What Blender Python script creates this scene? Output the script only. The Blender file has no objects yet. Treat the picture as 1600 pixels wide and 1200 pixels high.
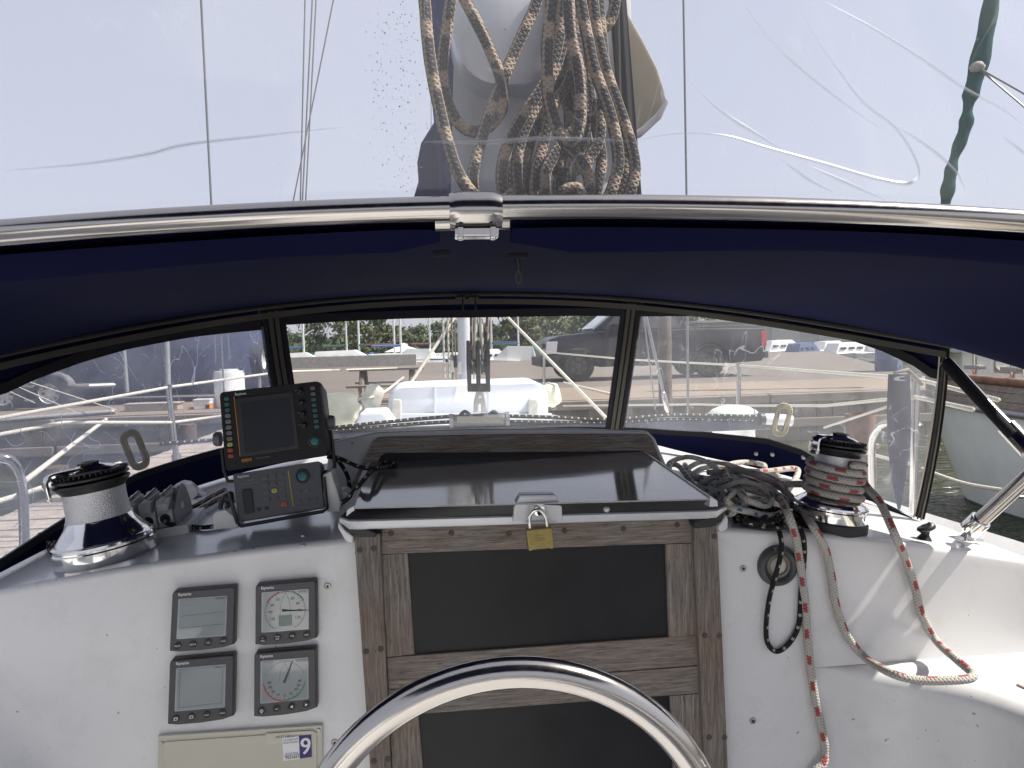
import bpy, bmesh, math, random
import numpy as np
from mathutils import Vector, Matrix
random.seed(7)
SC = bpy.context.scene
COL = SC.collection
# ---------------------------------------------------------------- camera
FPX = 1142.0
PSI, PIT, ROL = math.radians(5.6), math.atan(65/FPX), math.radians(1.5)
EYE = Vector((-0.2, 0.0, 1.9))
_f = Vector((math.sin(PSI)*math.cos(PIT), math.cos(PSI)*math.cos(PIT), -math.sin(PIT)))
_r0 = Vector((math.cos(PSI), -math.sin(PSI), 0))
_u0 = _r0.cross(_f)
CR = _r0*math.cos(ROL) - _u0*math.sin(ROL)
CU = _u0*math.cos(ROL) + _r0*math.sin(ROL)
CF = _f
cam_data = bpy.data.cameras.new('camera')
cam = bpy.data.objects.new('camera', cam_data)
COL.objects.link(cam)
cam.matrix_world = Matrix(((CR.x, CU.x, -CF.x, EYE.x), (CR.y, CU.y, -CF.y, EYE.y), (CR.z, CU.z, -CF.z, EYE.z), (0, 0, 0, 1)))
cam_data.sensor_width = 36
cam_data.lens = 36*FPX/1600
cam_data.clip_start = 0.02
cam_data.clip_end = 3000
SC.camera = cam
# ---------------------------------------------------------------- sky, sun, exposure
SUN_DIR = Vector((0.62, -0.07, 0.78)).normalized()
W = bpy.data.worlds.new('World'); SC.world = W; W.use_nodes = True
wn = W.node_tree.nodes; wl = W.node_tree.links
sky = wn.new('ShaderNodeTexSky'); sky.sky_type = 'NISHITA'; sky.sun_disc = False
sky.sun_elevation = math.asin(SUN_DIR.z)
sky.sun_rotation = math.atan2(SUN_DIR.x, SUN_DIR.y)
sky.air_density = 1.0; sky.dust_density = 3.0; sky.ozone_density = 1.0
wn['Background'].inputs['Strength'].default_value = 0.072
hz = wn.new('ShaderNodeMix'); hz.data_type = 'RGBA'; hz.inputs[0].default_value = 0.65; hz.inputs[7].default_value = (5.6, 5.55, 6.2, 1)
wl.new(sky.outputs[0], hz.inputs[6]); wl.new(hz.outputs[2], wn['Background'].inputs['Color'])      # thin even haze over the blue
sun_data = bpy.data.lights.new('sun', 'SUN'); sun = bpy.data.objects.new('sun', sun_data); COL.objects.link(sun)
sun_data.energy = 4.0; sun_data.angle = math.radians(0.8); sun_data.color = (1.0, 0.95, 0.87)
sun.rotation_euler = (-SUN_DIR).to_track_quat('-Z', 'Y').to_euler()
SC.view_settings.view_transform = 'Standard'; SC.view_settings.look = 'None'
SC.view_settings.gamma = 1.0; SC.view_settings.use_curve_mapping = False
SC.view_settings.exposure = 1.06
SC.render.engine = 'CYCLES'
SC.cycles.use_denoising = True
SC.cycles.max_bounces = 10; SC.cycles.transparent_max_bounces = 16
SC.cycles.caustics_reflective = False; SC.cycles.caustics_refractive = False

# ---------------------------------------------------------------- measuring helpers: pixel of the 1600x1200 photograph -> point on a real plane
def ray(px, py):
    return CF + CR*((px-800)/FPX) + CU*((600-py)/FPX)
def PD(px, py, d): return EYE + ray(px, py)*d
def PY(px, py, Y):
    r = ray(px, py); return EYE + r*((Y-EYE.y)/r.y)
def PZ(px, py, Z):
    r = ray(px, py); return EYE + r*((Z-EYE.z)/r.z)
def deckz(x, y=1.3): return 1.568 - 0.03*x - 0.10*x*x + 0.012*(min(y, 2.4)-1.28) - 0.085*max(0, y-2.4)
def PK(px, py, h=0.0):
    p = PZ(px, py, 1.5)
    for _ in range(12): p = PZ(px, py, deckz(p.x, p.y)+h)
    return p
def proj(p):
    v = Vector(p)-EYE; d = v.dot(CF)
    return 800+FPX*v.dot(CR)/d, 600-FPX*v.dot(CU)/d
def deckn(x): return Vector((0.03+0.2*x, -0.012, 1)).normalized()

# ---------------------------------------------------------------- mesh builder
class MB:
    def __init__(s): s.v = []; s.f = []; s.uv = []; s.hasuv = False; s.mi = []
    def face(s, idx, uv=None, m=0):
        s.f.append(tuple(idx)); s.uv.append(uv); s.mi.append(m)
        if uv: s.hasuv = True
    def add(s, verts, faces, uvs=None, m=0):
        o = len(s.v); s.v += [tuple(v) for v in verts]
        for i, f in enumerate(faces): s.face([k+o for k in f], uvs[i] if uvs else None, m)
        return s
    def merge(s, o, M=None):
        vs = o.v if M is None else [tuple(M @ Vector(v)) for v in o.v]
        k = len(s.v); s.v += vs
        for f, u, m in zip(o.f, o.uv, o.mi): s.face([i+k for i in f], u, m)
        return s
    def box(s, c, size, M=None):
        c = Vector(c); h = [q/2 for q in size]
        vs = [Vector((x*h[0], y*h[1], z*h[2])) for x in (-1, 1) for y in (-1, 1) for z in (-1, 1)]
        vs = [(M @ v if M else v) + c for v in vs]
        return s.add(vs, [(0,1,3,2), (4,6,7,5), (0,4,5,1), (2,3,7,6), (0,2,6,4), (1,5,7,3)])
    def hexa(s, a, b):      # a, b: two rings of n points, ring a front, ring b back
        n = len(a)
        return s.add(list(a)+list(b), [tuple(range(n-1, -1, -1)), tuple(range(n, 2*n))] + [(i, (i+1) % n, n+(i+1) % n, n+i) for i in range(n)])
    def loft(s, rings, cap=True, closed=True, uv=False):
        n = len(rings[0]); vs = [p for r in rings for p in r]; fs = []; uvs = []
        for k in range(len(rings)-1):
            for i in range(n if closed else n-1):
                j = (i+1) % n
                fs.append((k*n+i, k*n+j, (k+1)*n+j, (k+1)*n+i))
                uvs.append(None)
        if cap and closed:
            fs.append(tuple(range(n-1, -1, -1))); fs.append(tuple(range((len(rings)-1)*n, len(rings)*n))); uvs += [None, None]
        return s.add(vs, fs, uvs)
    def grid(s, fn, nu, nv, keep=None):
        vs = [fn(i/nu, j/nv) for i in range(nu+1) for j in range(nv+1)]
        fs = [(i*(nv+1)+j, (i+1)*(nv+1)+j, (i+1)*(nv+1)+j+1, i*(nv+1)+j+1) for i in range(nu) for j in range(nv)]
        uv = [tuple((a/nu, b/nv) for a, b in ((i, j), (i+1, j), (i+1, j+1), (i, j+1))) for i in range(nu) for j in range(nv)]
        return s.add(vs, fs, uv)
    def tube(s, pts, r, n=10, closed=False, cap=True):
        P = [Vector(p) for p in pts]
        R = r if isinstance(r, (list, tuple)) else [r]*len(P)
        m = len(P); T = []
        for i in range(m):
            a = P[(i-1) % m] if (closed or i > 0) else P[0]; b = P[(i+1) % m] if (closed or i < m-1) else P[-1]
            t = b-a; T.append(t.normalized() if t.length > 1e-9 else Vector((0, 0, 1)))
        t0 = T[0]; nrm = t0.orthogonal().normalized()
        fr = []
        for i in range(m):
            if i: 
                q = T[i-1].rotation_difference(T[i]); nrm = q @ nrm
            nrm = (nrm - T[i]*nrm.dot(T[i])).normalized(); fr.append((nrm.copy(), T[i].cross(nrm)))
        o = len(s.v); L = 0; Ls = []
        for i in range(m):
            if i: L += (P[i]-P[i-1]).length
            Ls.append(L)
            a, b = fr[i]
            for k in range(n):
                w = 2*math.pi*k/n; s.v.append(tuple(P[i] + (a*math.cos(w)+b*math.sin(w))*R[i]))
        for i in range(m if closed else m-1):
            j = (i+1) % m; l1 = Ls[j] if j > i else Ls[i]+(P[0]-P[-1]).length
            for k in range(n):
                k2 = (k+1) % n
                s.face((o+i*n+k, o+i*n+k2, o+j*n+k2, o+j*n+k), ((Ls[i], k/n), (Ls[i], (k+1)/n), (l1, (k+1)/n), (l1, k/n)))
        if cap and not closed:
            s.face(range(o+n-1, o-1, -1), tuple((0, 0) for _ in range(n))); s.face(range(o+(m-1)*n, o+m*n), tuple((0, 0) for _ in range(n)))
        return s
    def lathe(s, prof, n=32, M=None, cap=True):
        rings = [[Vector((r*math.cos(2*math.pi*k/n), r*math.sin(2*math.pi*k/n), z)) for k in range(n)] for r, z in prof]
        if M is not None: rings = [[M @ p for p in r] for r in rings]
        return s.loft(rings, cap)
    def mesh(s, name):
        me = bpy.data.meshes.new(name); me.from_pydata(s.v, [], s.f)
        if s.hasuv:
            l = me.uv_layers.new(name='UVMap'); k = 0
            for f, u in zip(s.f, s.uv):
                for q in range(len(f)):
                    l.data[k].uv = u[q] if u else (0, 0); k += 1
        return me

def smooth(pts, sub=6, closed=False):       # Catmull-Rom through the points
    P = [Vector(p) for p in pts]; out = []; n = len(P)
    rng = range(n) if closed else range(n-1)
    for i in rng:
        g = lambda k: P[k % n] if closed else P[max(0, min(n-1, k))]
        a, b, c, d = g(i-1), g(i), g(i+1), g(i+2)
        for q in range(sub):
            t = q/sub
            out.append(0.5*((2*b)+(c-a)*t+(2*a-5*b+4*c-d)*t*t+(3*b-3*c+d-a)*t**3))
    if not closed: out.append(P[-1])
    return out

def shade(me, ang):
    if ang is None: return
    me.polygons.foreach_set('use_smooth', [True]*len(me.polygons))
    if ang < 180:
        bm = bmesh.new(); bm.from_mesh(me); c = math.radians(ang)
        for e in bm.edges:
            e.smooth = not (len(e.link_faces) != 2 or e.calc_face_angle(0) > c)
        bm.to_mesh(me); bm.free()
def bevel(me, w, seg=2, ang=30):
    bm = bmesh.new(); bm.from_mesh(me)
    bmesh.ops.remove_doubles(bm, verts=bm.verts, dist=1e-6)
    es = [e for e in bm.edges if len(e.link_faces) == 2 and e.calc_face_angle(0) > math.radians(ang)]
    bmesh.ops.bevel(bm, geom=es, offset=w, segments=seg, profile=0.6, affect='EDGES', clamp_overlap=True)
    bm.to_mesh(me); bm.free()
def fixn(me):
    bm = bmesh.new(); bm.from_mesh(me); bmesh.ops.recalc_face_normals(bm, faces=bm.faces); bm.to_mesh(me); bm.free()

def parent_to(o, p):
    if p is None: return
    o.parent = p
    o.matrix_parent_inverse = WORLD[p.name].inverted()
WORLD = {}
def obj(name, mb, mat, parent=None, sm=40, bev=0, fix=True, M=None, seg=2):
    me = mb if isinstance(mb, bpy.types.Mesh) else mb.mesh(name)
    if not isinstance(mb, bpy.types.Mesh):
        if fix: fixn(me)
        if bev: bevel(me, bev, seg)
        shade(me, sm)
    if mat is not None and not me.materials:
        for m_ in (mat if isinstance(mat, (list, tuple)) else [mat]): me.materials.append(m_)
        if isinstance(mat, (list, tuple)) and not bev and len(me.polygons) == len(mb.mi):
            me.polygons.foreach_set('material_index', mb.mi)
    o = bpy.data.objects.new(name, me); COL.objects.link(o)
    if M is not None: o.matrix_basis = M
    parent_to(o, parent)
    WORLD[o.name] = M.copy() if M is not None else Matrix.Identity(4)
    return o
def thing(name, label, cat, loc=(0, 0, 0), group=None, kind=None):
    o = bpy.data.objects.new(name, None); COL.objects.link(o); o.location = loc
    o.empty_display_size = 0.05
    WORLD[o.name] = Matrix.Translation(Vector(loc)); return tag(o, label, cat, group, kind)
def tag(o, label=None, cat=None, group=None, kind=None):
    if label: o['label'] = label
    if cat: o['category'] = cat
    if group: o['group'] = group
    if kind: o['kind'] = kind
    return o

# a flat face measured by its four photo corners (TL, TR, BR, BL) on the plane Y; u right, v down, d = metres proud towards the cockpit
class Face:
    def __init__(s, c, Y, tilt=0.0):
        s.c = c; s.Y = Y
        a, b, cc, d = [PY(x, y, Y) for x, y in c]
        if tilt:
            h = 0.5*(a.z+b.z)-0.5*(cc.z+d.z)
            for q in (a, b): 
                dy = tilt*h; q += (q-EYE)*(dy/(q-EYE).y)
        s.P = (a, b, cc, d)
        ux = ((b-a)+(cc-d)); vx = ((d-a)+(cc-b)); s.n = ux.cross(vx).normalized()
        if s.n.y > 0: s.n = -s.n
        s.w = ux.length/2; s.h = vx.length/2
    def at(s, u, v, d=0.0):
        a, b, c, e = s.P
        return a*(1-u)*(1-v)+b*u*(1-v)+c*u*v+e*(1-u)*v + s.n*d
    def poly(s, pts, d1, d0=0.0, mb=None):
        mb = mb or MB()
        return mb.hexa([s.at(u, v, d1) for u, v in pts], [s.at(u, v, d0) for u, v in pts])
    def rect(s, u0, v0, u1, v1, d1, d0=0.0, mb=None):
        return s.poly([(u0, v0), (u1, v0), (u1, v1), (u0, v1)], d1, d0, mb)
    def rrect(s, u0, v0, u1, v1, r, d1, d0=0.0, mb=None, n=5):
        ru, rv = r/s.w, r/s.h; pts = []
        for cx, cy, a0 in ((u1-ru, v0+rv, -90), (u1-ru, v1-rv, 0), (u0+ru, v1-rv, 90), (u0+ru, v0+rv, 180)):
            for k in range(n+1):
                w = math.radians(a0+90*k/n); pts.append((cx+ru*math.cos(w), cy+rv*math.sin(w)))
        return s.poly(pts, d1, d0, mb)
    def disc(s, u, v, r, d1, d0=0.0, mb=None, n=20, ry=None):
        ry = ry or r
        return s.poly([(u+r/s.w*math.cos(2*math.pi*k/n), v+ry/s.h*math.sin(2*math.pi*k/n)) for k in range(n)], d1, d0, mb)
    def arc(s, u, v, r, w, a0, a1, d1, d0=0.0, mb=None, n=16):     # angles clockwise from up
        mb = mb or MB()
        o = []; i = []
        for k in range(n+1):
            t = math.radians(a0+(a1-a0)*k/n); sx, sy = math.sin(t), -math.cos(t)
            o.append((u+(r+w/2)*sx/s.w, v+(r+w/2)*sy/s.h)); i.append((u+(r-w/2)*sx/s.w, v+(r-w/2)*sy/s.h))
        for k in range(n): s.poly([o[k], o[k+1], i[k+1], i[k]], d1, d0, mb)
        return mb
    def line(s, u0, v0, u1, v1, w, d1, d0=0.0, mb=None):
        dx, dy = (u1-u0)*s.w, (v1-v0)*s.h; L = math.hypot(dx, dy); nx, ny = -dy/L*w/2/s.w, dx/L*w/2/s.h
        return s.poly([(u0+nx, v0+ny), (u1+nx, v1+ny), (u1-nx, v1-ny), (u0-nx, v0-ny)], d1, d0, mb)
_TXT = {}
def text_mb(txt, ext=0.0):
    if txt not in _TXT:
        cu = bpy.data.curves.new('lettering', 'FONT'); cu.body = txt; cu.size = 1; cu.align_x = 'CENTER'; cu.align_y = 'CENTER'; cu.resolution_u = 3
        o = bpy.data.objects.new('lettering', cu); COL.objects.link(o)
        me = bpy.data.meshes.new_from_object(o)
        _TXT[txt] = ([v.co.copy() for v in me.vertices], [tuple(p.vertices) for p in me.polygons])
        bpy.data.objects.remove(o); bpy.data.curves.remove(cu); bpy.data.meshes.remove(me)
    return _TXT[txt]
def face_text(F, txt, u, v, size, d, mb=None, width=None, rot=0, bold=0):
    mb = mb or MB(); vs, fs = text_mb(txt)
    if not vs: return mb
    if width:
        w0 = max(p.x for p in vs)-min(p.x for p in vs); sx = width/w0
    else: sx = size
    cx = (max(p.x for p in vs)+min(p.x for p in vs))/2; cy = (max(p.y for p in vs)+min(p.y for p in vs))/2
    c, s_ = math.cos(rot), math.sin(rot)
    for k in range(2 if bold else 1):
        pts = []
        for p in vs:
            x, y = (p.x-cx)*sx + k*bold, (p.y-cy)*size
            x, y = x*c-y*s_, x*s_+y*c
            pts.append(F.at(u+x/F.w, v-y/F.h, d+k*0.0001))
        mb.add(pts, fs)
    return mb
# ---------------------------------------------------------------- materials
class NT:
    def __init__(s, name):
        s.m = bpy.data.materials.new(name); s.m.use_nodes = True; s.t = s.m.node_tree; s.n = s.t.nodes
        s.b = s.n['Principled BSDF']; s.out = s.n['Material Output']
    def new(s, ty, **k):
        x = s.n.new(ty)
        for a, v in k.items():
            if a.startswith('i_'):
                key = a[2:]; key = int(key) if key.isdigit() else key.replace('_', ' ')
                if hasattr(v, 'is_output') and v.is_output: s.t.links.new(v, x.inputs[key])
                else: x.inputs[key].default_value = v
            else: setattr(x, a, v)
        return x
    def link(s, a, b): s.t.links.new(a, b)
    def obj(s, scale=(1, 1, 1)):
        tc = s.new('ShaderNodeTexCoord'); mp = s.new('ShaderNodeMapping'); s.link(tc.outputs['Object'], mp.inputs[0]); mp.inputs['Scale'].default_value = scale; return mp.outputs[0]
    def uv(s): return s.new('ShaderNodeTexCoord').outputs['UV']
    def noise(s, vec, scale, detail=4, rough=0.55): return s.new('ShaderNodeTexNoise', i_Vector=vec, i_Scale=scale, i_Detail=detail, i_Roughness=rough).outputs['Fac']
    def ramp(s, fac, stops):
        r = s.new('ShaderNodeValToRGB', i_Fac=fac); e = r.color_ramp.elements
        while len(e) < len(stops): e.new(0.5)
        for el, (p, c) in zip(e, stops):
            el.position = p; el.color = (c, c, c, 1) if isinstance(c, (int, float)) else (*c, 1)
        return r.outputs[0]
    def math(s, op, a, b=None, c=None):
        k = {'i_0': a}
        if b is not None: k['i_1'] = b
        if c is not None: k['i_2'] = c
        return s.new('ShaderNodeMath', operation=op, **k).outputs[0]
    def mix(s, fac, a, b):
        x = s.new('ShaderNodeMix', data_type='RGBA')
        for i, v in ((0, fac), (6, a), (7, b)):
            if hasattr(v, 'is_output'): s.link(v, x.inputs[i])
            else: x.inputs[i].default_value = (*v, 1) if isinstance(v, (tuple, list)) and len(v) == 3 else v
        return x.outputs[2]
    def bump(s, h, st=0.3, dist=0.002):
        b = s.new('ShaderNodeBump', i_Height=h, i_Strength=st, i_Distance=dist); s.link(b.outputs[0], s.b.inputs['Normal'])
    def set(s, **k):
        for a, v in k.items():
            key = a.replace('_', ' ')
            if hasattr(v, 'is_output'): s.link(v, s.b.inputs[key])
            elif isinstance(v, (tuple, list)) and len(v) == 3: s.b.inputs[key].default_value = (*v, 1)
            else: s.b.inputs[key].default_value = v
        return s
def plain(name, col, rough=0.5, metal=0.0, var=0.12, scale=40, bump=0.0, coat=0.0, spec=0.5, rvar=0.0):
    t = NT(name); v = t.obj()
    n = t.noise(v, scale)
    c = t.mix(t.ramp(n, [(0.3, 0.0), (0.7, 1.0)]), tuple(max(0, x*(1-var)) for x in col), tuple(min(1, x*(1+var)) for x in col))
    t.set(Base_Color=c, Roughness=rough, Metallic=metal, Coat_Weight=coat, Specular_IOR_Level=spec)
    if rvar: t.set(Roughness=t.math('MULTIPLY_ADD', n, rvar, rough-rvar/2))
    if bump: t.bump(n, bump)
    return t.m
def m_gelcoat(name, col=(0.72, 0.72, 0.72), rough=0.28):
    t = NT(name); v = t.obj()
    big = t.noise(v, 2.3, 5); fine = t.noise(v, 260, 2); spot = t.noise(v, 75, 2, 0.4); grime = t.noise(v, 9, 6, 0.7)
    c = t.mix(t.ramp(big, [(0.35, 0.0), (0.7, 1.0)]), tuple(x*0.94 for x in col), col)
    c = t.mix(t.ramp(grime, [(0.52, 0.0), (0.78, 0.45)]), c, (0.50, 0.48, 0.44))
    c = t.mix(t.ramp(spot, [(0.735, 0.0), (0.765, 0.8)]), c, (0.18, 0.16, 0.13))
    t.set(Base_Color=c, Roughness=t.math('MULTIPLY_ADD', grime, 0.25, rough-0.1), Coat_Weight=0.25, Coat_Roughness=0.12)
    t.bump(t.math('ADD', t.math('MULTIPLY', fine, 0.12), big), 0.06, 0.004); return t.m
def m_teak(name, axis, tint=1.0):
    t = NT(name); sc = {'x': (5, 90, 90), 'z': (90, 90, 5), 'y': (90, 5, 90)}[axis]
    g = t.noise(t.obj(sc), 3.2, 6, 0.65); p = t.noise(t.obj(tuple(q*2.2 for q in sc)), 4, 2); b = t.noise(t.obj((6, 6, 6)), 1.3, 4)
    c = t.ramp(g, [(0.25, (0.055*tint, 0.046*tint, 0.040*tint)), (0.5, (0.142*tint, 0.124*tint, 0.108*tint)), (0.75, (0.25*tint, 0.222*tint, 0.198*tint))])
    c = t.mix(t.ramp(b, [(0.42, 0.0), (0.7, 0.45)]), c, t.mix(g, (0.10, 0.055, 0.032), (0.30, 0.19, 0.12)))
    c = t.mix(t.ramp(p, [(0.64, 0.0), (0.70, 0.85)]), c, (0.018, 0.014, 0.011))
    t.set(Base_Color=c, Roughness=0.78); t.bump(t.math('SUBTRACT', g, t.ramp(p, [(0.6, 0.0), (0.7, 0.6)])), 0.55, 0.002); return t.m
def m_chrome(name, col=(0.78, 0.77, 0.75), rough=0.09, smear=0.12):
    t = NT(name); n = t.noise(t.obj((30, 30, 30)), 2.2, 5)
    t.set(Base_Color=col, Metallic=1.0, Roughness=t.math('MULTIPLY_ADD', n, smear, rough-smear*0.35)); t.bump(n, 0.03, 0.002); return t.m
def m_fabric(name, col, trans=0.0, rough=0.85, spec=0.12):
    t = NT(name); v = t.obj()
    w = t.noise(v, 900, 1); f = t.noise(v, 3.5, 5); f2 = t.noise(v, 26, 4)
    c = t.mix(f, tuple(x*0.75 for x in col), tuple(min(1, x*1.25) for x in col))
    t.set(Base_Color=c, Roughness=rough, Specular_IOR_Level=spec)
    t.bump(t.math('ADD', t.math('MULTIPLY', w, 0.08), t.math('ADD', f, t.math('MULTIPLY', f2, 0.12))), 0.4, 0.006)
    if trans:
        tr = t.new('ShaderNodeBsdfTranslucent', i_Color=c); mx = t.new('ShaderNodeMixShader', i_0=trans)
        t.link(t.b.outputs[0], mx.inputs[1]); t.link(tr.outputs[0], mx.inputs[2]); t.link(mx.outputs[0], t.out.inputs[0])
    return t.m
def m_rope(name, base, fleck, dash=0.03, duty=0.5, strips=2, sw=0.2, braid=0.004, rough=0.85, dirt=(0.3, 0.25, 0.2), jag=1.0):
    # tracer flecks woven along the rope: u runs along it in metres, v once round it
    t = NT(name); sx = t.new('ShaderNodeSeparateXYZ', i_0=t.uv()); u, v = sx.outputs[0], sx.outputs[1]
    vs = t.math('MULTIPLY', v, float(strips)); k = t.math('FLOOR', vs); fv = t.math('FRACT', vs)
    ub = t.math('DIVIDE', u, braid)
    zig = t.math('PINGPONG', t.math('ADD', ub, t.math('MULTIPLY', fv, 4.0)), 0.5)
    a = t.math('FRACT', t.math('ADD', t.math('DIVIDE', u, dash), t.math('ADD', t.math('MULTIPLY', k, 0.37), t.math('MULTIPLY', zig, 0.12*jag))))
    m1 = t.math('LESS_THAN', a, duty)
    m2 = t.math('LESS_THAN', t.math('ADD', t.math('ABSOLUTE', t.math('SUBTRACT', fv, 0.5)), t.math('MULTIPLY', zig, 0.16*jag)), sw)
    mask = t.math('MULTIPLY', m1, m2)
    n = t.noise(t.obj(), 60, 4)
    c = t.mix(t.math('MULTIPLY', n, 0.45), base, dirt); c = t.mix(mask, c, fleck)
    s1 = t.math('SINE', t.math('ADD', t.math('MULTIPLY', ub, 6.283), t.math('MULTIPLY', v, 6.283*5)))
    s2 = t.math('SINE', t.math('SUBTRACT', t.math('MULTIPLY', ub, 6.283), t.math('MULTIPLY', v, 6.283*5)))
    w = t.math('MAXIMUM', s1, s2)
    c = t.mix(t.ramp(w, [(0.0, 0.45), (0.6, 0.0)]), c, tuple(x*0.35 for x in base))
    t.set(Base_Color=c, Roughness=rough); t.bump(w, 0.6, 0.0012); return t.m
def m_crease_glint(name, strength):     # fold line whose sun glint is put in as a cloudy white middle
    t = NT(name); t.n.remove(t.b); sx = t.new('ShaderNodeSeparateXYZ', i_0=t.uv()); v = sx.outputs[1]; u = sx.outputs[0]
    f = t.math('POWER', t.math('SUBTRACT', 1.0, t.math('ABSOLUTE', t.math('MULTIPLY_ADD', v, 2.0, -1.0))), 1.6)
    e = t.math('POWER', t.math('SUBTRACT', 1.0, t.math('ABSOLUTE', t.math('MULTIPLY_ADD', u, 2.0, -1.0))), 0.5)
    f = t.math('MULTIPLY', t.math('MULTIPLY', f, e), strength)
    tr = t.new('ShaderNodeBsdfTransparent'); tl = t.new('ShaderNodeBsdfTranslucent', i_Color=(0.95, 0.95, 0.95, 1)); gl = t.new('ShaderNodeBsdfGlossy', i_Roughness=0.3); df = t.new('ShaderNodeMixShader', i_0=0.35)
    t.link(tl.outputs[0], df.inputs[1]); t.link(gl.outputs[0], df.inputs[2]); mx = t.new('ShaderNodeMixShader', i_0=f); t.link(tr.outputs[0], mx.inputs[1]); t.link(df.outputs[0], mx.inputs[2]); t.link(mx.outputs[0], t.out.inputs[0]); return t.m
def m_vinyl(name, haze=0.05, scratch=0.0, sscale=1.0, tint=(0.95, 0.96, 0.97), gloss=0.06, wav=0.25, milkc=(0.86, 0.89, 0.96)):
    # clear sheet: transparent, faintly glossy, with a milky wear layer
    t = NT(name); v = t.obj(); t.n.remove(t.b)
    tr = t.new('ShaderNodeBsdfTransparent', i_Color=(*tint, 1)); gl = t.new('ShaderNodeBsdfGlossy', i_Roughness=0.06)
    n = t.noise(v, 6*sscale, 5); n2 = t.noise(v, 1.6, 3)
    b = t.new('ShaderNodeBump', i_Height=n2, i_Strength=wav, i_Distance=0.05); t.link(b.outputs[0], gl.inputs['Normal'])
    df = t.new('ShaderNodeBsdfDiffuse', i_Color=(*milkc, 1)); tl = t.new('ShaderNodeBsdfTranslucent', i_Color=(*milkc, 1))
    milk = t.new('ShaderNodeMixShader', i_0=0.5); t.link(df.outputs[0], milk.inputs[1]); t.link(tl.outputs[0], milk.inputs[2])
    h = t.math('MULTIPLY', t.ramp(n, [(0.3, 0.5), (0.75, 1.4)]), haze)
    if scratch:
        tot = None
        for k, (rx, rz, s) in enumerate(((0.5, 0.2, 7), (-0.7, 0.9, 9), (1.3, -0.4, 12), (0.1, 1.9, 15))):
            mp = t.new('ShaderNodeMapping', i_Vector=v, i_Rotation=(rx*0.4, rx, rz), i_Scale=(s, s*0.2, s*0.35), i_Location=(k*3.1, k, 0))
            w = t.new('ShaderNodeTexNoise', i_Vector=mp.outputs[0], i_Scale=1.0, i_Detail=3.0, i_Distortion=0.5).outputs['Fac']
            line = t.math('LESS_THAN', t.math('ABSOLUTE', t.math('SUBTRACT', w, 0.5)), 0.0022)
            brk = t.ramp(t.noise(v, 5.0+3*k, 4), [(0.50, 0.0), (0.60, 1.0)])
            line = t.math('MULTIPLY', line, brk)
            tot = line if tot is None else t.math('MAXIMUM', tot, line)
        dots = t.ramp(t.noise(v, 120, 2), [(0.70, 0.0), (0.78, 1.0)])
        tot = t.math('MAXIMUM', tot, t.math('MULTIPLY', dots, 0.8))
        h = t.math('ADD', h, t.math('MULTIPLY', tot, scratch))
    h = t.math('MINIMUM', h, 0.9)
    m1 = t.new('ShaderNodeMixShader', i_0=h); t.link(tr.outputs[0], m1.inputs[1]); t.link(milk.outputs[0], m1.inputs[2])
    lw = t.new('ShaderNodeFresnel', i_IOR=1.45); m2 = t.new('ShaderNodeMixShader', i_0=t.math('MULTIPLY_ADD', lw.outputs[0], 0.5, gloss*0.2))
    t.link(b.outputs[0], lw.inputs['Normal'])
    t.link(m1.outputs[0], m2.inputs[1]); t.link(gl.outputs[0], m2.inputs[2]); t.link(m2.outputs[0], t.out.inputs[0]); return t.m
M = {}
M['gel'] = m_gelcoat('white_gelcoat'); M['geldeck'] = m_gelcoat('deck_gelcoat', (0.82, 0.83, 0.84), 0.16)
M['nonskid'] = plain('nonskid_beige', (0.46, 0.42, 0.35), 0.8, var=0.1, scale=300, bump=0.5)
M['teak_x'] = m_teak('teak_rail', 'x', 1.4); M['teak_z'] = m_teak('teak_post', 'z', 1.4); M['teak_dark'] = m_teak('teak_jamb', 'z', 1.2); M['teak_trim'] = m_teak('teak_trim', 'x', 2.5)
M['blackpanel'] = plain('black_acrylic', (0.011, 0.011, 0.013), 0.4, var=0.4, scale=9, rvar=0.2, bump=0.02, spec=0.3)
_t = NT('smoked_acrylic'); _n = _t.noise(_t.obj(), 7, 6, 0.7); _d = _t.noise(_t.obj(), 420, 2)
_t.set(Base_Color=_t.mix(_t.ramp(_d, [(0.55, 0.0), (0.8, 0.6)]), _t.mix(_n, (0.22, 0.21, 0.195), (0.42, 0.40, 0.365)), (0.55, 0.54, 0.51)), Roughness=_t.math('MULTIPLY_ADD', _n, 0.14, 0.01), Specular_IOR_Level=0.75); M['smoke'] = _t.m
M['alu'] = plain('white_anodised', (0.62, 0.63, 0.65), 0.35, 0.3, var=0.05, scale=30)
M['blackplastic'] = plain('black_plastic', (0.014, 0.014, 0.016), 0.42, var=0.2, scale=120, bump=0.03)
M['darkrubber'] = plain('black_rubber', (0.02, 0.02, 0.022), 0.6)
M['gunmetal'] = plain('grey_plastic', (0.085, 0.09, 0.10), 0.45, var=0.05, scale=200, bump=0.05)
M['casegrey'] = plain('dark_grey_plastic', (0.06, 0.06, 0.063), 0.42, var=0.06, scale=200)
M['caseblack'] = plain('charcoal_case', (0.016, 0.016, 0.018), 0.5, spec=0.25, var=0.1, scale=200, bump=0.04)
M['ltgrey'] = plain('light_grey_plastic', (0.55, 0.56, 0.57), 0.4, var=0.05)
M['midgrey'] = plain('mid_grey_plastic', (0.16, 0.16, 0.165), 0.45, var=0.05)
M['whiteplastic'] = plain('white_plastic', (0.70, 0.70, 0.68), 0.4, var=0.04)
M['cream'] = plain('cream_plastic', (0.52, 0.50, 0.42), 0.45, var=0.05, scale=6)
M['chrome'] = m_chrome('polished_chrome'); M['steel'] = m_chrome('stainless_tube', (0.45, 0.43, 0.41), 0.14, 0.12)
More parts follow.
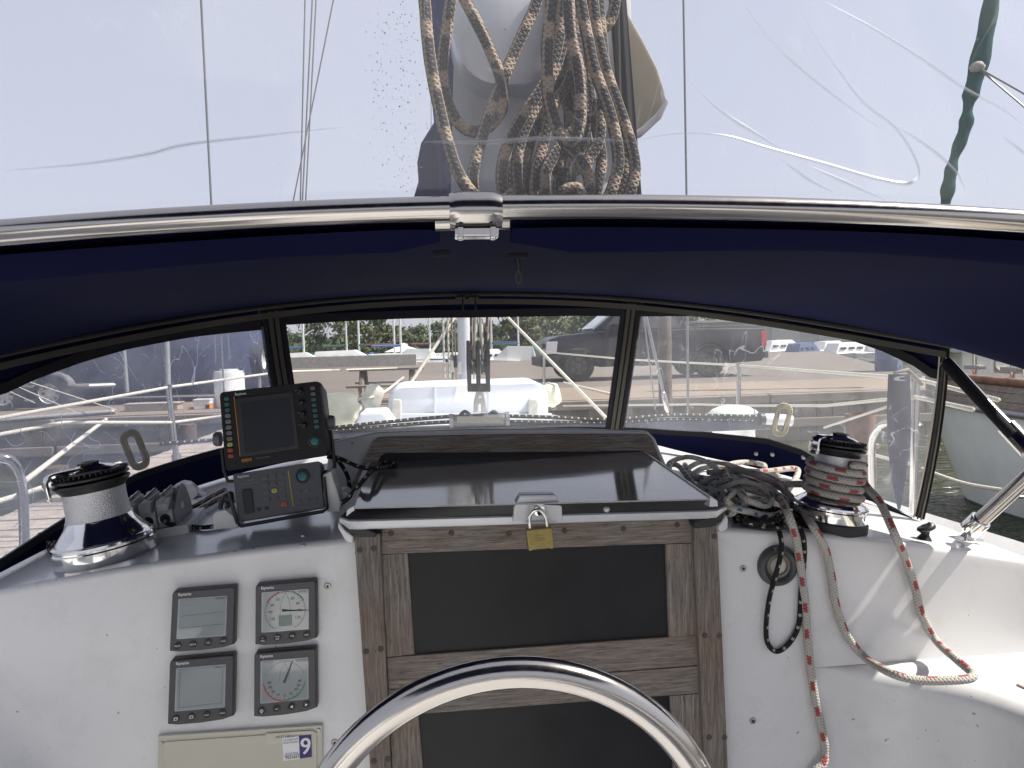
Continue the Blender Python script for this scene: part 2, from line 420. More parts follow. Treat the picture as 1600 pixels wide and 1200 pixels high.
M['brushed'] = m_chrome('brushed_steel', (0.55, 0.53, 0.50), 0.35, 0.2)
_t = NT('knurled_drum'); _n = _t.noise(_t.obj(), 420, 2); _t.set(Base_Color=(0.62, 0.62, 0.63), Metallic=1.0, Roughness=0.42); _t.bump(_n, 0.9, 0.002); M['knurl'] = _t.m
M['brass'] = plain('dull_brass', (0.30, 0.24, 0.09), 0.45, 0.75, var=0.12, scale=80)
M['lcd'] = NT('grey_lcd').set(Base_Color=(0.24, 0.27, 0.27), Roughness=0.06, Coat_Weight=1.0, Coat_Roughness=0.03).m
M['lcdframe'] = plain('lcd_border', (0.30, 0.32, 0.37), 0.15, var=0.03, coat=0.8)
M['screen'] = NT('dark_screen').set(Base_Color=(0.016, 0.020, 0.028), Roughness=0.35, Specular_IOR_Level=0.25).m
M['white'] = plain('white_print', (0.75, 0.75, 0.75), 0.6, var=0.02); M['ink'] = plain('black_print', (0.02, 0.02, 0.025), 0.6, var=0.02)
M['greyink'] = plain('grey_print', (0.07, 0.075, 0.08), 0.6, var=0.02)
M['redink'] = plain('red_print', (0.42, 0.07, 0.06), 0.6, var=0.03); M['greenink'] = plain('green_print', (0.06, 0.24, 0.10), 0.6, var=0.03)
M['orange'] = plain('orange_line', (0.65, 0.24, 0.02), 0.5, var=0.03); M['yellow'] = plain('yellow_key', (0.50, 0.46, 0.10), 0.5, var=0.03)
M['redkey'] = plain('red_key', (0.42, 0.05, 0.035), 0.5, var=0.05); M['teal'] = plain('teal_key', (0.035, 0.16, 0.16), 0.45, var=0.05)
M['greykey'] = plain('grey_key', (0.20, 0.20, 0.19), 0.5, var=0.05); M['dimkey'] = plain('dim_key', (0.12, 0.125, 0.13), 0.5, var=0.05)
M['orangekey'] = plain('orange_red_key', (0.55, 0.10, 0.04), 0.5, var=0.05)
M['purple'] = plain('sticker_purple', (0.035, 0.02, 0.14), 0.5, var=0.15, scale=90)
M['navy'] = m_fabric('navy_canvas', (0.0066, 0.0078, 0.033), 0.010, spec=0.04); M['navytop'] = m_fabric('navy_sail_cover', (0.020, 0.030, 0.14), 0.12)
M['binding'] = m_fabric('black_binding', (0.02, 0.02, 0.024)); M['zip'] = m_fabric('zip_tape', (0.075, 0.07, 0.06))
M['leather'] = m_fabric('tan_leather', (0.22, 0.20, 0.16), rough=0.6); M['canvas_beige'] = m_fabric('beige_canvas', (0.42, 0.38, 0.30), 0.35)
M['leather_pale'] = m_fabric('pale_leather', (0.50, 0.45, 0.36), rough=0.6); M['sailwhite'] = m_fabric('white_sailcloth', (0.64, 0.64, 0.65), 0.4)
M['thread'] = plain('stitching', (0.55, 0.53, 0.45), 0.8)
M['rope_tan'] = m_rope('tan_rope', (0.33, 0.245, 0.175), (0.010, 0.010, 0.015), 0.066, 0.70, 3, 0.42, 0.0075)
M['rope_red'] = m_rope('red_fleck_rope', (0.52, 0.50, 0.46), (0.36, 0.05, 0.045), 0.05, 0.36, 2, 0.22, 0.006, dirt=(0.36, 0.33, 0.28))
M['rope_blue'] = m_rope('blue_fleck_rope', (0.66, 0.64, 0.58), (0.03, 0.12, 0.26), 0.03, 0.28, 3, 0.26, 0.005, dirt=(0.38, 0.34, 0.28))
M['rope_black'] = m_rope('black_fleck_rope', (0.010, 0.010, 0.012), (0.50, 0.47, 0.40), 0.024, 0.22, 2, 0.24, 0.003, dirt=(0.02, 0.018, 0.015))
M['rope_grey'] = m_rope('grey_rope', (0.58, 0.56, 0.50), (0.06, 0.07, 0.10), 0.05, 0.4, 2, 0.2, 0.005)
M['rope_white'] = m_rope('white_dock_line', (0.66, 0.64, 0.57), (0.55, 0.50, 0.40), 0.05, 0.3, 2, 0.3, 0.012)
M['wire'] = plain('rigging_wire', (0.20, 0.20, 0.20), 0.4, 0.7, var=0.1)
M['cable'] = plain('black_cable', (0.015, 0.015, 0.016), 0.5)
M['vinyl_top'] = m_vinyl('clear_vinyl_top', 0.06, 0.10, 0.3, (0.93, 0.94, 0.965), 0.05)
M['vinyl_left'] = m_vinyl('scratched_vinyl', 0.36, 0.6, 1.0, (0.95, 0.96, 0.99), milkc=(0.78, 0.84, 1.0)); M['vinyl_mid'] = m_vinyl('clear_vinyl_mid', 0.055, 0.06, 1.0, (0.97, 0.98, 0.98))
M['vinyl_right'] = m_vinyl('clear_vinyl_right', 0.11, 0.2, 1.0, (0.96, 0.97, 0.975))
M['fender'] = plain('cream_fender', (0.62, 0.61, 0.48), 0.5, var=0.15, scale=9, bump=0.05)
M['fender_grey'] = plain('dirty_fender', (0.55, 0.54, 0.47), 0.55, var=0.4, scale=8)
M['dinghy'] = plain('white_moulding', (0.52, 0.55, 0.61), 0.4, var=0.04, scale=5)
# ================================================================ the boat's moulding (setting)
YB = 1.28
ck = thing('cockpit_moulding', 'white glass-fibre cockpit moulding with bulkhead, deck and seat', None, (0, YB, 0.9), kind='structure')
# bulkhead: transverse wall; the part below the seat ledge turns aft in a wide fillet
LED = 1.275
def lower_plan(t):      # t 0..1 from port to the aft end of the starboard side
    pts = LOWP; k = t*(len(pts)-1); i = min(int(k), len(pts)-2); w = k-i; return pts[i].lerp(pts[i+1], w)
LOWP = [Vector((-1.5+0.1*i, YB, 0)) for i in range(20)]
for a in range(0, 91, 6):
    w = math.radians(a); LOWP.append(Vector((0.48+0.27*math.sin(w), YB-0.27+0.27*math.cos(w), 0)))
LOWP += [Vector((0.752, 0.6, 0)), Vector((0.755, 0.2, 0)), Vector((0.76, -0.8, 0))]
m = MB()
cols = []
for p in LOWP:
    out = max(0.0, YB-p.y) + max(0, p.x-0.48)
    r = 0.045*min(1, out/0.2)                      # rounded seat edge
    col = [Vector((p.x, p.y, 0.35)), Vector((p.x, p.y, 0.8)), Vector((p.x, p.y, LED-r))]
    nrm = Vector((p.x-0.48, (p.y-(YB-0.27)), 0)) if p.x > 0.48 and p.y > YB-0.27 else (Vector((1, 0, 0)) if p.x > 0.6 else Vector((0, 1, 0)))
    nrm = Vector((nrm.x, nrm.y, 0)).normalized()
    for q in range(1, 6):
        w = math.radians(18*q); col.append(Vector((p.x, p.y, LED-r)) + nrm*(r*(1-math.cos(w))) + Vector((0, 0, r*math.sin(w))))
    cols.append(col)
m.loft([[c[0], c[1], c[2]] for c in cols[:20]]+[[Vector((0.48, YB, 0.35)), Vector((0.48, YB, 0.8)), Vector((0.48, YB, LED))]], cap=False, closed=False)
m.loft(cols[20:], cap=False, closed=False)
obj('lower_wall', m, M['gel'], ck, 60, fix=False)
# seat ledge top
edge = [c[-1] for c in cols if c[-1].x > 0.47]
seat = obj('seat_ledge', MB().loft([[Vector((e.x, e.y, LED)), Vector((1.10, min(YB+0.01, e.y+0.02), LED))] for e in edge], False, False), M['gel'], ck, 60, fix=False)
nonskid = MB(); Q = [(0.79, 1.16), (0.98, 1.20), (0.98, -0.6), (0.83, -0.6), (0.83, 0.95), (0.815, 1.05)]
obj('nonskid_pad', nonskid.hexa([Vector((x, y, LED+0.004)) for x, y in Q], [Vector((x, y, LED+0.0005)) for x, y in Q]), M['nonskid'], ck, None)
# upper wall with a small round-over into the deck
def topline(x): return deckz(x, YB)
def wall_fn(u, v):
    x = -1.5 + 2.59*u; zt = topline(x); r = 0.012
    if v < 0.7: return Vector((x, YB, LED + (zt-r-LED)*(v/0.7)))
    w = math.radians(90*(v-0.7)/0.3); return Vector((x, YB + r*(1-math.cos(w)), zt - r + r*math.sin(w)))
obj('bulkhead_wall', MB().grid(wall_fn, 80, 20), M['gel'], ck, 60, fix=False)
# starboard coaming returns aft above the seat
def coam(u, v):
    y = YB-2.0*u; r = 0.02; zt = 1.46-0.10*u; x0 = 1.085
    pr = [(x0, LED-0.02), (x0, zt-r), (x0+r*0.3, zt-r*0.3), (x0+r, zt), (1.24, zt-0.02), (1.28, zt-0.06), (1.30, 1.0)]
    k = v*(len(pr)-1); i = min(int(k), len(pr)-2); w = k-i
    return Vector((pr[i][0]+(pr[i+1][0]-pr[i][0])*w, y, pr[i][1]+(pr[i+1][1]-pr[i][1])*w))
obj('coaming', MB().grid(coam, 20, 24), M['gel'], ck, 60, fix=False)
# coachroof deck, cambered, falling to side decks and hull
def deck_fn(u, v):
    y = YB+0.012 + v*4.2
    half = 0.93 if v < 0.35 else 0.93-0.35*((v-0.35)/0.65)**1.5
    s = -1+2*u; 
    if abs(s) < 0.86:
        x = s/0.86*(half if s > 0 else half+0.17); z = deckz(x, y)
    else:
        k = (abs(s)-0.86)/0.14; sg = 1 if s > 0 else -1; h2 = half if s > 0 else half+0.17
        x0 = sg*h2; z0 = deckz(x0, y); x = x0+sg*(0.02*math.sin(min(1, k*3)*1.57)+0.06*k); z = z0-0.38*k
    return Vector((x, y, z))
obj('coachroof', MB().grid(deck_fn, 70, 40), M['geldeck'], ck, 60, fix=False)
# hull and side decks round the coachroof
def halfbeam(y): 
    t = max(0, min(1, (y+2.5)/11.0)); return max(0.02, 1.62*math.sin(math.pi*(0.28+0.72*t))**0.8 if t < 1 else 0.02)
def sdeck(u, v):
    y = -2.4+10.9*v; hb = halfbeam(y)*0.98; s = -1+2*u; return Vector((s*hb-0.06, y, 1.12+0.10*v-0.03*abs(s)))
mdeck = MB(); 
for sg in (-1, 1): mdeck.grid(lambda u, v, sg=sg: Vector((sg*(0.8+u*max(0.0, (halfbeam(-2.4+7.8*v)*0.98-0.8)))-0.06, -2.4+7.8*v, 1.12+0.08*v)), 6, 30)
mdeck.grid(lambda u, v: Vector(((-1+2*u)*halfbeam(5.4+3.1*v)*0.98-0.06, 5.4+3.1*v, 1.2+0.03*v)), 12, 14)
obj('side_deck', mdeck, M['gel'], ck, 60, fix=False)
def hull_fn(u, v):
    a = -1+2*u; y = -2.4+10.95*(1-abs(a)); hb = halfbeam(y); sg = -1 if a < 0 else 1
    return Vector((sg*hb*(1-0.35*v*v)-0.06, y-0.5*v*(1-abs(a)), 1.26-1.6*v))
obj('hull', MB().grid(hull_fn, 80, 8), M['gel'], ck, 60)
obj('cockpit_sole', MB().box((-0.35, -0.9, 0.36), (2.3, 4.3, 0.03)), M['gel'], ck, None)
obj('port_seat', MB().box((-1.28, -1.0, 0.62), (0.5, 4.1, 0.5)), M['gel'], ck, None, bev=0.03)
obj('port_coaming', MB().box((-1.56, -0.9, 0.95), (0.14, 4.3, 1.1)), M['gel'], ck, None, bev=0.04)
obj('transom', MB().box((-0.2, -3.05, 0.85), (2.7, 0.12, 1.0)), M['gel'], ck, None, bev=0.03)
# bolts let into the bulkhead: a steel washer with a dark socket
def bolt(F_px, parent, Y=YB, r=0.0058):
    c = PY(F_px[0], F_px[1], Y); R = Matrix.Translation(c) @ Matrix.Rotation(math.radians(90), 4, 'X')
    o = obj('bolt', BOLT, None, parent, M=R); obj('bolt_socket', SOCK, None, o, M=R); return o
_b = MB().lathe([(0.0002, 0.0), (0.0062, 0.0), (0.0062, 0.0012), (0.0052, 0.0024), (0.0040, 0.0026), (0.0034, 0.0012), (0.0002, 0.0012)], 18)
BOLT = _b.mesh('bolt'); fixn(BOLT); shade(BOLT, 40); BOLT.materials.append(M['brushed'])
_b = MB().lathe([(0.0002, 0.0013), (0.0026, 0.0013), (0.0026, 0.0022), (0.0015, 0.0022), (0.0014, 0.0014), (0.0002, 0.0014)], 6); SOCK = _b.mesh('bolt_socket'); fixn(SOCK); SOCK.materials.append(M['blackplastic'])
for p in ((512, 916), (1161, 888), (1176, 1126)): bolt(p, ck)
bolt((523, 1160), ck)
for p in ((474, 838), (474, 853)):
    c = PK(*p); m = MB().lathe([(0.0003, 0.004), (0.004, 0.003), (0.005, 0.0)], 12); obj('deck_bolt', m, M['brushed'], ck, M=Matrix.Translation(c))

# ================================================================ companionway boards
cw = thing('companionway_door', 'weathered teak companionway boards with two black panels, below the sliding hatch', 'door', PY(845, 1200, YB))
def pslab(q, Y, th, mb=None):
    a = [PY(x, y, Y) for x, y in q]; mb = mb or MB(); return mb.hexa(a, [p + Vector((0, th, 0)) for p in a])
def ext(a, b, y):       # continue an edge line to the row y
    return (a[0]+(b[0]-a[0])*(y-a[1])/(b[1]-a[1]), y)
yb = 1560
def eL(xa, xb, y0, y): return (xa+(xb-xa)*(y-880)/320.0, y)
lo, li, ls = (556, 578), (596, 611), (637, 661); rs, ri, ro = (1041, 1053), (1086, 1101), (1124, 1138)
obj('jamb', pslab([eL(*lo, 0, 836), eL(*li, 0, 834), eL(*li, 0, yb), eL(*lo, 0, yb)], YB-0.024, 0.03), M['teak_dark'], cw, None, bev=0.003)
obj('jamb', pslab([eL(*ri, 0, 822), eL(*ro, 0, 820), eL(*ro, 0, yb), eL(*ri, 0, yb)], YB-0.024, 0.03), M['teak_dark'], cw, None, bev=0.003)
def midy(y0, y1, x): return y0+(y1-y0)*(x-607)/(1088-607)
A = eL(*li, 0, 860)[0]+1; B = eL(*ri, 0, 850)[0]-1
obj('top_rail', pslab([(A, 822), (B, 808), (B, 848), (A, 866)], YB-0.012, 0.018), M['teak_x'], cw, None, bev=0.0012)
obj('stile', pslab([(A, 867), (637, 864.5), (eL(*ls, 0, 1024)[0], midy(1025, 991, 645)), (eL(*li, 0, 1026)[0]+1, 1027)], YB-0.0115, 0.018), M['teak_z'], cw, None, bev=0.001)
obj('stile', pslab([(1040, 850.5), (B, 849), (eL(*ri, 0, 993)[0]-1, 992), (eL(*rs, 0, 996)[0], 996)], YB-0.0115, 0.018), M['teak_z'], cw, None, bev=0.001)
obj('middle_rail', pslab([(604, 1027.5), (1091, 992.5), (1093, 1039), (608, 1077)], YB-0.012, 0.018), M['teak_x'], cw, None, bev=0.0012)
obj('middle_rail', pslab([(608, 1078.5), (1093, 1040.5), (1094, 1083), (611, 1119)], YB-0.0125, 0.018), M['teak_x'], cw, None, bev=0.0012)
obj('stile', pslab([(612, 1120), (654, 1117), eL(*ls, 0, yb), eL(612, 614, 0, yb)], YB-0.0115, 0.018), M['teak_z'], cw, None, bev=0.001)
obj('stile', pslab([(1047, 1087.5), (1095, 1084), eL(*ri, 0, yb), eL(*rs, 0, yb)], YB-0.0115, 0.018), M['teak_z'], cw, None, bev=0.001)
obj('panel', pslab([(630, 856), (1050, 846), (1056, 1002), (640, 1030)], YB-0.006, 0.005), M['blackpanel'], cw, None)
obj('panel', pslab([(640, 1110), (1060, 1078), (1070, yb), (650, yb)], YB-0.0055, 0.005), M['blackpanel'], cw, None)
PLUG = MB().lathe([(0.0002, 0.0), (0.0052, 0.0), (0.0052, 0.0008), (0.0046, 0.0012), (0.0002, 0.0012)], 14).mesh('plug'); fixn(PLUG); PLUG.materials.append(m_teak('teak_plug', 'x', 0.45))
for (x, y, dy) in ((611, 833, .012), (705, 833, .012), (795, 834, .012), (974, 826, .012), (1058, 820, .012), (882, 829, .012),
                   (562, 859, .024), (584, 857, .024), (572, 1018, .024), (595, 1014, .024), (584, 1189, .024), (606, 1186, .024),
                   (1116, 838, .024), (1101, 993, .024), (1124, 993, .024), (1108, 1152, .024), (1132, 1152, .024)):
    c = PY(x, y, YB-dy); obj('plug', PLUG, None, cw, M=Matrix.Translation(c) @ Matrix.Rotation(math.radians(90), 4, 'X'))

# ================================================================ sliding hatch
ZH = 1.632; YH = 1.215
ht = thing('companionway_hatch', 'sliding companionway hatch of smoked acrylic in a white metal frame', 'hatch', (0, YH, 1.57))
def lift(p, d): return p + Vector((0, 0, d))
fl, fr, rr, rl = (553, 793), (1110, 779), (1000, 712), (588, 717)
top = [PZ(*fl, ZH), PZ(*fr, ZH), PZ(1004, 706, ZH), PZ(583, 711, ZH)]
obj('smoked_pane', MB().hexa([lift(p, 0.0) for p in top], [lift(p, -0.0025) for p in top]), M['smoke'], ht, None)
# front edge: dark bevel, then white metal nosing (profile lofted across the boat with the corners turned back)
def lipring(px0, py0, px1, py1, px2, py2, back):
    a = PZ(px0, py0, ZH-0.001); b = PY(px1, py1, a.y-0.014); c = PY(px2, py2, b.y-0.001); return a, b, c, back
secs = []
for fx in np.linspace(0, 1, 41):
    xg = 553+(1110-553)*fx; yg = 793+(779-793)*fx
    xo = 531+(1134-531)*fx
    e = abs(fx-0.5)*2; corner = max(0, (e-0.93)/0.07)
    yo = 814+(797-814)*fx - 6*corner**2
    yn = 828+(809-828)*fx - 12*corner**2
    secs.append((PZ(xg, yg, ZH-0.001), PY(xo, yo, YH+0.02*corner), PY(xo, yn, YH+0.002+0.02*corner)))
m = MB(); m.loft([[a, a*0.5+b*0.5+Vector((0, -0.002, 0.003)), b] for a, b, c in secs], False, False); obj('dark_bevel', m, M['blackplastic'], ht, 60)
m = MB(); m.loft([[b+Vector((0, -0.001, 0.0012)), b+Vector((0, -0.004, -0.001)), c+Vector((0, -0.004, 0.002)), c+Vector((0, -0.001, 0)), c+Vector((0, 0.03, 0)), b+Vector((0, 0.012, -0.002))] for a, b, c in secs], True, True); obj('front_nosing', m, M['alu'], ht, 50)
for s, (f, r) in enumerate(((fl, (583, 711)), (fr, (1004, 706)))):
    a = PZ(*f, ZH); b = PZ(*r, ZH); sg = -1 if s == 0 else 1
    m = MB(); m.hexa([a+Vector((0, 0, 0.003)), a+Vector((sg*0.012, 0, -0.004)), a+Vector((sg*0.013, 0, -0.014)), a+Vector((-sg*0.002, 0, -0.014))], [b+Vector((0, 0, 0.003)), b+Vector((sg*0.012, 0, -0.004)), b+Vector((sg*0.014, 0, -0.05)), b+Vector((-sg*0.002, 0, -0.05))]); obj('side_rail', m, M['alu'], ht, None, bev=0.001)
for q in ([(533, 812), (588, 833), (587, 840), (560, 840), (541, 829)], [(1084, 817), (1132, 800), (1128, 815), (1112, 824), (1086, 826)]):
    obj('corner_cap', pslab(q, YH+0.012, 0.03), M['blackplastic'], ht, None, bev=0.002)
for q in ([(528, 815), (541, 829), (553, 838), (551, 850), (540, 846), (528, 826)], [(1122, 822), (1135, 803), (1139, 812), (1138, 828), (1124, 833)]):
    obj('slide_end', pslab(q, YH+0.03, 0.06), M['alu'], ht, None, bev=0.007, seg=4)
HF = Face([(802, 772), (877, 771), (877, 814), (802, 817)], YH-0.006)
obj('hasp_plate', HF.poly([(0.14, 0.0), (0.86, 0.0), (0.9, 0.12), (1.0, 0.42), (1.02, 0.98), (-0.02, 0.98), (0.0, 0.42), (0.1, 0.12)], 0.008, -0.02), M['alu'], ht, None, bev=0.004)
eye = obj('hasp_eye', HF.disc(0.52, 0.5, 0.0098, 0.0105, 0.006, ry=0.012), M['chrome'], ht, 40, bev=0.0008)
obj('hasp_slot', HF.disc(0.52, 0.62, 0.0035, 0.0108, 0.01, ry=0.005), M['ink'], eye, None)
c = PY(946, 795, YH-0.004); m = MB().lathe([(0.0004, 0.016), (0.004, 0.014), (0.0058, 0.009), (0.005, 0.004), (0.004, 0.0)], 18); obj('knob', m, M['alu'], ht, 60, M=Matrix.Translation(c) @ Matrix.Rotation(math.radians(80), 4, 'X'))
pl = thing('padlock', 'brass combination padlock hanging from the hatch hasp', 'padlock', PY(844, 860, YH-0.03))
PF = Face([(822, 829), (863, 825), (866, 857), (826, 861)], YH-0.038)
bd = obj('lock_body', PF.poly([(0, 0), (0.1, -0.02), (0.9, -0.02), (1, 0), (1.02, 0.98), (0.9, 1.02), (0.82, 0.97), (0.18, 0.97), (0.1, 1.02), (0, 0.98)], 0.0, -0.02), M['brass'], pl, None, bev=0.0022)
m = MB(); [PF.line(0.3+0.0, v, 0.7, v, 0.0006, 0.0004, -0.0002, m) for v in (0.3, 0.54)]; face_text(PF, 'Master', 0.5, 0.42, 0.006, 0.0004, m); obj('engraving', m, plain('engraving', (0.17, 0.13, 0.05), 0.5, 0.6), bd, None)
for k in range(4): obj('number_wheel', PF.rrect(0.24+0.14*k, 0.95, 0.33+0.14*k, 1.05, 0.001, -0.004, -0.016), M['darkrubber'], bd, None)
sh = [PF.at(u, v, d) for u, v, d in ((0.18, 0.05, -0.008), (0.18, -0.3, -0.008), (0.22, -0.62, -0.006), (0.36, -0.85, -0.004), (0.5, -0.92, -0.003), (0.64, -0.86, -0.004), (0.77, -0.62, -0.006), (0.82, -0.3, -0.008), (0.82, 0.05, -0.008))]
obj('shackle', MB().tube(smooth(sh, 5), 0.0030, 12), M['chrome'], pl, 60)
# ================================================================ sea hood with teak garage trim
sh_ = thing('sea_hood', 'white sea hood with weathered teak trim behind the sliding hatch', 'hood', (0, 1.7, 1.56))
YT = 1.70
outer = [(540, 775), (583, 689), (590, 684.5), (602, 683), (800, 679), (1001, 678.5), (1012, 679), (1018, 683), (1042, 745)]
inner = [(1031, 748), (1010, 716), (1000, 706), (602, 708), (592, 720), (566, 770)]
back = MB()
hood = [(500, 790), (516, 690), (590, 674), (740, 669.5), (900, 669), (1012, 673), (1024, 685), (1056, 760)]
a = [PY(x, y, YT+0.012) for x, y in hood]; b = [Vector((p.x, 2.30, p.z-0.095)) for p in a]
obj('hood_shell', MB().hexa(a, b), M['gel'], sh_, None, bev=0.008, seg=3)
n = len(inner)
io = [inner[5], inner[4], inner[3], inner[3], inner[2], inner[2], inner[2], inner[1], inner[0]]
io = [(566, 770), (590, 722), (594, 714), (602, 708), (800, 706.5), (1000, 705), (1008, 709), (1012, 716), (1031, 748)]
m = MB()
fo = [PY(x, y, YT) for x, y in outer]; fi = [PY(x, y, YT) for x, y in io]; T = Vector((0, 0.02, 0))
m.loft([[fo[i], fi[i], fi[i]+T, fo[i]+T] for i in range(9)], True, True)
obj('teak_trim', m, M['teak_trim'], sh_, None, bev=0.002)
obj('hood_dark_slab', pslab([(560, 780), (590, 705), (1012, 702), (1040, 752)], YT+0.010, 0.001), M['ink'], sh_, None)  # flat black slab painted in for the shade inside the hood
# ================================================================ dodger (spray hood)
DX, DA, DY0 = -0.06, 0.955, 1.22
def plan(th, b, p=3.0):
    c, s = math.cos(th), math.sin(th)
    return DX - DA*math.copysign(abs(c)**(2/p), c), DY0 + b*abs(s)**(2/p)
def seamz(x, y): return 2.04 - 0.03*x - 0.09*x*x - 0.12*(2.05-y)
def Tp(th):
    x, y = plan(th, 0.83); return Vector((x, y, seamz(x, y)))
def Bp(th):
    x, y = plan(th, 1.10); return Vector((x, y, deckz(x, y)+0.006+0.03*math.exp(-(x/0.5)**6)))
def S(th, v, off=0.0):
    b, t = Bp(th), Tp(th); p = b.lerp(t, v)
    n = Vector((p.x-DX, p.y-1.3, 0.35)).normalized()
    return p + n*(0.03*4*v*(1-v)*0.5 - off)      # slight belly; off = towards the cockpit
_TH = np.linspace(0.0, math.pi, 500); _V = np.linspace(-0.05, 1.05, 111)
_G = np.array([[proj(S(t, v)) for v in _V] for t in _TH])
def sv(px, py):
    d = (_G[:, :, 0]-px)**2+(_G[:, :, 1]-py)**2; i, j = np.unravel_index(np.argmin(d), d.shape); return _TH[i], _V[j]
def edge_fn(pts):
    q = sorted(sv(*p) for p in pts); a = np.array([x[0] for x in q]); b = np.array([x[1] for x in q])
    return lambda th: float(np.interp(th, a, b))
dg = thing('spray_hood', 'navy canvas dodger with three clear vinyl windows arching over the companionway', 'dodger', (DX, 1.7, 1.5))
wt_l = edge_fn([(408, 512), (300, 525), (200, 544), (120, 566), (50, 590), (3, 612)]); wb_l = edge_fn([(408, 684), (300, 711), (215, 738), (160, 768), (105, 806), (50, 842), (3, 872)])
wt_c = edge_fn([(444, 505), (600, 497), (735, 494), (880, 492), (972, 492)]); wb_c = edge_fn([(478, 690), (600, 680), (735, 672), (850, 668), (945, 667)])
wt_r = edge_fn([(1002, 492), (1100, 491), (1200, 500), (1300, 520), (1380, 546), (1430, 570), (1456, 588)]); wb_r = edge_fn([(978, 667), (1100, 675), (1200, 686), (1255, 702), (1320, 742), (1380, 784), (1438, 812)])
tl1 = 0.5*(sv(408, 512)[0]+sv(432, 660)[0]); tc0 = 0.5*(sv(444, 505)[0]+sv(476, 688)[0]); tc1 = 0.5*(sv(972, 492)[0]+sv(945, 667)[0])
tr0 = 0.5*(sv(1002, 492)[0]+sv(978, 667)[0]); tr1 = 0.5*(sv(1456, 590)[0]+sv(1440, 805)[0]); tr2 = sv(1465, 600)[0]+0.028
tl0 = 0.02
def strip(t0, t1, va, vb, n=60, k=6, off=0.0):
    return MB().grid(lambda u, w: S(t0+(t1-t0)*u, va(t0+(t1-t0)*u)+(vb(t0+(t1-t0)*u)-va(t0+(t1-t0)*u))*w, off), n, k)
one = lambda t: 1.0
zero = lambda t: 0.0
def pane(name, mat, t0, t1, wb, wt, label):
    o = obj(name, strip(t0, t1, lambda t: wb(t)-0.012, lambda t: wt(t)+0.012, 80, 30, 0.003), mat, dg, 60, fix=False); o['label'] = label; return o
pane('window_pane', M['vinyl_left'], tl0, tl1+0.01, wb_l, wt_l, 'badly scratched milky vinyl pane on the port side')
pane('window_pane', M['vinyl_mid'], tc0-0.01, tc1+0.01, wb_c, wt_c, 'clear middle vinyl pane above the sea hood')
pane('window_pane', M['vinyl_right'], tr0-0.01, tr1+0.005, wb_r, wt_r, 'clear vinyl pane wrapping round the starboard side')
for t0, t1, wb, wt in ((tl0, tl1, wb_l, wt_l), (tc0, tc1, wb_c, wt_c), (tr0, tr1, wb_r, wt_r)):
    obj('canvas_skirt', strip(t0, t1, zero, wb, 60, 5), M['navy'], dg, 60, fix=False)
    obj('canvas_header', strip(t0, t1, wt, one, 60, 5), M['navy'], dg, 60, fix=False)
    obj('window_binding', strip(t0, t1, lambda t: wt(t)-0.004, lambda t: min(0.97, wt(t)+0.05), 60, 2, 0.006), M['binding'], dg, 60, fix=False)
    obj('window_binding', strip(t0, t1, lambda t: wb(t)-0.03, lambda t: wb(t)+0.004, 60, 2, 0.006), M['binding'], dg, 60, fix=False)
obj('header_zip', strip(tl0, tr2, lambda t: 0.93, lambda t: 0.965, 160, 2, 0.010), M['zip'], dg, 60, fix=False)
# zipped pillars between the panes
for a, b in ((tl1, tc0), (tc1, tr0)):
    obj('pillar', strip(a, b, zero, one, 6, 20, 0.001), M['binding'], dg, 60, fix=False)
    for f in (0.14, 0.38, 0.62, 0.86):
        w = (b-a)*0.085; c = a+(b-a)*f
        obj('pillar_tape', strip(c-w, c+w, lambda t: 0.02, lambda t: 0.97, 2, 20, 0.009), M['zip'] if f in (0.38, 0.62) else M['binding'], dg, 60, fix=False)
obj('aft_canvas', strip(tr1, tr2, zero, one, 6, 20, 0.0), M['binding'], dg, 60, fix=False)
for f, mm in ((0.12, 'leather_pale'), (0.5, 'zip'), (0.85, 'leather')):
    c = tr1+(tr2-tr1)*f; w = (tr2-tr1)*0.08
    obj('aft_edge_tape', strip(c-w, c+w, lambda t: 0.0, lambda t: 0.93, 2, 24, 0.006), M[mm], dg, 60, fix=False)
# zip teeth along the aft edge and the header
m = MB()
for k in range(120):
    v = 0.03+0.88*k/119; p = S(tr1+(tr2-tr1)*0.66, v, 0.0085); m.box(p, (0.004, 0.006, 0.0022))
tag(obj('zip_teeth', m, M['darkrubber'], dg, None, fix=False), kind='stuff')
# roof: lofted from the seam to the aft bow
def bow(s):     # s -1..1 ; the aft bow of the frame
    x = DX + 1.02*s; a = abs(s)
    z = 2.036 - 0.072*(x-0.0)**2 - 0.012*x
    if a > 0.72: z -= 1.6*(a-0.72)**2 + 6*(a-0.72)**3
    return Vector((x, 0.745, z))
NB = 120
def roof_fn(u, v):
    th = 0.02+(tr2-0.02)*u; a = Tp(th)
    s = -math.cos(0.02+(math.pi-0.04)*u*1.0); s = math.copysign(abs(s)**0.9, s); b = bow(max(-1, min(1, s)))
    b = b+Vector((0, 0.012, -0.004))
    p = a.lerp(b, v); p.z += 0.018*math.sin(math.pi*v)*(1-s*s) + 0.004*math.sin(9*u+5*v)*math.sin(math.pi*v)
    return p
obj('roof_canvas', MB().grid(roof_fn, 110, 30), M['navy'], dg, 180, fix=False)
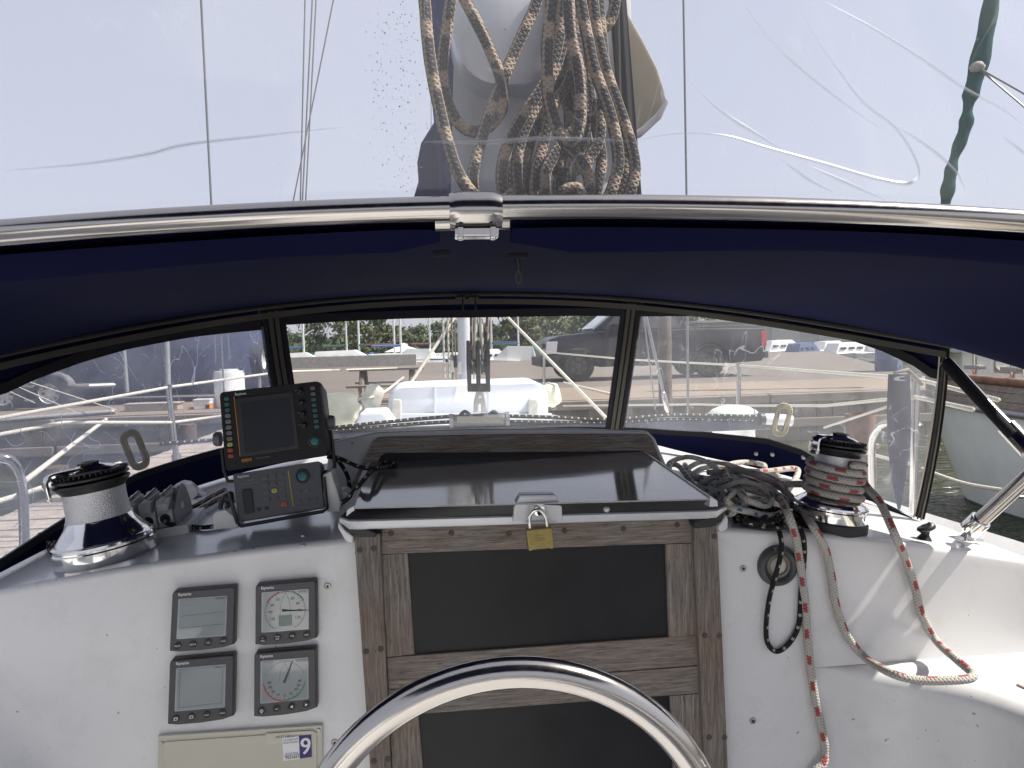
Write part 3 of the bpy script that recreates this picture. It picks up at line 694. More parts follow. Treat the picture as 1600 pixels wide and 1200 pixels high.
# seam piping and zip where roof and windows meet
sp = [Tp(0.02+(tr2-0.02)*i/150)+Vector((0, -0.006, -0.006)) for i in range(151)]
obj('seam_piping', MB().tube(sp, 0.0045, 8), M['zip'], dg, 60)
sp2 = [Tp(0.02+(tr2-0.02)*i/150)+Vector((0, -0.020, -0.002)) for i in range(151)]
obj('seam_piping', MB().tube(sp2, 0.0035, 8), M['binding'], dg, 60)
def hangtab(px, py, d, L, parent, name='zip_pull'):
    a = PD(px, py, d); q = [a, a+Vector((0.0015, -0.001, -L*0.5)), a+Vector((0.001, 0.0, -L))]
    o = obj(name, MB().tube(smooth(q, 4), 0.0024, 6), M['blackplastic'], parent, 60); return o
for x in (720, 740): 
    p = PY(x, 464, Tp(math.pi/2).y-0.035); obj('zip_slider', MB().box(p, (0.028, 0.012, 0.008)), M['blackplastic'], dg, None, bev=0.002)
    hangtab(x+2, 464, (p-EYE).dot(CF), 0.038, dg)
# aft bow tube with centre clamp, canvas sleeves below it
bp = [bow(-1+2*i/160) for i in range(161)]
obj('bow_tube', MB().tube(bp, 0.0125, 20), M['steel'], dg, 60)
bp2 = [p+Vector((0, 0.020, -0.0105)) for p in bp]
obj('bow_tube', MB().tube([p for p in bp2 if abs(p.x-PY(743, 355, 0.76).x) < 0.046], 0.0085, 16), M['steel'], dg, 60)
cc = PY(743, 332, 0.742); cl = thing('tube_clamp', 'polished steel clamp at the middle of the dodger bow tube', 'clamp', cc)
ring = []
for x in np.linspace(-0.026, 0.026, 9):
    e = 1 - (abs(x)/0.026)**6*0.12
    ring.append([cc+Vector((x, 0.0195*e*math.cos(w), 0.001+0.0195*e*math.sin(w)*1.02)) for w in np.linspace(0, 2*math.pi, 28, endpoint=False)])
obj('sleeve', MB().loft(ring), M['steel'], cl, 40)
m = MB()
for x, w in ((0, 0.044),): m.box(cc+Vector((x, -0.004, -0.021)), (w, 0.022, 0.010))
m.box(cc+Vector((-0.016, -0.012, -0.022)), (0.006, 0.01, 0.014)); m.box(cc+Vector((0.016, -0.012, -0.022)), (0.006, 0.01, 0.014))
obj('clamp_jaw', m, M['steel'], cl, None, bev=0.002)
def sleeve(px0, px1, end):
    s0 = (PY(px0, 380, 0.80).x-DX)/1.02; s1 = (PY(px1, 380, 0.80).x-DX)/1.02
    def f(u, w):
        s = s0+(s1-s0)*u; c = bow(max(-1, min(1, s)))+Vector((0, 0.040, -0.006))
        e = u if end == 1 else 1-u; pin = max(0, (e-0.90)/0.10)
        a = math.radians(200*w+80); ry, rz = 0.030*(1-0.2*pin), 0.030*(1-0.55*pin)+0.0025*math.sin(11*s+3*w)
        return c+Vector((0, ry*math.cos(a)*-1, -rz*math.sin(a-1.1)-0.006*pin))
    o = obj('bow_sleeve', MB().grid(f, 50, 16), M['navy'], dg, 180, fix=False)
sleeve(-120, 688, 1); sleeve(798, 1720, 0)
p = PD(690, 396, 0.84); obj('tie_tab', MB().box(p, (0.02, 0.012, 0.007)), M['binding'], dg, None, bev=0.002)
p = PD(808, 400, 0.84); obj('tie_tab', MB().box(p, (0.024, 0.012, 0.006)), M['binding'], dg, None, bev=0.002)
q = [PD(808, 400, 0.838), PD(809, 412, 0.838), PD(810, 424, 0.838)]; obj('zip_pull', MB().tube(q, 0.0028, 8), M['blackplastic'], dg, 60)
q = [PD(810+4*math.cos(w), 433+9*math.sin(w), 0.838) for w in np.linspace(0, 2*math.pi, 16, endpoint=False)]; obj('pull_ring', MB().tube(q, 0.0012, 6, closed=True), M['zip'], dg, 60)
# frame legs outboard on the starboard side
j = PD(1680, 770, 1.30)
a0, a1 = PD(1478, 566, 1.50), PD(1592, 686, 1.36)
obj('frame_leg', MB().tube([a0, a1, a1+(a1-a0)*0.6], 0.0125, 16), M['steel'], dg, 60)
d_ = (a1-a0).normalized(); offv = Vector((-0.011, -0.012, -0.002))
obj('leg_cover', MB().tube([a0+offv, a0.lerp(a1, 0.93)+offv], 0.0105, 14), M['binding'], dg, 60)
obj('leg_joint', MB().tube([a1-d_*0.03, a1+d_*0.03], 0.0185, 16), M['steel'], dg, 60)
b0, b1 = PD(1521, 823, 1.42), PD(1648, 706, 1.30)
obj('frame_leg', MB().tube([b0, b1], 0.0145, 18), M['steel'], dg, 60); e_ = (b1-b0).normalized()
obj('leg_socket', MB().tube([b0-e_*0.012, b0+e_*0.022], 0.0195, 18), M['chrome'], dg, 60, bev=0.002)
br = PK(1508, 845); m = MB(); m.box(br+Vector((0, 0, 0.003)), (0.05, 0.04, 0.006)); 
for s in (-1, 1): m.hexa([br+Vector((s*0.011+dx, -0.012, 0)) for dx in (-0.002, 0.002)]+[b0+Vector((s*0.011+dx, -0.006, 0)) for dx in (0.002, -0.002)], [br+Vector((s*0.011+dx, 0.012, 0)) for dx in (-0.002, 0.002)]+[b0+Vector((s*0.011+dx, 0.006, 0)) for dx in (0.002, -0.002)])
obj('deck_hinge', m, M['chrome'], dg, None, bev=0.001)
# leather hand tabs sewn to the windows
def slot_tab(name, label, c, L, Wd, ang, mat, loc_d, thick=0.006):
    t = thing(name, label, 'strap', PD(c[0], c[1], loc_d), 'leather tabs on the dodger windows')
    O = PD(c[0], c[1], loc_d); n = (EYE-O).normalized()
    X = CR*math.cos(ang)-CU*math.sin(ang); Y = CU*math.cos(ang)+CR*math.sin(ang)
    def stad(l, w, k=28):
        out = []
        for i in range(k):
            a = 2*math.pi*i/k; x = w*math.copysign(abs(math.cos(a))**0.8, math.cos(a)); y = w*math.sin(a)+math.copysign(l-w, math.sin(a)); out.append((x, y))
        return out
    s = loc_d/FPX; A = stad(L/2*s, Wd/2*s); Bq = stad((L*0.66)/2*s, Wd*0.36/2*s)
    P = lambda q, d: O+X*q[0]+Y*q[1]+n*d
    rings = [[P(A[i], 0), P(A[i], thick*0.7), P(((A[i][0]*0.9+Bq[i][0]*0.1), A[i][1]*0.97), thick), P(((A[i][0]*0.1+Bq[i][0]*0.9), Bq[i][1]*1.03), thick), P(Bq[i], thick*0.7), P(Bq[i], 0)] for i in range(len(A))]
    m = MB(); N = len(A)
    for i in range(N):
        j = (i+1) % N; m.loft([rings[i], rings[j]], False, True)
    obj('leather_loop', m, mat, t, 50)
    st = MB()
    for f in (0.84, 0.18):
        pts = smooth([P((A[i][0]*f+Bq[i][0]*(1-f), A[i][1]*(f*0.12+0.86) if f > 0.5 else Bq[i][1]*1.06), thick+0.0003) for i in range(N)], 2, True)
        for i in range(0, len(pts)-1, 2): st.tube([pts[i], pts[i].lerp(pts[i+1], 0.8)], 0.0006, 5)
    tag(obj('stitching', st, M['thread'], t, None), kind='stuff')
slot_tab('window_strap', 'grey-brown leather loop above the port winch', (211, 703), 66, 34, math.radians(-22), M['leather'], 1.72)
slot_tab('window_strap', 'pale leather loop beside the starboard winch handle arm', (1222, 656), 54, 27, math.radians(14), M['leather_pale'], 1.98)
# snap studs on the skirt
for x, y in ((292, 757), (229, 771), (1154, 806), (1183, 708), (1207, 709), (1256, 714)):
    th, v = sv(x, y); c = S(th, v, 0.004); obj('snap_stud', MB().lathe([(0.0003, 0.004), (0.005, 0.003), (0.007, 0.0)], 12), M['brushed'], dg, M=Matrix.Translation(c) @ (EYE-c).to_track_quat('Z', 'Y').to_matrix().to_4x4())

# ================================================================ clear connector panel above the bow
vp = thing('vinyl_connector_panel', 'clear creased vinyl sheet stretched above the steel bow tube', 'vinyl panel', (DX, 0.74, 2.05))
def vtop(u, v):
    p = bow(-1+2*u); q = Vector((p.x*1.02, 0.36, 2.62-0.05*p.x*p.x)); r = (p+Vector((0, 0.004, 0.012))).lerp(q, v)
    r.y += 0.006*math.sin(7*u+2*v)*math.sin(math.pi*v) + 0.004*math.sin(19*u+4*v)*math.sin(math.pi*v); return r
obj('sheet', MB().grid(vtop, 120, 40), M['vinyl_top'], vp, 180, fix=False)
def onv(px, py):    # the point of the sheet under a pixel
    lo, hi = 0.40, 0.80
    for _ in range(30):
        mid = (lo+hi)/2; p = PY(px, py, mid); zs = bow((p.x-DX)/1.02).z+0.012; v = (0.749-mid)/0.389; z = zs+(2.62-zs)*v
        if p.z > z: hi = mid
        else: lo = mid
    return PY(px, py, lo)
M['crease_glint'] = m_crease_glint('vinyl_glint', 0.75)
for pts in ([(985, 222), (1060, 210), (1130, 213), (1200, 233), (1290, 258), (1370, 281), (1420, 287), (1432, 262), (1400, 205), (1345, 160), (1310, 115), (1270, 60), (1245, 10)],
            [(1285, 5), (1360, 45), (1440, 95), (1500, 137), (1560, 170), (1600, 200)], [(1075, 130), (1130, 178), (1180, 210), (1228, 240)],
            [(1160, 10), (1190, 50), (1235, 95), (1300, 150), (1380, 208)], [(1390, 195), (1440, 225), (1490, 268), (1505, 302)], [(1218, 250), (1260, 280), (1300, 301)],
            [(1260, 260), (1320, 286), (1380, 313)], [(660, 222), (760, 223), (860, 217), (985, 222)], [(10, 268), (130, 258), (230, 243), (290, 228), (400, 215), (540, 200)], [(1560, 212), (1590, 235), (1600, 245)]):
    P = smooth([onv(*p)+Vector((0, -0.002, 0)) for p in pts], 6); n = len(P)
    def rb(u, v, P=P, n=n):
        i = min(n-2, int(u*(n-1))); w = u*(n-1)-i; c = P[i].lerp(P[i+1], w); tn = (P[i+1]-P[i]).normalized(); sd = tn.cross(Vector((0, -1, 0.3))).normalized()
        return c + sd*((v-0.5)*(0.0035+0.0045*math.sin(math.pi*u))) + Vector((0, -0.0015*math.sin(math.pi*v), 0))
    obj('crease_glint', MB().grid(rb, n-1, 6), M['crease_glint'], vp, 180, fix=False)
# black mildew spots at the worn fold of the sheet
m = MB(); rr_ = random.Random(3)
for k in range(420):
    x = rr_.gauss(0, 1); band = rr_.choice((590, 600, 622, 636, 650)); px, py = band+x*9, rr_.uniform(0, 300)
    c = onv(px, py)+Vector((0, -0.0012, 0)); r = rr_.uniform(0.00012, 0.00055)*rr_.uniform(0.5, 1.2); a = rr_.uniform(0, 6.3)
    m.add([c+Vector((r*math.cos(a+q*1.257)*(0.6+0.8*rr_.random()), 0, r*1.6*math.sin(a+q*1.257))) for q in range(5)], [(0, 1, 2, 3, 4)])
tag(obj('mildew_spots', m, plain('mildew', (0.25, 0.25, 0.27), 0.9), vp, None, fix=False), kind='stuff')
# ================================================================ foreground steel hoop
hp = thing('steering_hoop', 'polished stainless hoop in the foreground, before the companionway boards', 'hoop', (PD(800, 1500, 0.62).x, 0.6, 0.375))
hc = PD(801, 1379-3, 0.63); R = 0.184
hpts = [hc+Vector((-R, 0, -1.05))] + [hc+Vector((-R, 0, -0.3)), hc+Vector((-R, 0, -0.1))] + [hc+Vector((-R*math.cos(a), 0, R*math.sin(a))) for a in np.linspace(0, math.pi, 49)] + [hc+Vector((R, 0, -0.1)), hc+Vector((R, 0, -0.3)), hc+Vector((R, 0, -1.05))]
obj('bent_tube', MB().tube(hpts, 0.0132, 24), M['steel'], hp, 60)
for s in (-1, 1): obj('foot_flange', MB().lathe([(0.0005, 0.012), (0.02, 0.012), (0.035, 0.004), (0.035, 0.0)], 20), M['steel'], hp, 40, M=Matrix.Translation((hc.x+s*R, hc.y, 0.375)))
# ================================================================ winches
def deck_frame(px, py, h=0.0):
    p = PK(px, py, h); n = deckn(p.x); x = Vector((1, 0, 0)); x = (x-n*x.dot(n)).normalized(); y = n.cross(x)
    return Matrix(((x.x, y.x, n.x, p.x), (x.y, y.y, n.y, p.y), (x.z, y.z, n.z, p.z), (0, 0, 0, 1)))
def winch(label, Mx, k, arm_ang, plinth, arm_drop):
    t = thing('winch', label, 'winch', Mx.translation, 'self-tailing winches on the coachroof')
    Mx = Mx @ Matrix.Diagonal((k[0], k[0], k[1], 1))
    L = lambda pr, n=56: MB().lathe(pr, n, Mx)
    if plinth: obj('plinth', L([(0.001, -0.004), (0.092, -0.004), (0.092, 0.018), (0.089, 0.02), (0.001, 0.02)]), M['darkrubber'], t, 40)
    z0 = 0.02 if plinth else 0.0
    obj('base_ring', L([(0.001, z0), (0.0865, z0), (0.0875, z0+0.003), (0.0875, z0+0.024), (0.0855, z0+0.0265), (0.0855, z0+0.029), (0.0875, z0+0.031), (0.0865, z0+0.035), (0.082, z0+0.038), (0.001, z0+0.038)]), M['chrome'], t, 35)
    zs = 0.55 if plinth else 1.0
    obj('skirt', L([(0.081, z0+0.037), (0.079, z0+0.037+0.005*zs), (0.069, z0+0.037+0.017*zs), (0.060, z0+0.037+0.029*zs), (0.0565, z0+0.037+0.039*zs), (0.001, z0+0.037+0.04*zs)]), M['chrome'], t, 60)
    zd = 0.149 if plinth else 0.128
    obj('drum', L([(0.0555, z0+0.037+0.039*zs), (0.053, z0+0.037+0.052*zs), (0.0523, z0+zd-0.016), (0.0535, z0+zd+0.004), (0.001, z0+zd+0.004)]), M['knurl'], t, 60)
    z1 = z0+zd
    ja = obj('lower_jaw', L([(0.001, z1), (0.0535, z1), (0.058, z1+0.006), (0.0645, z1+0.014), (0.064, z1+0.0175), (0.05, z1+0.019), (0.001, z1+0.019)]), M['blackplastic'], t, 35)
    jb = obj('upper_jaw', L([(0.001, z1+0.018), (0.050, z1+0.019), (0.064, z1+0.0225), (0.0645, z1+0.026), (0.055, z1+0.033), (0.045, z1+0.036), (0.001, z1+0.036)]), M['blackplastic'], t, 35)
    m = MB()
    for q in range(44):
        a = 2*math.pi*q/44; R_ = Matrix.Rotation(a, 4, 'Z')
        m.merge(MB().box((0.056, 0, z1+0.0325), (0.014, 0.0022, 0.004)), Mx @ R_)
    tag(obj('jaw_ribs', m, M['darkrubber'], t, None, fix=False), kind='stuff')
    obj('top_cap', L([(0.001, z1+0.035), (0.044, z1+0.035), (0.045, z1+0.038), (0.036, z1+0.042), (0.02, z1+0.046), (0.0165, z1+0.05), (0.009, z1+0.05), (0.008, z1+0.044), (0.001, z1+0.044)]), M['chrome'], t, 35)
    obj('handle_socket', L([(0.019, z1+0.0465), (0.019, z1+0.0515), (0.012, z1+0.0525), (0.011, z1+0.048)], 8), M['blackplastic'], t, 30)
    # self-tailing arm: from the cap out over the jaws and down
    A = Mx @ Matrix.Rotation(arm_ang, 4, 'Z'); w = 0.011 if plinth else 0.020
    prof = [(0.012, z1+0.0405), (0.04, z1+0.041), (0.062, z1+0.0395), (0.0705, z1+0.034), (0.0725, z1+0.026), (0.072, z1+0.026-arm_drop*0.6), (0.071, z1+0.026-arm_drop)]
    if plinth: prof.append((0.080, z1+0.022-arm_drop))
    th = 0.0045; rings = []
    P = smooth([Vector((a, 0, b)) for a, b in prof], 4)
    for i, p in enumerate(P):
        tn = (P[min(i+1, len(P)-1)]-P[max(i-1, 0)]).normalized(); nn = Vector((tn.z, 0, -tn.x)); ww = w*(1.5-0.5*min(1, i/8)) * (1 if i < len(P)-2 else 0.85)
        rings.append([A @ (p+nn*a+Vector((0, b, 0))) for a, b in ((-th, -ww*0.8), (-th, ww*0.8), (-th*0.3, ww), (th*0.6, ww*0.9), (th*0.6, -ww*0.9), (-th*0.3, -ww))])
    obj('self_tailing_arm', MB().loft(rings), M['chrome'], t, 50)
    return t, Mx, z0
WL, WLM, _ = winch('chrome winch on the port side, bare grey drum beside the rope clutches', deck_frame(168, 868), (0.985, 0.985), math.radians(214), False, 0.030)
WR, WRM, WZ = winch('chrome winch on the starboard side, wrapped with red-flecked rope', deck_frame(1293, 822), (0.785, 0.84), math.radians(196), True, 0.020)

# ================================================================ rope clutches
CM = deck_frame(243, 838) @ Matrix.Rotation(math.radians(6), 4, 'Z')
cb = thing('rope_clutch', 'bank of three grey rope clutches between the port winch and the displays', 'clutch', CM.translation)
obj('clutch_plinth', MB().merge(MB().box((0.005, 0.055, 0.007), (0.128, 0.16, 0.02)), CM), M['whiteplastic'], cb, None, bev=0.003)
for k in range(3):
    x = (k-1)*0.0315-0.004; B_ = MB()
    prof = [(-0.012, 0.017), (-0.012, 0.050), (0.004, 0.056), (0.05, 0.072), (0.085, 0.072), (0.118, 0.046), (0.118, 0.017)]
    B_.hexa([CM @ Vector((x-0.0148, y, z)) for y, z in prof], [CM @ Vector((x+0.0148, y, z)) for y, z in prof])
    b_ = obj('clutch_body', B_, M['ltgrey'], cb, None, bev=0.002)
    RX = CM @ Matrix.Translation((x, -0.0125, 0.034)) @ Matrix.Rotation(math.radians(90), 4, 'X')
    obj('bushing', MB().lathe([(0.0095, 0.0), (0.0135, 0.0), (0.0135, 0.004), (0.0120, 0.0045), (0.0095, 0.003)], 24, RX, cap=False), M['alu'], b_, 40)
    obj('bore', MB().lathe([(0.0001, 0.0008), (0.0098, 0.0008), (0.0098, 0.0016), (0.0001, 0.0016)], 20, RX), M['ink'], b_, None)
    lv = MB(); pr = [(-0.024, 0.050), (-0.026, 0.064), (-0.016, 0.073), (0.012, 0.071), (0.05, 0.083), (0.062, 0.08), (0.062, 0.073), (0.02, 0.06), (-0.006, 0.056)]
    wd = [0.0085, 0.0105]
    lv.hexa([CM @ Vector((x-0.0105, y, z)) for y, z in pr], [CM @ Vector((x+0.0105, y, z)) for y, z in pr])
    l_ = obj('lever', lv, M['ltgrey'], cb, None, bev=0.003)
    obj('pivot_pin', MB().tube([CM @ Vector((x-0.004, 0.012, 0.077)), CM @ Vector((x+0.009, 0.04, 0.087))], 0.0042, 12), M['brushed'], l_, 50)
ck_ = MB(); pr = [(-0.014, 0.016), (-0.014, 0.048), (0.03, 0.075), (0.05, 0.084), (0.085, 0.084), (0.105, 0.07), (0.122, 0.04), (0.122, 0.016)]
ck_.hexa([CM @ Vector((0.0425, y, z)) for y, z in pr], [CM @ Vector((0.0475, y, z)) for y, z in pr]); ch = obj('cheek_plate', ck_, M['midgrey'], cb, None, bev=0.0015)
obj('maker_badge', MB().merge(MB().box((0.048, 0.045, 0.045), (0.0012, 0.022, 0.012)), CM), M['ltgrey'], ch, None)
# cast turning blocks behind the clutches and by the starboard rope pile
def turning_block(label, Mx, s):
    t = thing('turning_block', label, 'block', Mx.translation, 'steel turning blocks at the foot of the dodger')
    pr = [(-0.05, 0.0), (-0.045, 0.03), (-0.03, 0.052), (-0.012, 0.058), (0.01, 0.05), (0.035, 0.018), (0.05, 0.0)]
    A = Mx @ Matrix.Scale(s, 4)
    obj('housing', MB().hexa([A @ Vector((x, -0.022, z)) for x, z in pr], [A @ Vector((x, 0.022, z)) for x, z in pr]), M['alu'], t, None, bev=0.006, seg=3)
    obj('sheave', MB().lathe([(0.001, -0.006), (0.026, -0.006), (0.022, 0), (0.026, 0.006), (0.001, 0.006)], 20, A @ Matrix.Translation((0.012, -0.026, 0.024)) @ Matrix.Rotation(1.57, 4, 'X')), M['brushed'], t, 40)
turning_block('steel turning block behind the three rope clutches', deck_frame(296, 778), 0.8)
turning_block('steel turning block behind the starboard rope pile', deck_frame(1166, 720), 0.75)

# ================================================================ instrument displays
def instrument(label, c, title, draw, keys):
    F = Face(c, YB-0.002); ctr = F.at(0.5, 1.0)
    t = thing('instrument_display', label, 'display', ctr, 'square instrument displays on the bulkhead')
    out = [(0.03, 0.0), (0.97, -0.01), (1.0, 0.02), (1.0, 0.95), (0.85, 0.99), (0.5, 1.012), (0.15, 1.01), (0.0, 0.985), (-0.005, 0.04)]
    m = MB(); big = [(0.5+(u-0.5)*1.0, 0.5+(v-0.5)*1.0) for u, v in out]; sm_ = [(0.5+(u-0.5)*0.965-0.008, 0.5+(v-0.5)*0.97) for u, v in out]
    m.loft([[F.at(u, v, 0.0) for u, v in big], [F.at(u, v, 0.012) for u, v in big], [F.at(u, v, 0.018) for u, v in sm_]])
    obj('case', m, M['casegrey'], t, None, bev=0.0012)
    d = 0.0185
    fr = obj('screen_border', F.rrect(0.105, 0.125, 0.87, 0.785, 0.002, d, 0.017), M['lcdframe'], t, None)
    obj('screen', F.rect(0.135, 0.145, 0.845, 0.765, d+0.0006, d-0.0002), M['lcd'], t, None)
    m = MB(); face_text(F, 'Raymarine', 0.20, 0.062, 0.0075, 0.0184, m, width=0.021, bold=0.0002); obj('lettering', m, M['white'], t, None, fix=False)
    m = MB(); face_text(F, title, 0.78, 0.158, 0.0058, d+0.0009, m); obj('lettering', m, M['greyink'], t, None, fix=False)
    draw(F, t, d+0.0008)
    for k in range(4):
        u = 0.13+0.235*k; v = 0.895-0.010*k
        b = obj('key', F.disc(u, v, 0.0062, 0.0195, 0.017, n=20), M['blackplastic'], t, 40, bev=0.0006)
        kk = keys[k]; m = MB()
        if kk in ('page', 'copy'):
            for q in (0, 1):
                du, dv = 0.012*q, -0.010*q
                for a_, b_ in (((-.03, -.012), (.018, -.012)), ((.018, -.012), (.018, .026)), ((.018, .026), (-.03, .026)), ((-.03, .026), (-.03, -.012))): F.line(u+a_[0]+du, v+a_[1]+dv, u+b_[0]+du, v+b_[1]+dv, 0.0005, 0.0199, 0.0194, m)
        elif kk in ('<', '>'):
            s = -1 if kk == '<' else 1; F.poly([(u-0.02*s, v-0.022), (u+0.022*s, v), (u-0.02*s, v+0.022)], 0.0199, 0.0194, m)
        elif kk == 'o': F.arc(u, v, 0.0024, 0.0008, 0, 360, 0.0199, 0.0194, m); F.line(u, v-0.01, u, v+0.045, 0.0006, 0.0199, 0.0194, m)
        else:
            for i, w in enumerate(kk.split('|')): face_text(F, w, u, v+(0.022*(2*i-1) if '|' in kk else 0), 0.0042, 0.0198, m)
        obj('key_legend', m, M['white'], b, None, fix=False)
    # grime gathered under the case
    return t
def dr_tri(F, t, d):
    m = MB(); F.line(0.16, 0.41, 0.82, 0.385, 0.0005, d, d-0.0005, m); F.line(0.16, 0.605, 0.82, 0.585, 0.0005, d, d-0.0005, m); obj('divider_lines', m, M['greyink'], t, None, fix=False)
def dr_multi(F, t, d):
    m = MB(); F.line(0.17, 0.18, 0.17, 0.73, 0.0005, d, d-0.0005, m); F.line(0.17, 0.73, 0.82, 0.71, 0.0005, d, d-0.0005, m); F.line(0.82, 0.71, 0.82, 0.20, 0.0005, d, d-0.0005, m); obj('divider_lines', m, M['greyink'], t, None, fix=False)
def dr_wind(F, t, d):
    u0, v0, r = 0.49, 0.455, 0.034; m = MB()
    F.arc(u0, v0, r, 0.0006, -150, 150, d, d-0.0005, m, 40)
    for a in range(-150, 151, 10):
        s, c_ = math.sin(math.radians(a)), -math.cos(math.radians(a)); l = 0.0045 if a % 30 == 0 else 0.0026
        F.line(u0+r*s/F.w, v0+r*c_/F.h, u0+(r-l)*s/F.w, v0+(r-l)*c_/F.h, 0.0006, d, d-0.0005, m)
    hull = [(0, -0.032), (0.006, -0.02), (0.0085, -0.006), (0.0085, 0.006)]
    for sg in (-1, 1):
        for a, b in zip(hull, hull[1:]): F.line(u0+sg*a[0]/F.w, v0+a[1]/F.h, u0+sg*b[0]/F.w, v0+b[1]/F.h, 0.0005, d, d-0.0005, m)
    obj('dial', m, M['greyink'], t, None, fix=False)
    m = MB()
    for a, s in ((-30, '30'), (-60, '60'), (-90, '90'), (-120, '120'), (30, '30'), (60, '60'), (90, '90'), (120, '120')):
        face_text(F, s, u0+(r-0.0095)*math.sin(math.radians(a))/F.w, v0-(r-0.0095)*math.cos(math.radians(a))/F.h, 0.0065, d+0.0002, m)
    obj('lettering', m, M['ink'], t, None, fix=False)
    obj('red_sector', F.arc(u0, v0, r+0.0012, 0.0016, -62, -18, d, d-0.0005, None, 14), M['redink'], t, None, fix=False)
    obj('green_sector', F.arc(u0, v0, r+0.0012, 0.0016, 18, 62, d, d-0.0005, None, 14), M['greenink'], t, None, fix=False)
    obj('needle', F.poly([(u0-0.05, v0-0.035), (u0+0.06, v0-0.015), (u0+0.38, v0+0.012), (u0+0.38, v0+0.016), (u0-0.05, v0+0.004)], d+0.0006, d), M['ink'], t, None)
    obj('digit_window', F.rect(0.385, 0.52, 0.60, 0.70, d, d-0.0005), plain('lcd_green', (0.15, 0.20, 0.17), 0.2), t, None)
def dr_rud(F, t, d):
    u0, v0, r = 0.49, 0.46, 0.034; m = MB()
    F.arc(u0, v0, r, 0.0006, 100, 260, d, d-0.0005, m, 36)
    F.arc(u0, v0, r, 0.0004, -70, 70, d, d-0.0005, m, 24)
    for a in range(110, 251, 14):
        s, c_ = math.sin(math.radians(a)), -math.cos(math.radians(a)); F.line(u0+r*s/F.w, v0+r*c_/F.h, u0+(r-0.004)*s/F.w, v0+(r-0.004)*c_/F.h, 0.0006, d, d-0.0005, m)
    for sg in (-1, 1):
        for a, b in (((0, -0.032), (0.007, -0.016)), ((0.007, -0.016), (0.009, 0.0))): F.line(u0+sg*a[0]/F.w, v0+a[1]/F.h, u0+sg*b[0]/F.w, v0+b[1]/F.h, 0.0004, d, d-0.0005, m)
    obj('dial', m, M['greyink'], t, None, fix=False)
    m = MB()
    for a, s in ((180, '0'), (155, '10'), (130, '20'), (112, '30'), (95, '40'), (205, '10'), (228, '20'), (250, '30'), (268, '40')):
        face_text(F, s, u0+(r-0.0085)*math.sin(math.radians(a))/F.w, v0-(r-0.0085)*math.cos(math.radians(a))/F.h, 0.0062, d+0.0002, m)
    obj('lettering', m, M['ink'], t, None, fix=False)
    obj('red_sector', F.arc(u0, v0, r+0.0012, 0.0018, 180, 268, d, d-0.0005, None, 20), M['redink'], t, None, fix=False)
    obj('green_sector', F.arc(u0, v0, r+0.0012, 0.0018, 95, 178, d, d-0.0005, None, 20), M['greenink'], t, None, fix=False)
    obj('needle', F.poly([(u0+0.118, 0.16), (u0+0.135, 0.16), (u0+0.018, v0+0.03), (u0-0.03, v0+0.03)], d+0.0006, d), M['greyink'], t, None)
instrument('upper left grey display with three plain rows, above the multi display', [(275, 919), (373, 912), (370, 1006), (270, 1013)], 'TRIDATA', dr_tri, ('depth', 'speed', 'trip', 'reset'))
instrument('upper right grey wind display with a round compass-rose dial', [(403, 909), (497, 902), (498, 996), (402, 1003)], 'WIND', dr_wind, ('o|disp', 'true|app', 'vmg', 'tack'))
instrument('lower left grey multi display with one plain screen', [(271, 1025), (371, 1017), (369, 1117), (267, 1126)], 'MULTI', dr_multi, ('page', 'copy', 'back', 'head'))
instrument('lower right grey rudder display with a half-round scale', [(401, 1014), (497, 1007), (498, 1104), (400, 1114)], 'RUDDER', dr_rud, ('o', 'set', '<', '>'))
# ================================================================ cream access panel with permit sticker
AF = Face([(249, 1146), (505, 1129), (505, 1290), (246, 1310)], YB-0.001)
ap = thing('access_panel', 'cream plastic cover screwed below the instrument displays', 'panel', AF.at(0.5, 1))
obj('frame', AF.poly([(0, 0), (1, 0), (1, 1), (0, 1)], 0.006, 0.0), M['cream'], ap, None, bev=0.003)
obj('raised_face', AF.rrect(0.035, 0.06, 0.965, 0.97, 0.006, 0.0085, 0.005), M['cream'], ap, None, bev=0.001)
obj('rim_bead', AF.rect(0.002, 0.004, 0.998, 0.026, 0.0075, 0.004), M['cream'], ap, None, bev=0.001)
for u, v in ((0.028, 0.075), (0.5, 0.014), (0.975, 0.05)):
    c = AF.at(u, v, 0.0070); obj('screw', MB().lathe([(0.0002, 0.0015), (0.002, 0.0014), (0.0032, 0.0)], 12), M['brushed'], ap, M=Matrix.Translation(c) @ Matrix.Rotation(math.radians(90), 4, 'X'))
lb = obj('label_tape', AF.rect(0.65, 0.045, 0.945, 0.145, 0.0092, 0.0086), plain('tape', (0.55, 0.53, 0.45), 0.3), ap, None)
m = MB(); face_text(AF, "MAST HEIGHT 64'", 0.795, 0.083, 0.0058, 0.0096, m); obj('lettering', m, M['ink'], lb, None, fix=False)
SF = Face([(441, 1153), (486, 1148), (487, 1183), (443, 1189)], YB-0.0102)
sk = obj('permit_sticker', SF.rect(0, 0, 1, 1, 0.0002, -0.0004), M['white'], ap, None)
obj('purple_band', SF.rect(0.58, -0.015, 1.01, 0.99, 0.0006, 0.0001), M['purple'], sk, None)
m = MB(); face_text(SF, '9', 0.79, 0.46, 0.042, 0.0009, m, width=0.016, bold=0.0014); obj('lettering', m, M['white'], sk, None, fix=False)
m = MB(); face_text(SF, 'U.S. Customs and', 0.29, 0.10, 0.0052, 0.0005, m, width=0.024); face_text(SF, 'Border Protection', 0.29, 0.22, 0.0052, 0.0005, m, width=0.024); face_text(SF, 'Annually Placed', 0.30, 0.71, 0.0045, 0.0005, m, width=0.021)
obj('lettering', m, M['purple'], sk, None, fix=False)
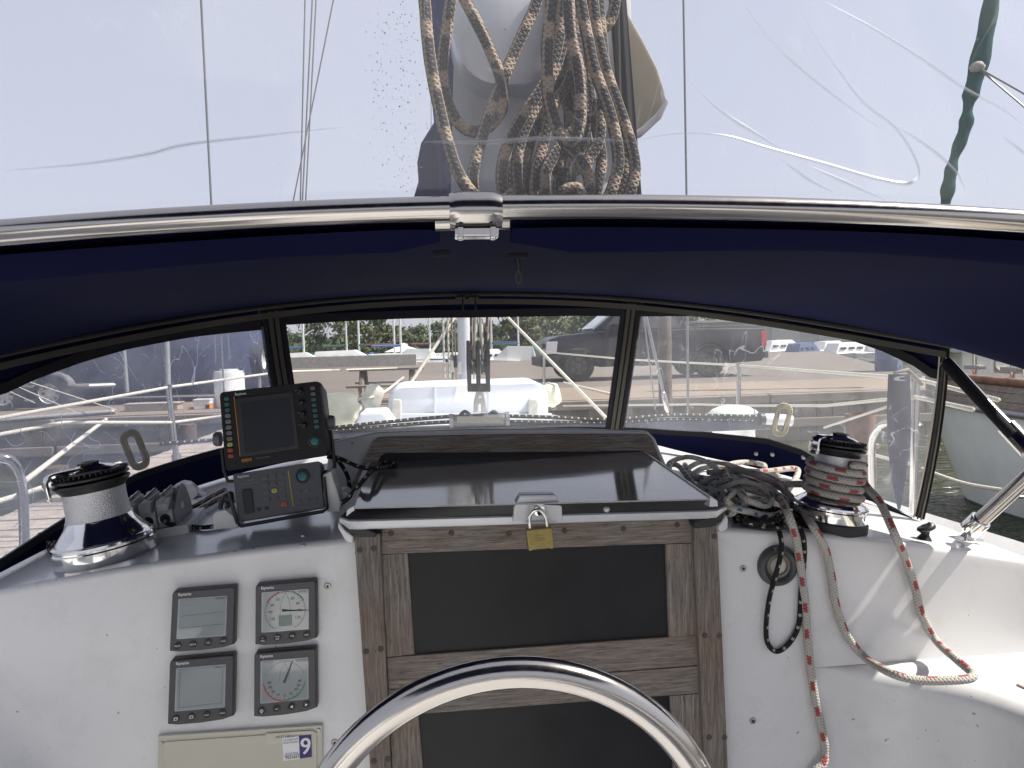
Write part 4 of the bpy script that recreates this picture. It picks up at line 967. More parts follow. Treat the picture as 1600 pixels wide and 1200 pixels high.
m = MB(); face_text(SF, '9521657', 0.32, 0.87, 0.0088, 0.0005, m, width=0.024, bold=0.0003); SF.line(0.02, 0.78, 0.57, 0.765, 0.0004, 0.0005, 0.0001, m); obj('lettering', m, M['ink'], sk, None, fix=False)

# ================================================================ radar display and its control head
YE = 1.40
rd = thing('radar_display', 'black radar display with blank screen and coloured side keys', 'display', PY(435, 730, YE+0.06))
RF = Face([(342, 613), (499, 595), (513, 712), (352, 737)], YE, tilt=0.12)
def case(F, depth, mat, parent, r=0.008, name='case', back=0.9):
    m = MB(); pts = []
    ru, rv = r/F.w, r/F.h
    for cx, cy, a0 in ((1-ru, rv, -90), (1-ru, 1-rv, 0), (ru, 1-rv, 90), (ru, rv, 180)):
        for k in range(5): w = math.radians(a0+22.5*k); pts.append((cx+ru*math.cos(w), cy+rv*math.sin(w)))
    sc = lambda q, f: [(0.5+(u-0.5)*f, 0.5+(v-0.5)*f) for u, v in q]
    m.loft([[F.at(u, v, 0.0) for u, v in sc(pts, 0.985)], [F.at(u, v, -0.003) for u, v in pts], [F.at(u, v, -0.03) for u, v in pts], [F.at(u, v, -depth) for u, v in sc(pts, back)]])
    return obj(name, m, mat, parent, 40)
case(RF, 0.13, M['caseblack'], rd)
obj('screen_bezel', RF.rrect(0.155, 0.10, 0.725, 0.845, 0.003, 0.0015, -0.002), M['blackplastic'], rd, None, bev=0.001)
obj('screen', RF.rrect(0.205, 0.165, 0.69, 0.805, 0.004, 0.0022, 0.0), M['screen'], rd, None)
m = MB(); RF.line(0.145, 0.075, 0.155, 0.835, 0.0011, 0.0012, -0.001, m); RF.line(0.705, 0.095, 0.718, 0.845, 0.0011, 0.0012, -0.001, m); obj('orange_stripes', m, M['orange'], rd, None, fix=False)
m = MB(); face_text(RF, 'Raytheon', 0.21, 0.055, 0.0065, 0.0006, m, width=0.020, bold=0.0002); obj('lettering', m, M['white'], rd, None, fix=False)
m = MB(); face_text(RF, 'R20XX', 0.215, 0.895, 0.0075, 0.0006, m, width=0.018, bold=0.0003); obj('lettering', m, M['orange'], rd, None, fix=False)
m = MB(); face_text(RF, 'RASTER SCAN RADAR', 0.37, 0.895, 0.0032, 0.0006, m, width=0.026); obj('lettering', m, M['greykey'], rd, None, fix=False)
def keyrow(F, parent, spots, mat, w, h, d=0.0028, legend=True):
    for u, v in spots:
        k = obj('key', F.rrect(u-w/F.w/2, v-h/F.h/2, u+w/F.w/2, v+h/F.h/2, h*0.42, d, -0.001), M[mat], parent, None, bev=0.0005)
        if legend:
            mm = MB(); F.line(u-w/F.w*0.22, v, u+w/F.w*0.22, v, 0.0011, d+0.0003, d-0.0002, mm); obj('key_legend', mm, M['ink'], k, None, fix=False)
col = [0.085+0.0725*k for k in range(11)]
keyrow(RF, rd, [(0.072-0.000*k, v+0.008) for k, v in enumerate(col[:3])], 'teal', 0.0088, 0.0066)
keyrow(RF, rd, [(0.070, v+0.008) for v in col[3:8]], 'greykey', 0.0100, 0.0068)
keyrow(RF, rd, [(0.068, col[8]+0.008)], 'yellow', 0.0095, 0.0068); keyrow(RF, rd, [(0.067, v+0.008) for v in col[9:]], 'redkey', 0.0098, 0.0068)
keyrow(RF, rd, [(0.925, 0.09), (0.924, 0.165)], 'greykey', 0.0085, 0.0062); keyrow(RF, rd, [(0.922, 0.24+0.072*k) for k in range(6)], 'teal', 0.0085, 0.0062)
for k in range(4):
    c = RF.at(0.805, 0.115+0.15*k, 0.0); Rm = Matrix.Translation(c) @ RF.n.to_track_quat('Z', 'Y').to_matrix().to_4x4()
    o = obj('knob', MB().lathe([(0.0003, 0.0105), (0.0035, 0.0105), (0.0048, 0.009), (0.0052, 0.003), (0.0068, 0.002), (0.007, -0.001)], 22), M['blackplastic'], rd, 40, M=Rm)
    mm = MB(); RF.line(0.745, 0.092+0.15*k, 0.78, 0.088+0.15*k, 0.0007, 0.0006, -0.0005, mm); obj('knob_legend', mm, M['greykey'], o, None, fix=False)
def trackball(F, u, v, R_, parent):
    c = F.at(u, v, 0.0); Rm = Matrix.Translation(c) @ F.n.to_track_quat('Z', 'Y').to_matrix().to_4x4(); s = R_/0.02
    o = obj('track_pad_ring', MB().lathe([(0.014*s, 0.001), (0.0165*s, 0.0028), (0.019*s, 0.002), (0.02*s, -0.001)], 40, cap=False), M['casegrey'], parent, 60, M=Rm)
    obj('track_pad', MB().lathe([(0.0003, 0.0042), (0.008*s, 0.0038), (0.0118*s, 0.0028), (0.0132*s, 0.001), (0.0132*s, -0.001)], 32), M['teal'], o, 60, M=Rm)
trackball(RF, 0.885, 0.785, 0.0128, rd)
for x, y in ((345, 686), (513, 660)):
    a = PY(x, y, YE+0.05); sg = -1 if x < 400 else 1
    obj('side_knob', MB().lathe([(0.0003, 0.012), (0.012, 0.012), (0.014, 0.008), (0.014, 0.0)], 20), M['midgrey'], rd, 40, M=Matrix.Translation(a) @ Matrix.Rotation(math.radians(90*sg), 4, 'Y'))
# yoke bracket carrying both units
yk = [PY(516, 672, YE+0.05), PY(519, 690, YE+0.05), PY(523, 728, YE+0.05), PY(519, 735, YE+0.05), PY(505, 738, YE+0.05), PY(375, 752, YE+0.05), PY(356, 752, YE+0.05), PY(350, 735, YE+0.05), PY(347, 700, YE+0.05)]
obj('yoke_bracket', MB().tube(yk, 0.0035, 8), M['blackplastic'], rd, 60)
ch_ = thing('plotter_keypad', 'grey plotter keypad unit mounted under the radar display', 'plotter', PY(440, 820, YE+0.04))
KF = Face([(363, 741), (499, 720), (507, 793), (372, 815)], YE-0.008, tilt=0.25)
case(KF, 0.07, M['gunmetal'], ch_, 0.004, back=0.95)
m = MB(); face_text(KF, 'Raytheon', 0.12, 0.085, 0.0065, 0.0006, m, width=0.020, bold=0.0002); obj('lettering', m, M['white'], ch_, None, fix=False)
m = MB(); KF.line(0.16, 0.19, 0.24, 0.185, 0.001, 0.0005, -0.0005, m); KF.line(0.07, 0.245, 0.28, 0.25, 0.0005, 0.0005, -0.0005, m); obj('small_print', m, M['greykey'], ch_, None, fix=False)
obj('card_slot', KF.rrect(0.085, 0.36, 0.20, 0.88, 0.004, 0.0025, -0.002), M['blackplastic'], ch_, None, bev=0.0012)
sp = [(0.36+0.093*i, 0.185+0.150*j) for j in range(4) for i in range(3)]
keyrow(KF, ch_, [q for k, q in enumerate(sp) if k != 7], 'dimkey', 0.0105, 0.0072); keyrow(KF, ch_, [sp[7]], 'yellow', 0.0105, 0.0078)
keyrow(KF, ch_, [(0.545, 0.80)], 'orangekey', 0.0115, 0.0078); keyrow(KF, ch_, [(0.72, 0.585), (0.815, 0.585)] + [(0.71+0.093*i, 0.79) for i in range(3)], 'dimkey', 0.0105, 0.0072)
m = MB(); KF.line(0.635, 0.10, 0.645, 0.87, 0.0018, 0.0012, -0.001, m); obj('yellow_stripe', m, plain('yellow_line', (0.5, 0.38, 0.03)), ch_, None, fix=False)
trackball(KF, 0.79, 0.27, 0.0145, ch_)
for u in (0.25, 0.34): obj('round_key', KF.disc(u, 0.82+0.0*u, 0.0035, 0.002, -0.001), M['blackplastic'], ch_, 40)
for x, y, sg in ((365, 778, -1), (503, 759, 1)):
    a = PY(x, y, YE+0.02); obj('clamp_knob', MB().lathe([(0.0003, 0.014), (0.010, 0.014), (0.012, 0.011), (0.012, 0.002), (0.007, 0.0)], 16), M['blackplastic'], ch_, 40, M=Matrix.Translation(a) @ Matrix.Rotation(math.radians(90*sg), 4, 'Y'))
tr = [PY(357, 768, YE-0.01), PY(371, 817, YE-0.012), PY(376, 822, YE-0.012), PY(505, 799, YE-0.012), PY(511, 794, YE-0.012), PY(506, 745, YE-0.01)]
obj('tray_bracket', MB().tube(tr, 0.0035, 8), M['blackplastic'], ch_, 60)
# white plastic mounts and cables
for q, nm, lab in (([(504, 742), (517, 736), (533, 786), (531, 800), (505, 800)], 'mounting_cheek', 'white plastic cheek bracket right of the keypad unit'), ([(336, 800), (352, 796), (372, 812), (372, 826), (333, 828), (331, 806)], 'cable_gland', 'white cable gland block left of the keypad unit')):
    o = obj(nm, pslab(q, YE+0.0, 0.05), M['whiteplastic'], None, None, bev=0.004); tag(o, lab, 'bracket')
obj_ = obj('cable_gland', pslab([(516, 772), (540, 766), (552, 780), (552, 795), (516, 800)], YE+0.03, 0.05), M['whiteplastic'], None, None, bev=0.006); tag(obj_, 'white cable gland block between the keypad unit and hatch', 'bracket')
for k, pts in enumerate(([(346, 802), (345, 788), (352, 776), (362, 770)], [(354, 802), (354, 794), (360, 786), (366, 782)])):
    o = obj('power_cable', MB().tube(smooth([PY(x, y, YE+0.02) for x, y in pts], 5), 0.0042, 8), M['cable'], None, 60); tag(o, ('outer' if k == 0 else 'inner')+' black cable curving into the gland left of the keypad', 'cable')
# ================================================================ round grey socket, black fairlead
so = thing('deck_socket', 'round dark grey socket with cream centre on the starboard bulkhead', 'socket', PY(1214, 884, YB))
RS = Matrix.Translation(PY(1214, 883, YB)) @ Matrix.Rotation(math.radians(90), 4, 'X')
obj('flange', MB().lathe([(0.022, 0.004), (0.024, 0.010), (0.030, 0.013), (0.036, 0.010), (0.0385, 0.004), (0.0385, 0.0)], 48, RS, cap=False), M['casegrey'], so, 50)
obj('collar', MB().lathe([(0.0165, 0.005), (0.0165, 0.009), (0.0225, 0.007), (0.0225, 0.002)], 40, RS, cap=False), plain('aged_grey', (0.20, 0.18, 0.15), 0.6), so, 50)
obj('centre_cap', MB().lathe([(0.0003, 0.006), (0.012, 0.006), (0.0165, 0.004), (0.0165, 0.001)], 32, RS), M['cream'], so, 50)
obj('hinge_tab', MB().merge(MB().box((0.0, 0.034, 0.010), (0.022, 0.010, 0.008)), RS), M['casegrey'], so, None, bev=0.002)
fm = deck_frame(1444, 843); fl_ = thing('fairlead', 'small black mushroom fairlead on the deck below the dodger corner', 'fairlead', fm.translation)
obj('pedestal', MB().lathe([(0.014, 0.0), (0.012, 0.004), (0.0075, 0.010), (0.0075, 0.018), (0.011, 0.021)], 24, fm), M['blackplastic'], fl_, 50)
rings = [[fm @ (Vector((0.017*r*math.cos(a), 0.013*r*math.sin(a), z+0.006*math.cos(a))) ) for a in np.linspace(0, 6.283, 24, endpoint=False)] for r, z in ((0.6, 0.018), (1.0, 0.021), (1.0, 0.025), (0.7, 0.029), (0.2, 0.030))]
obj('cap', MB().loft(rings), M['blackplastic'], fl_, 60)
# ================================================================ ropes in the cockpit
def rope(name, label, pts, r, mat, sub=6, group=None, n=10, cat='rope', wob=0.0):
    o = obj(name, MB().tube(smooth(pts, sub), r, n), M[mat], None, 180); return tag(o, label, cat, group)
RD = 0.0074
def wallp(px, py, off): 
    p = PY(px, py, YB); return EYE+(p-EYE)*(1-off/1.3)
# starboard: red-flecked sheet, five wraps on the drum, tails over the bulkhead
wr = []
KX, KZ = 0.785, 0.84
for k in range(int(4.3*24)+1):
    a = math.radians(20 - 15*k); h = (WZ+0.055)+(0.0160/KZ)*k/24.0
    rr = 0.0535+RD/KX + 0.005*max(0, 1-k/24.0)
    wr.append(WRM @ Vector((rr*math.cos(a), rr*math.sin(a), h)))
lead = [PK(1090, 730, 0.02), PK(1120, 726, 0.03), PK(1170, 728, 0.035), PK(1205, 745, 0.03)]
tail = [WRM @ Vector((0.068, 0.015, WZ+0.13)), PD(1352, 757, 1.42), PD(1375, 785, 1.37), PD(1398, 835, 1.325), wallp(1415, 875, 0.018), wallp(1430, 920, 0.012), wallp(1440, 960, 0.012), wallp(1462, 1000, 0.012), PD(1492, 1028, 1.285), PD(1512, 1045, 1.255), PD(1521, 1053, 1.24), PD(1515, 1060, 1.23),
        PD(1485, 1063, 1.23), PD(1440, 1063, 1.24), PD(1395, 1053, 1.26), wallp(1350, 1026, 0.012), wallp(1322, 990, 0.010), wallp(1306, 945, 0.010), wallp(1300, 905, 0.010), wallp(1290, 860, 0.012), wallp(1270, 822, 0.025), PK(1248, 790, 0.03), PK(1215, 758, 0.045), PK(1180, 742, 0.06), PK(1150, 735, 0.06), PK(1135, 742, 0.05), PK(1150, 757, 0.055), PK(1185, 768, 0.05), PK(1215, 776, 0.045), PK(1230, 800, 0.04), wallp(1243, 838, 0.022), wallp(1250, 880, 0.013), wallp(1258, 940, 0.011), wallp(1262, 1000, 0.011), wallp(1270, 1070, 0.011), wallp(1284, 1140, 0.012), wallp(1290, 1175, 0.012), wallp(1286, 1195, 0.02), wallp(1270, 1215, 0.02), wallp(1262, 1300, 0.015)]
o = MB(); pts = smooth(wr, 1)
rope('sheet_rope', 'red-flecked white rope wound on the starboard winch and hanging down the bulkhead', wr+tail, RD, 'rope_red', 5, n=12)
rope('sheet_rope', 'red-flecked rope loop lying on the pile nearest the winch', [PK(1225, 775, 0.02), PK(1246, 742, 0.04), PK(1240, 732, 0.045), PK(1190, 737, 0.04), PK(1145, 733, 0.035), PK(1140, 726, 0.03), PK(1165, 722, 0.025), PK(1192, 726, 0.03), PK(1195, 733, 0.035)], RD, 'rope_red', 6, n=12)
rope('sheet_rope', 'red-flecked rope running from the pile to the winch drum', [PK(1165, 755, 0.02), PK(1200, 750, 0.03), PK(1225, 756, 0.035), WRM @ Vector((-0.066, 0.0, WZ+0.075))], RD, 'rope_red', 6, n=12)
rope('sheet_rope', 'red-flecked rope end tucked behind the winch base', [PK(1195, 762, 0.02), PK(1225, 785, 0.025), PK(1252, 795, 0.02), PK(1275, 818, 0.012)], RD, 'rope_red', 6, n=12)
B1 = [PK(1042, 735, 0.01), PK(1048, 722, 0.03), PK(1075, 714, 0.045), PK(1105, 722, 0.05), PK(1122, 738, 0.045), PK(1108, 748, 0.03), PK(1080, 740, 0.02), PK(1070, 726, 0.02), PK(1074, 748, 0.015), PK(1090, 760, 0.02), PK(1120, 748, 0.04), PK(1145, 745, 0.05), PK(1158, 765, 0.05), PK(1155, 790, 0.035), PK(1140, 803, 0.02), PK(1128, 795, 0.015)]
rope('halyard_tail', 'blue-flecked white rope looping beside the hatch', B1, 0.0064, 'rope_blue', 6, n=12)
B2 = [PK(1092, 768, 0.012), PK(1098, 752, 0.03), PK(1118, 746, 0.035), PK(1135, 752, 0.03), PK(1142, 768, 0.025), PK(1165, 778, 0.025), PK(1190, 786, 0.02), PK(1205, 792, 0.01), PK(1180, 800, 0.01), PK(1150, 790, 0.01), PK(1120, 770, 0.012), PK(1100, 775, 0.010)]
rope('halyard_tail', 'blue-flecked rope coil lying under the red-flecked pile', B2, 0.0062, 'rope_blue', 6, n=12)
rr_ = random.Random(12)
for k, (cx, cy) in enumerate(((1130, 765), (1175, 770), (1110, 742), (1190, 750))):
    q = []
    for i in range(13):
        a = i*0.9+k; q.append(PK(cx+28*math.cos(a)*rr_.uniform(0.6, 1.2), cy+13*math.sin(a)*rr_.uniform(0.6, 1.2), 0.008+0.0025*i*rr_.uniform(0.6, 1.1)))
    rope('coiled_rope', ('grey-white rope tangle at the hatch side of the pile', 'grey-white rope tangle in the middle of the pile', 'grey-white rope tangle at the far edge of the pile', 'grey-white rope tangle behind the pile by the winch')[k], q, 0.006, 'rope_blue' if k % 2 == 0 else 'rope_grey', 6)
for k, (lab, q) in enumerate((
    ('pale rope bight spilling onto the hatch edge', [(1098, 778, .02), (1080, 752, .03), (1060, 728, .04), (1046, 728, .04), (1052, 745, .035), (1078, 758, .045), (1105, 765, .05), (1130, 772, .05), (1128, 790, .035), (1112, 786, .03), (1108, 768, .04), (1122, 752, .055), (1148, 752, .06)]),
    ('pale rope bight arched over the middle of the pile', [(1110, 775, .02), (1130, 760, .055), (1160, 752, .07), (1188, 760, .065), (1205, 778, .05), (1196, 790, .04), (1170, 782, .05), (1150, 768, .06), (1135, 780, .05), (1150, 795, .03)]),
    ('pale rope strand draped along the front of the pile', [(1090, 762, .02), (1110, 780, .035), (1140, 792, .035), (1172, 800, .03), (1200, 806, .02), (1222, 800, .02), (1228, 782, .03), (1210, 770, .045)]),
    ('pale rope loop at the back of the pile', [(1070, 735, .02), (1095, 722, .035), (1130, 724, .04), (1165, 735, .045), (1200, 744, .04), (1225, 758, .03), (1205, 762, .04), (1170, 750, .05), (1135, 738, .05), (1105, 738, .045)]))):
    rope('coiled_rope', lab, [PK(x, y, h) for x, y, h in q], 0.0064, ('rope_blue', 'rope_grey', 'rope_blue', 'rope_red')[k], 6, n=12)
# black lines with white flecks
K1 = [PK(1150, 815, 0.006), PK(1170, 805, 0.012), PK(1195, 800, 0.02), PK(1190, 815, 0.02), PK(1175, 822, 0.01), PK(1205, 826, 0.012), PK(1225, 822, 0.012), PK(1210, 805, 0.016), wallp(1219, 836, 0.014), wallp(1221, 860, 0.02), wallp(1213, 895, 0.02), wallp(1202, 935, 0.012), wallp(1197, 980, 0.008), wallp(1200, 1006, 0.008), wallp(1214, 1018, 0.008), wallp(1234, 1004, 0.008), wallp(1248, 975, 0.008), wallp(1252, 920, 0.008), wallp(1257, 860, 0.010), PK(1250, 826, 0.010), PK(1225, 806, 0.010)]
rope('furling_line', 'black white-flecked line hanging in a loop over the round socket', K1, 0.0046, 'rope_black', 7)
for k in range(3):
    q = []
    for i in range(14):
        a = i*0.85+k*2; q.append(PK(1190+42*math.cos(a)*rr_.uniform(0.5, 1.1), 806+16*math.sin(a)*rr_.uniform(0.5, 1.0), 0.006+0.003*rr_.random()*i*0.6))
    rope('furling_line', ('black line tangle nearest the hatch under the white ropes', 'black line tangle against the starboard winch plinth', 'black line tangle at the deck edge above the round socket')[k], q, 0.0044, 'rope_black', 6)
# port: reefing lines
rope('reefing_line', 'black white-flecked line entering the right-hand rope clutch', [CM @ Vector((0.028, -0.012, 0.034)), CM @ Vector((0.036, -0.03, 0.026)), PK(290, 822, 0.006), PK(320, 824, 0.006), PK(352, 818, 0.006), PK(378, 806, 0.006)], 0.0046, 'rope_black', 6)
for k, q in enumerate(([(292, 796), (310, 788), (330, 776), (352, 765)], [(296, 803), (314, 795), (336, 783), (356, 772)])):
    rope('control_line', ('upper' if k == 0 else 'lower')+' brown-flecked line running forward from the rope clutches', [PK(x, y, 0.012) for x, y in q], 0.0050, 'rope_tan', 6)
rope('knotted_line', 'black line with two loops right of the plotter, lying over the hatch corner', [PY(512, 714, 1.50), PY(530, 716, 1.49), PY(560, 729, 1.47), PY(585, 732, 1.46), PZ(605, 730, ZH+0.008), PZ(619, 728, ZH+0.010), PZ(608, 722, ZH+0.016), PZ(592, 727, ZH+0.010), PY(575, 742, 1.40), PY(558, 762, 1.39), PY(540, 782, 1.40), PY(525, 786, 1.41), PY(508, 783, 1.42)], 0.0043, 'rope_black', 7)
rope('knotted_line', 'black cable-like line looping beside the white cheek bracket', [PY(514, 708, 1.52), PY(530, 722, 1.52), PY(543, 744, 1.51), PY(546, 765, 1.50), PY(541, 782, 1.49)], 0.0043, 'rope_black', 7)
rope('lashing_line', 'short black line tied outside the port winch', [PK(62, 835, 0.01), PK(75, 848, 0.018), PK(92, 858, 0.014), PK(86, 866, 0.008), PK(76, 854, 0.012), PK(88, 848, 0.02), PK(80, 860, 0.01), PK(100, 866, 0.006)], 0.0050, 'rope_black', 6)
# ================================================================ boom, sail bundle and hanging rope coils, seen through the top sheet
YO = 1.05
bm_ = thing('boom', 'pale grey aluminium boom ending above the dodger', 'boom', PY(800, 60, 2.5))
c0 = PY(790, 10, YO); 
def sect(y, s=1.0): return [Vector((c0.x+0.078*s*math.copysign(abs(math.cos(a))**0.7, math.cos(a)), y, c0.z+0.11*s*math.copysign(abs(math.sin(a))**0.8, math.sin(a)))) for a in np.linspace(0, 2*math.pi, 36, endpoint=False)]
obj('extrusion', MB().loft([sect(YO+0.01), sect(2.5), [p+Vector((-0.0, 0, 0.10)) for p in sect(5.5)]]), M['alu'], bm_, 50)
obj('end_cap', MB().loft([sect(YO-0.012, 0.9), sect(YO-0.008, 1.0), sect(YO+0.012, 1.03), sect(YO+0.014, 0.98)]), M['alu'], bm_, 50)
m = MB().lathe([(0.0002, 0.001), (0.001, 0.001), (0.0015, 0)], 8); obj('end_bolt', m, M['brushed'], bm_, 50, M=Matrix.Translation(PY(790, 45, YO-0.014)) @ Matrix.Rotation(1.57, 4, 'X'))
def cloth(name, mat, quad, Y0, Y1, amp, freq, parent, n=40, k=24, ph=0.0):
    a, b, c, d = quad
    def f(u, v):
        x = a[0]*(1-u)*(1-v)+b[0]*u*(1-v)+c[0]*u*v+d[0]*(1-u)*v; y = a[1]*(1-u)*(1-v)+b[1]*u*(1-v)+c[1]*u*v+d[1]*(1-u)*v
        return PY(x, y, Y0+(Y1-Y0)*u + amp*math.sin(freq*u*6.28+ph+1.5*v)+0.5*amp*math.sin(2.3*freq*u*6.28+4*v+ph))
    return obj(name, MB().grid(f, n, k), M[mat], parent, 180, fix=False)
sb = thing('sail_cover', 'bundled sail cover of white cloth and navy canvas under the boom end', 'sail cover', PY(850, 300, YO+0.1))
cloth('white_lining', 'sailwhite', [(712, -60), (880, -60), (890, 306), (704, 318)], 1.10, 1.12, 0.012, 1.2, sb)
cloth('white_lining', 'sailwhite', [(868, -60), (985, -60), (990, 322), (872, 322)], 1.16, 1.10, 0.02, 1.6, sb, ph=2)
cloth('grey_fold', 'sailwhite', [(830, 150), (960, 120), (1000, 330), (800, 330)], 1.22, 1.18, 0.03, 1.1, sb, ph=1)
cloth('navy_side', 'navytop', [(655, -60), (724, -60), (722, 322), (690, 322)], 1.16, 1.13, 0.008, 1, sb)
pts = [(640, 322), (652, 282), (650, 252), (656, 222), (676, 190), (690, 168), (726, 150), (726, 322)]
A_ = [PY(x, y, 1.20) for x, y in pts]; obj('navy_fold', MB().hexa(A_, [p+Vector((0.01, 0.06, 0)) for p in A_]), M['navytop'], sb, None, bev=0.012, seg=3)
cloth('navy_edge', 'binding', [(946, -60), (974, -60), (1004, 322), (978, 322)], 1.04, 1.04, 0.003, 1, sb)
cloth('zip_strip', 'zip', [(958, -60), (966, -60), (972, 165), (964, 165)], 1.034, 1.034, 0.001, 1, sb, n=4)
pts = [(970, -40), (985, 25), (1005, 60), (1028, 105), (1040, 142), (1045, 160), (1030, 185), (1005, 208), (980, 214)]
A_ = [PY(x, y, 1.09) for x, y in pts]; obj('beige_flap', MB().hexa(A_, [p+Vector((-0.01, 0.05, 0)) for p in A_]), M['canvas_beige'], sb, None, bev=0.008, seg=3)
pts = [(1034, 138), (1046, 158), (1034, 184), (1004, 212), (982, 222), (982, 212), (1004, 197), (1026, 176), (1037, 158)]
A_ = [PY(x, y, 1.075) for x, y in pts]; obj('white_hem', MB().hexa(A_, [p+Vector((0, 0.01, 0)) for p in A_]), M['sailwhite'], sb, None, bev=0.003)
def hang(label, pts, d0, d1=None, mat='rope_tan', r=0.0078):
    d1 = d1 or d0; n = len(pts)
    rope('hanging_rope', label, [PY(x, y, d0+(d1-d0)*i/(n-1)) for i, (x, y) in enumerate(pts)], r, mat, 7, 'coils hanging from the boom end', 12)
H = [
 ('outermost port coil of tan rope, falling from top left to the tube', [(659, -40), (664, 10), (667, 50), (672, 95), (680, 140), (690, 185), (700, 225), (712, 262), (728, 290), (748, 312), (775, 330)], 0.93, 0.90),
 ('port inner loop of tan rope curving round to meet the crossing strand', [(708, -40), (702, 20), (694, 70), (691, 110), (695, 145), (708, 180), (728, 202), (750, 205), (770, 192), (784, 170), (786, 140), (778, 110), (762, 70), (742, 30), (722, -10), (712, -40)], 0.97, 0.95),
 ('tan strand crossing down to the right under the boom end', [(850, -40), (836, 10), (818, 50), (800, 90), (788, 120), (776, 150), (762, 185), (752, 220), (744, 250), (738, 280), (742, 310), (752, 335)], 0.985, 0.93),
 ('tan loop nearest the middle with a pointed bottom', [(868, -40), (860, 20), (855, 70), (855, 120), (857, 155), (866, 190), (878, 212), (892, 224), (904, 205), (908, 160), (904, 110), (892, 50), (886, -40)], 0.92, 0.91),
 ('tan strand left of the pointed loop, swinging out to the lower left', [(884, -40), (876, 40), (868, 85), (855, 120), (835, 155), (812, 190), (796, 220), (785, 255), (784, 290), (792, 330)], 0.99, 0.94),
 ('tan strand second from the lower left, beside the swinging strand', [(890, -40), (884, 40), (870, 100), (848, 145), (830, 180), (815, 215), (808, 250), (808, 285), (818, 330)], 1.0, 0.955),
 ('tan strand dropping through the lower middle of the coils', [(895, 100), (884, 135), (868, 160), (856, 190), (848, 230), (838, 262), (836, 300), (840, 335)], 1.005, 0.97),
 ('tan strand curving from the pointed loop down to the right', [(872, 205), (884, 225), (898, 240), (910, 258), (920, 278), (920, 310), (914, 335)], 0.935, 0.93),
 ('short tan strand joining the lower middle coils at the tube', [(920, 170), (898, 200), (878, 225), (862, 250), (852, 275), (850, 335)], 1.0, 0.95),
 ('long starboard tan strand, second from the right', [(900, -40), (910, 20), (918, 60), (926, 100), (938, 135), (952, 175), (962, 215), (966, 255), (958, 290), (946, 318), (940, 335)], 0.935, 0.92),
 ('rightmost long tan strand falling behind the zip', [(922, -40), (928, 20), (936, 70), (948, 115), (962, 155), (976, 195), (988, 235), (992, 270), (984, 300), (972, 335)], 0.945, 0.925),
 ('tan strand inside the starboard pair, curving to a lower bend', [(880, -40), (890, 60), (896, 130), (904, 170), (912, 200), (918, 240), (905, 262), (885, 270), (868, 266), (860, 255)], 1.01, 1.0),
 ('tan loop closing between the starboard strands', [(915, 185), (930, 180), (936, 160), (938, 200), (934, 225), (922, 245), (912, 262)], 0.975, 0.96),
 ('tan rope end curled at the tube', [(868, 318), (880, 300), (896, 294), (906, 300), (908, 335)], 0.93, 0.925),
 ('tan strand packed left of the middle bundle, reaching the tube', [(900, -40), (880, 60), (872, 130), (852, 175), (832, 210), (822, 250), (820, 290), (828, 335)], 1.02, 0.985),
 ('tan strand packed at the back of the middle bundle', [(874, -40), (872, 60), (880, 130), (890, 190), (880, 240), (872, 290), (876, 335)], 1.03, 1.0),
 ('tan strand behind the starboard pair, straight at first', [(912, -40), (914, 60), (920, 140), (932, 200), (940, 250), (934, 290), (926, 335)], 1.02, 0.99),
 ('tan strand filling between pointed loop and starboard pair', [(894, -40), (902, 70), (912, 150), (914, 210), (900, 250), (890, 290), (896, 335)], 1.0, 0.97),
 ('tan strand at the right of the bundle, bowing outward low down', [(932, -40), (940, 60), (950, 140), (968, 200), (978, 250), (974, 295), (962, 335)], 1.0, 0.96),
 ('tan strand lying along the left side of the bundle', [(862, -40), (866, 60), (858, 130), (838, 180), (820, 225), (800, 265), (798, 300), (806, 335)], 1.025, 0.98),
 ('tan strand high on the starboard side behind the zip edge', [(966, -40), (960, 10), (952, 35), (942, 44)], 1.0, 1.0),
]
for lab, p, d0, d1 in H: hang(lab, p, d0, d1)
# ================================================================ water, quay, far shore
t = NT('green_water'); v = t.obj((1, 1, 1)); n1 = t.noise(v, 1.6, 3); n2 = t.noise(t.obj((0.5, 1.4, 1)), 5.0, 4)
t.set(Base_Color=(0.030, 0.034, 0.013), Roughness=0.05, Specular_IOR_Level=0.4); t.bump(t.math('ADD', n1, t.math('MULTIPLY', n2, 0.55)), 0.9, 0.22); M['water'] = t.m
tag(obj('water', MB().add([(-400, -60, 0), (400, -60, 0), (400, 600, 0), (-400, 600, 0)], [(0, 1, 2, 3)]), M['water'], None, None), 'dark green harbour water with small ripples', kind='structure')
t = NT('sandy_gravel'); v = t.obj(); n1 = t.noise(v, 0.35, 6, 0.6); n2 = t.noise(v, 14, 5)
t.set(Base_Color=t.mix(n1, (0.145, 0.112, 0.085), (0.24, 0.19, 0.145)), Roughness=0.95); t.bump(n2, 0.5, 0.03); M['sand'] = t.m
t = NT('asphalt_lot'); v = t.obj(); n1 = t.noise(v, 0.5, 6, 0.6); t.set(Base_Color=t.mix(n1, (0.095, 0.080, 0.070), (0.155, 0.132, 0.114)), Roughness=0.9); t.bump(t.noise(v, 30, 4), 0.4, 0.02); M['lot'] = t.m
M['timber'] = m_teak('grey_timber', 'x', 1.1); M['timber_y'] = m_teak('grey_timber_y', 'y', 1.6); M['timber_pale'] = m_teak('pale_plank', 'x', 2.6)
M['pile'] = plain('creosote_pile', (0.085, 0.055, 0.042), 0.85, var=0.35, scale=12, bump=0.4)
M['pile_red'] = plain('red_brown_timber', (0.20, 0.105, 0.075), 0.8, var=0.3, scale=10, bump=0.3)
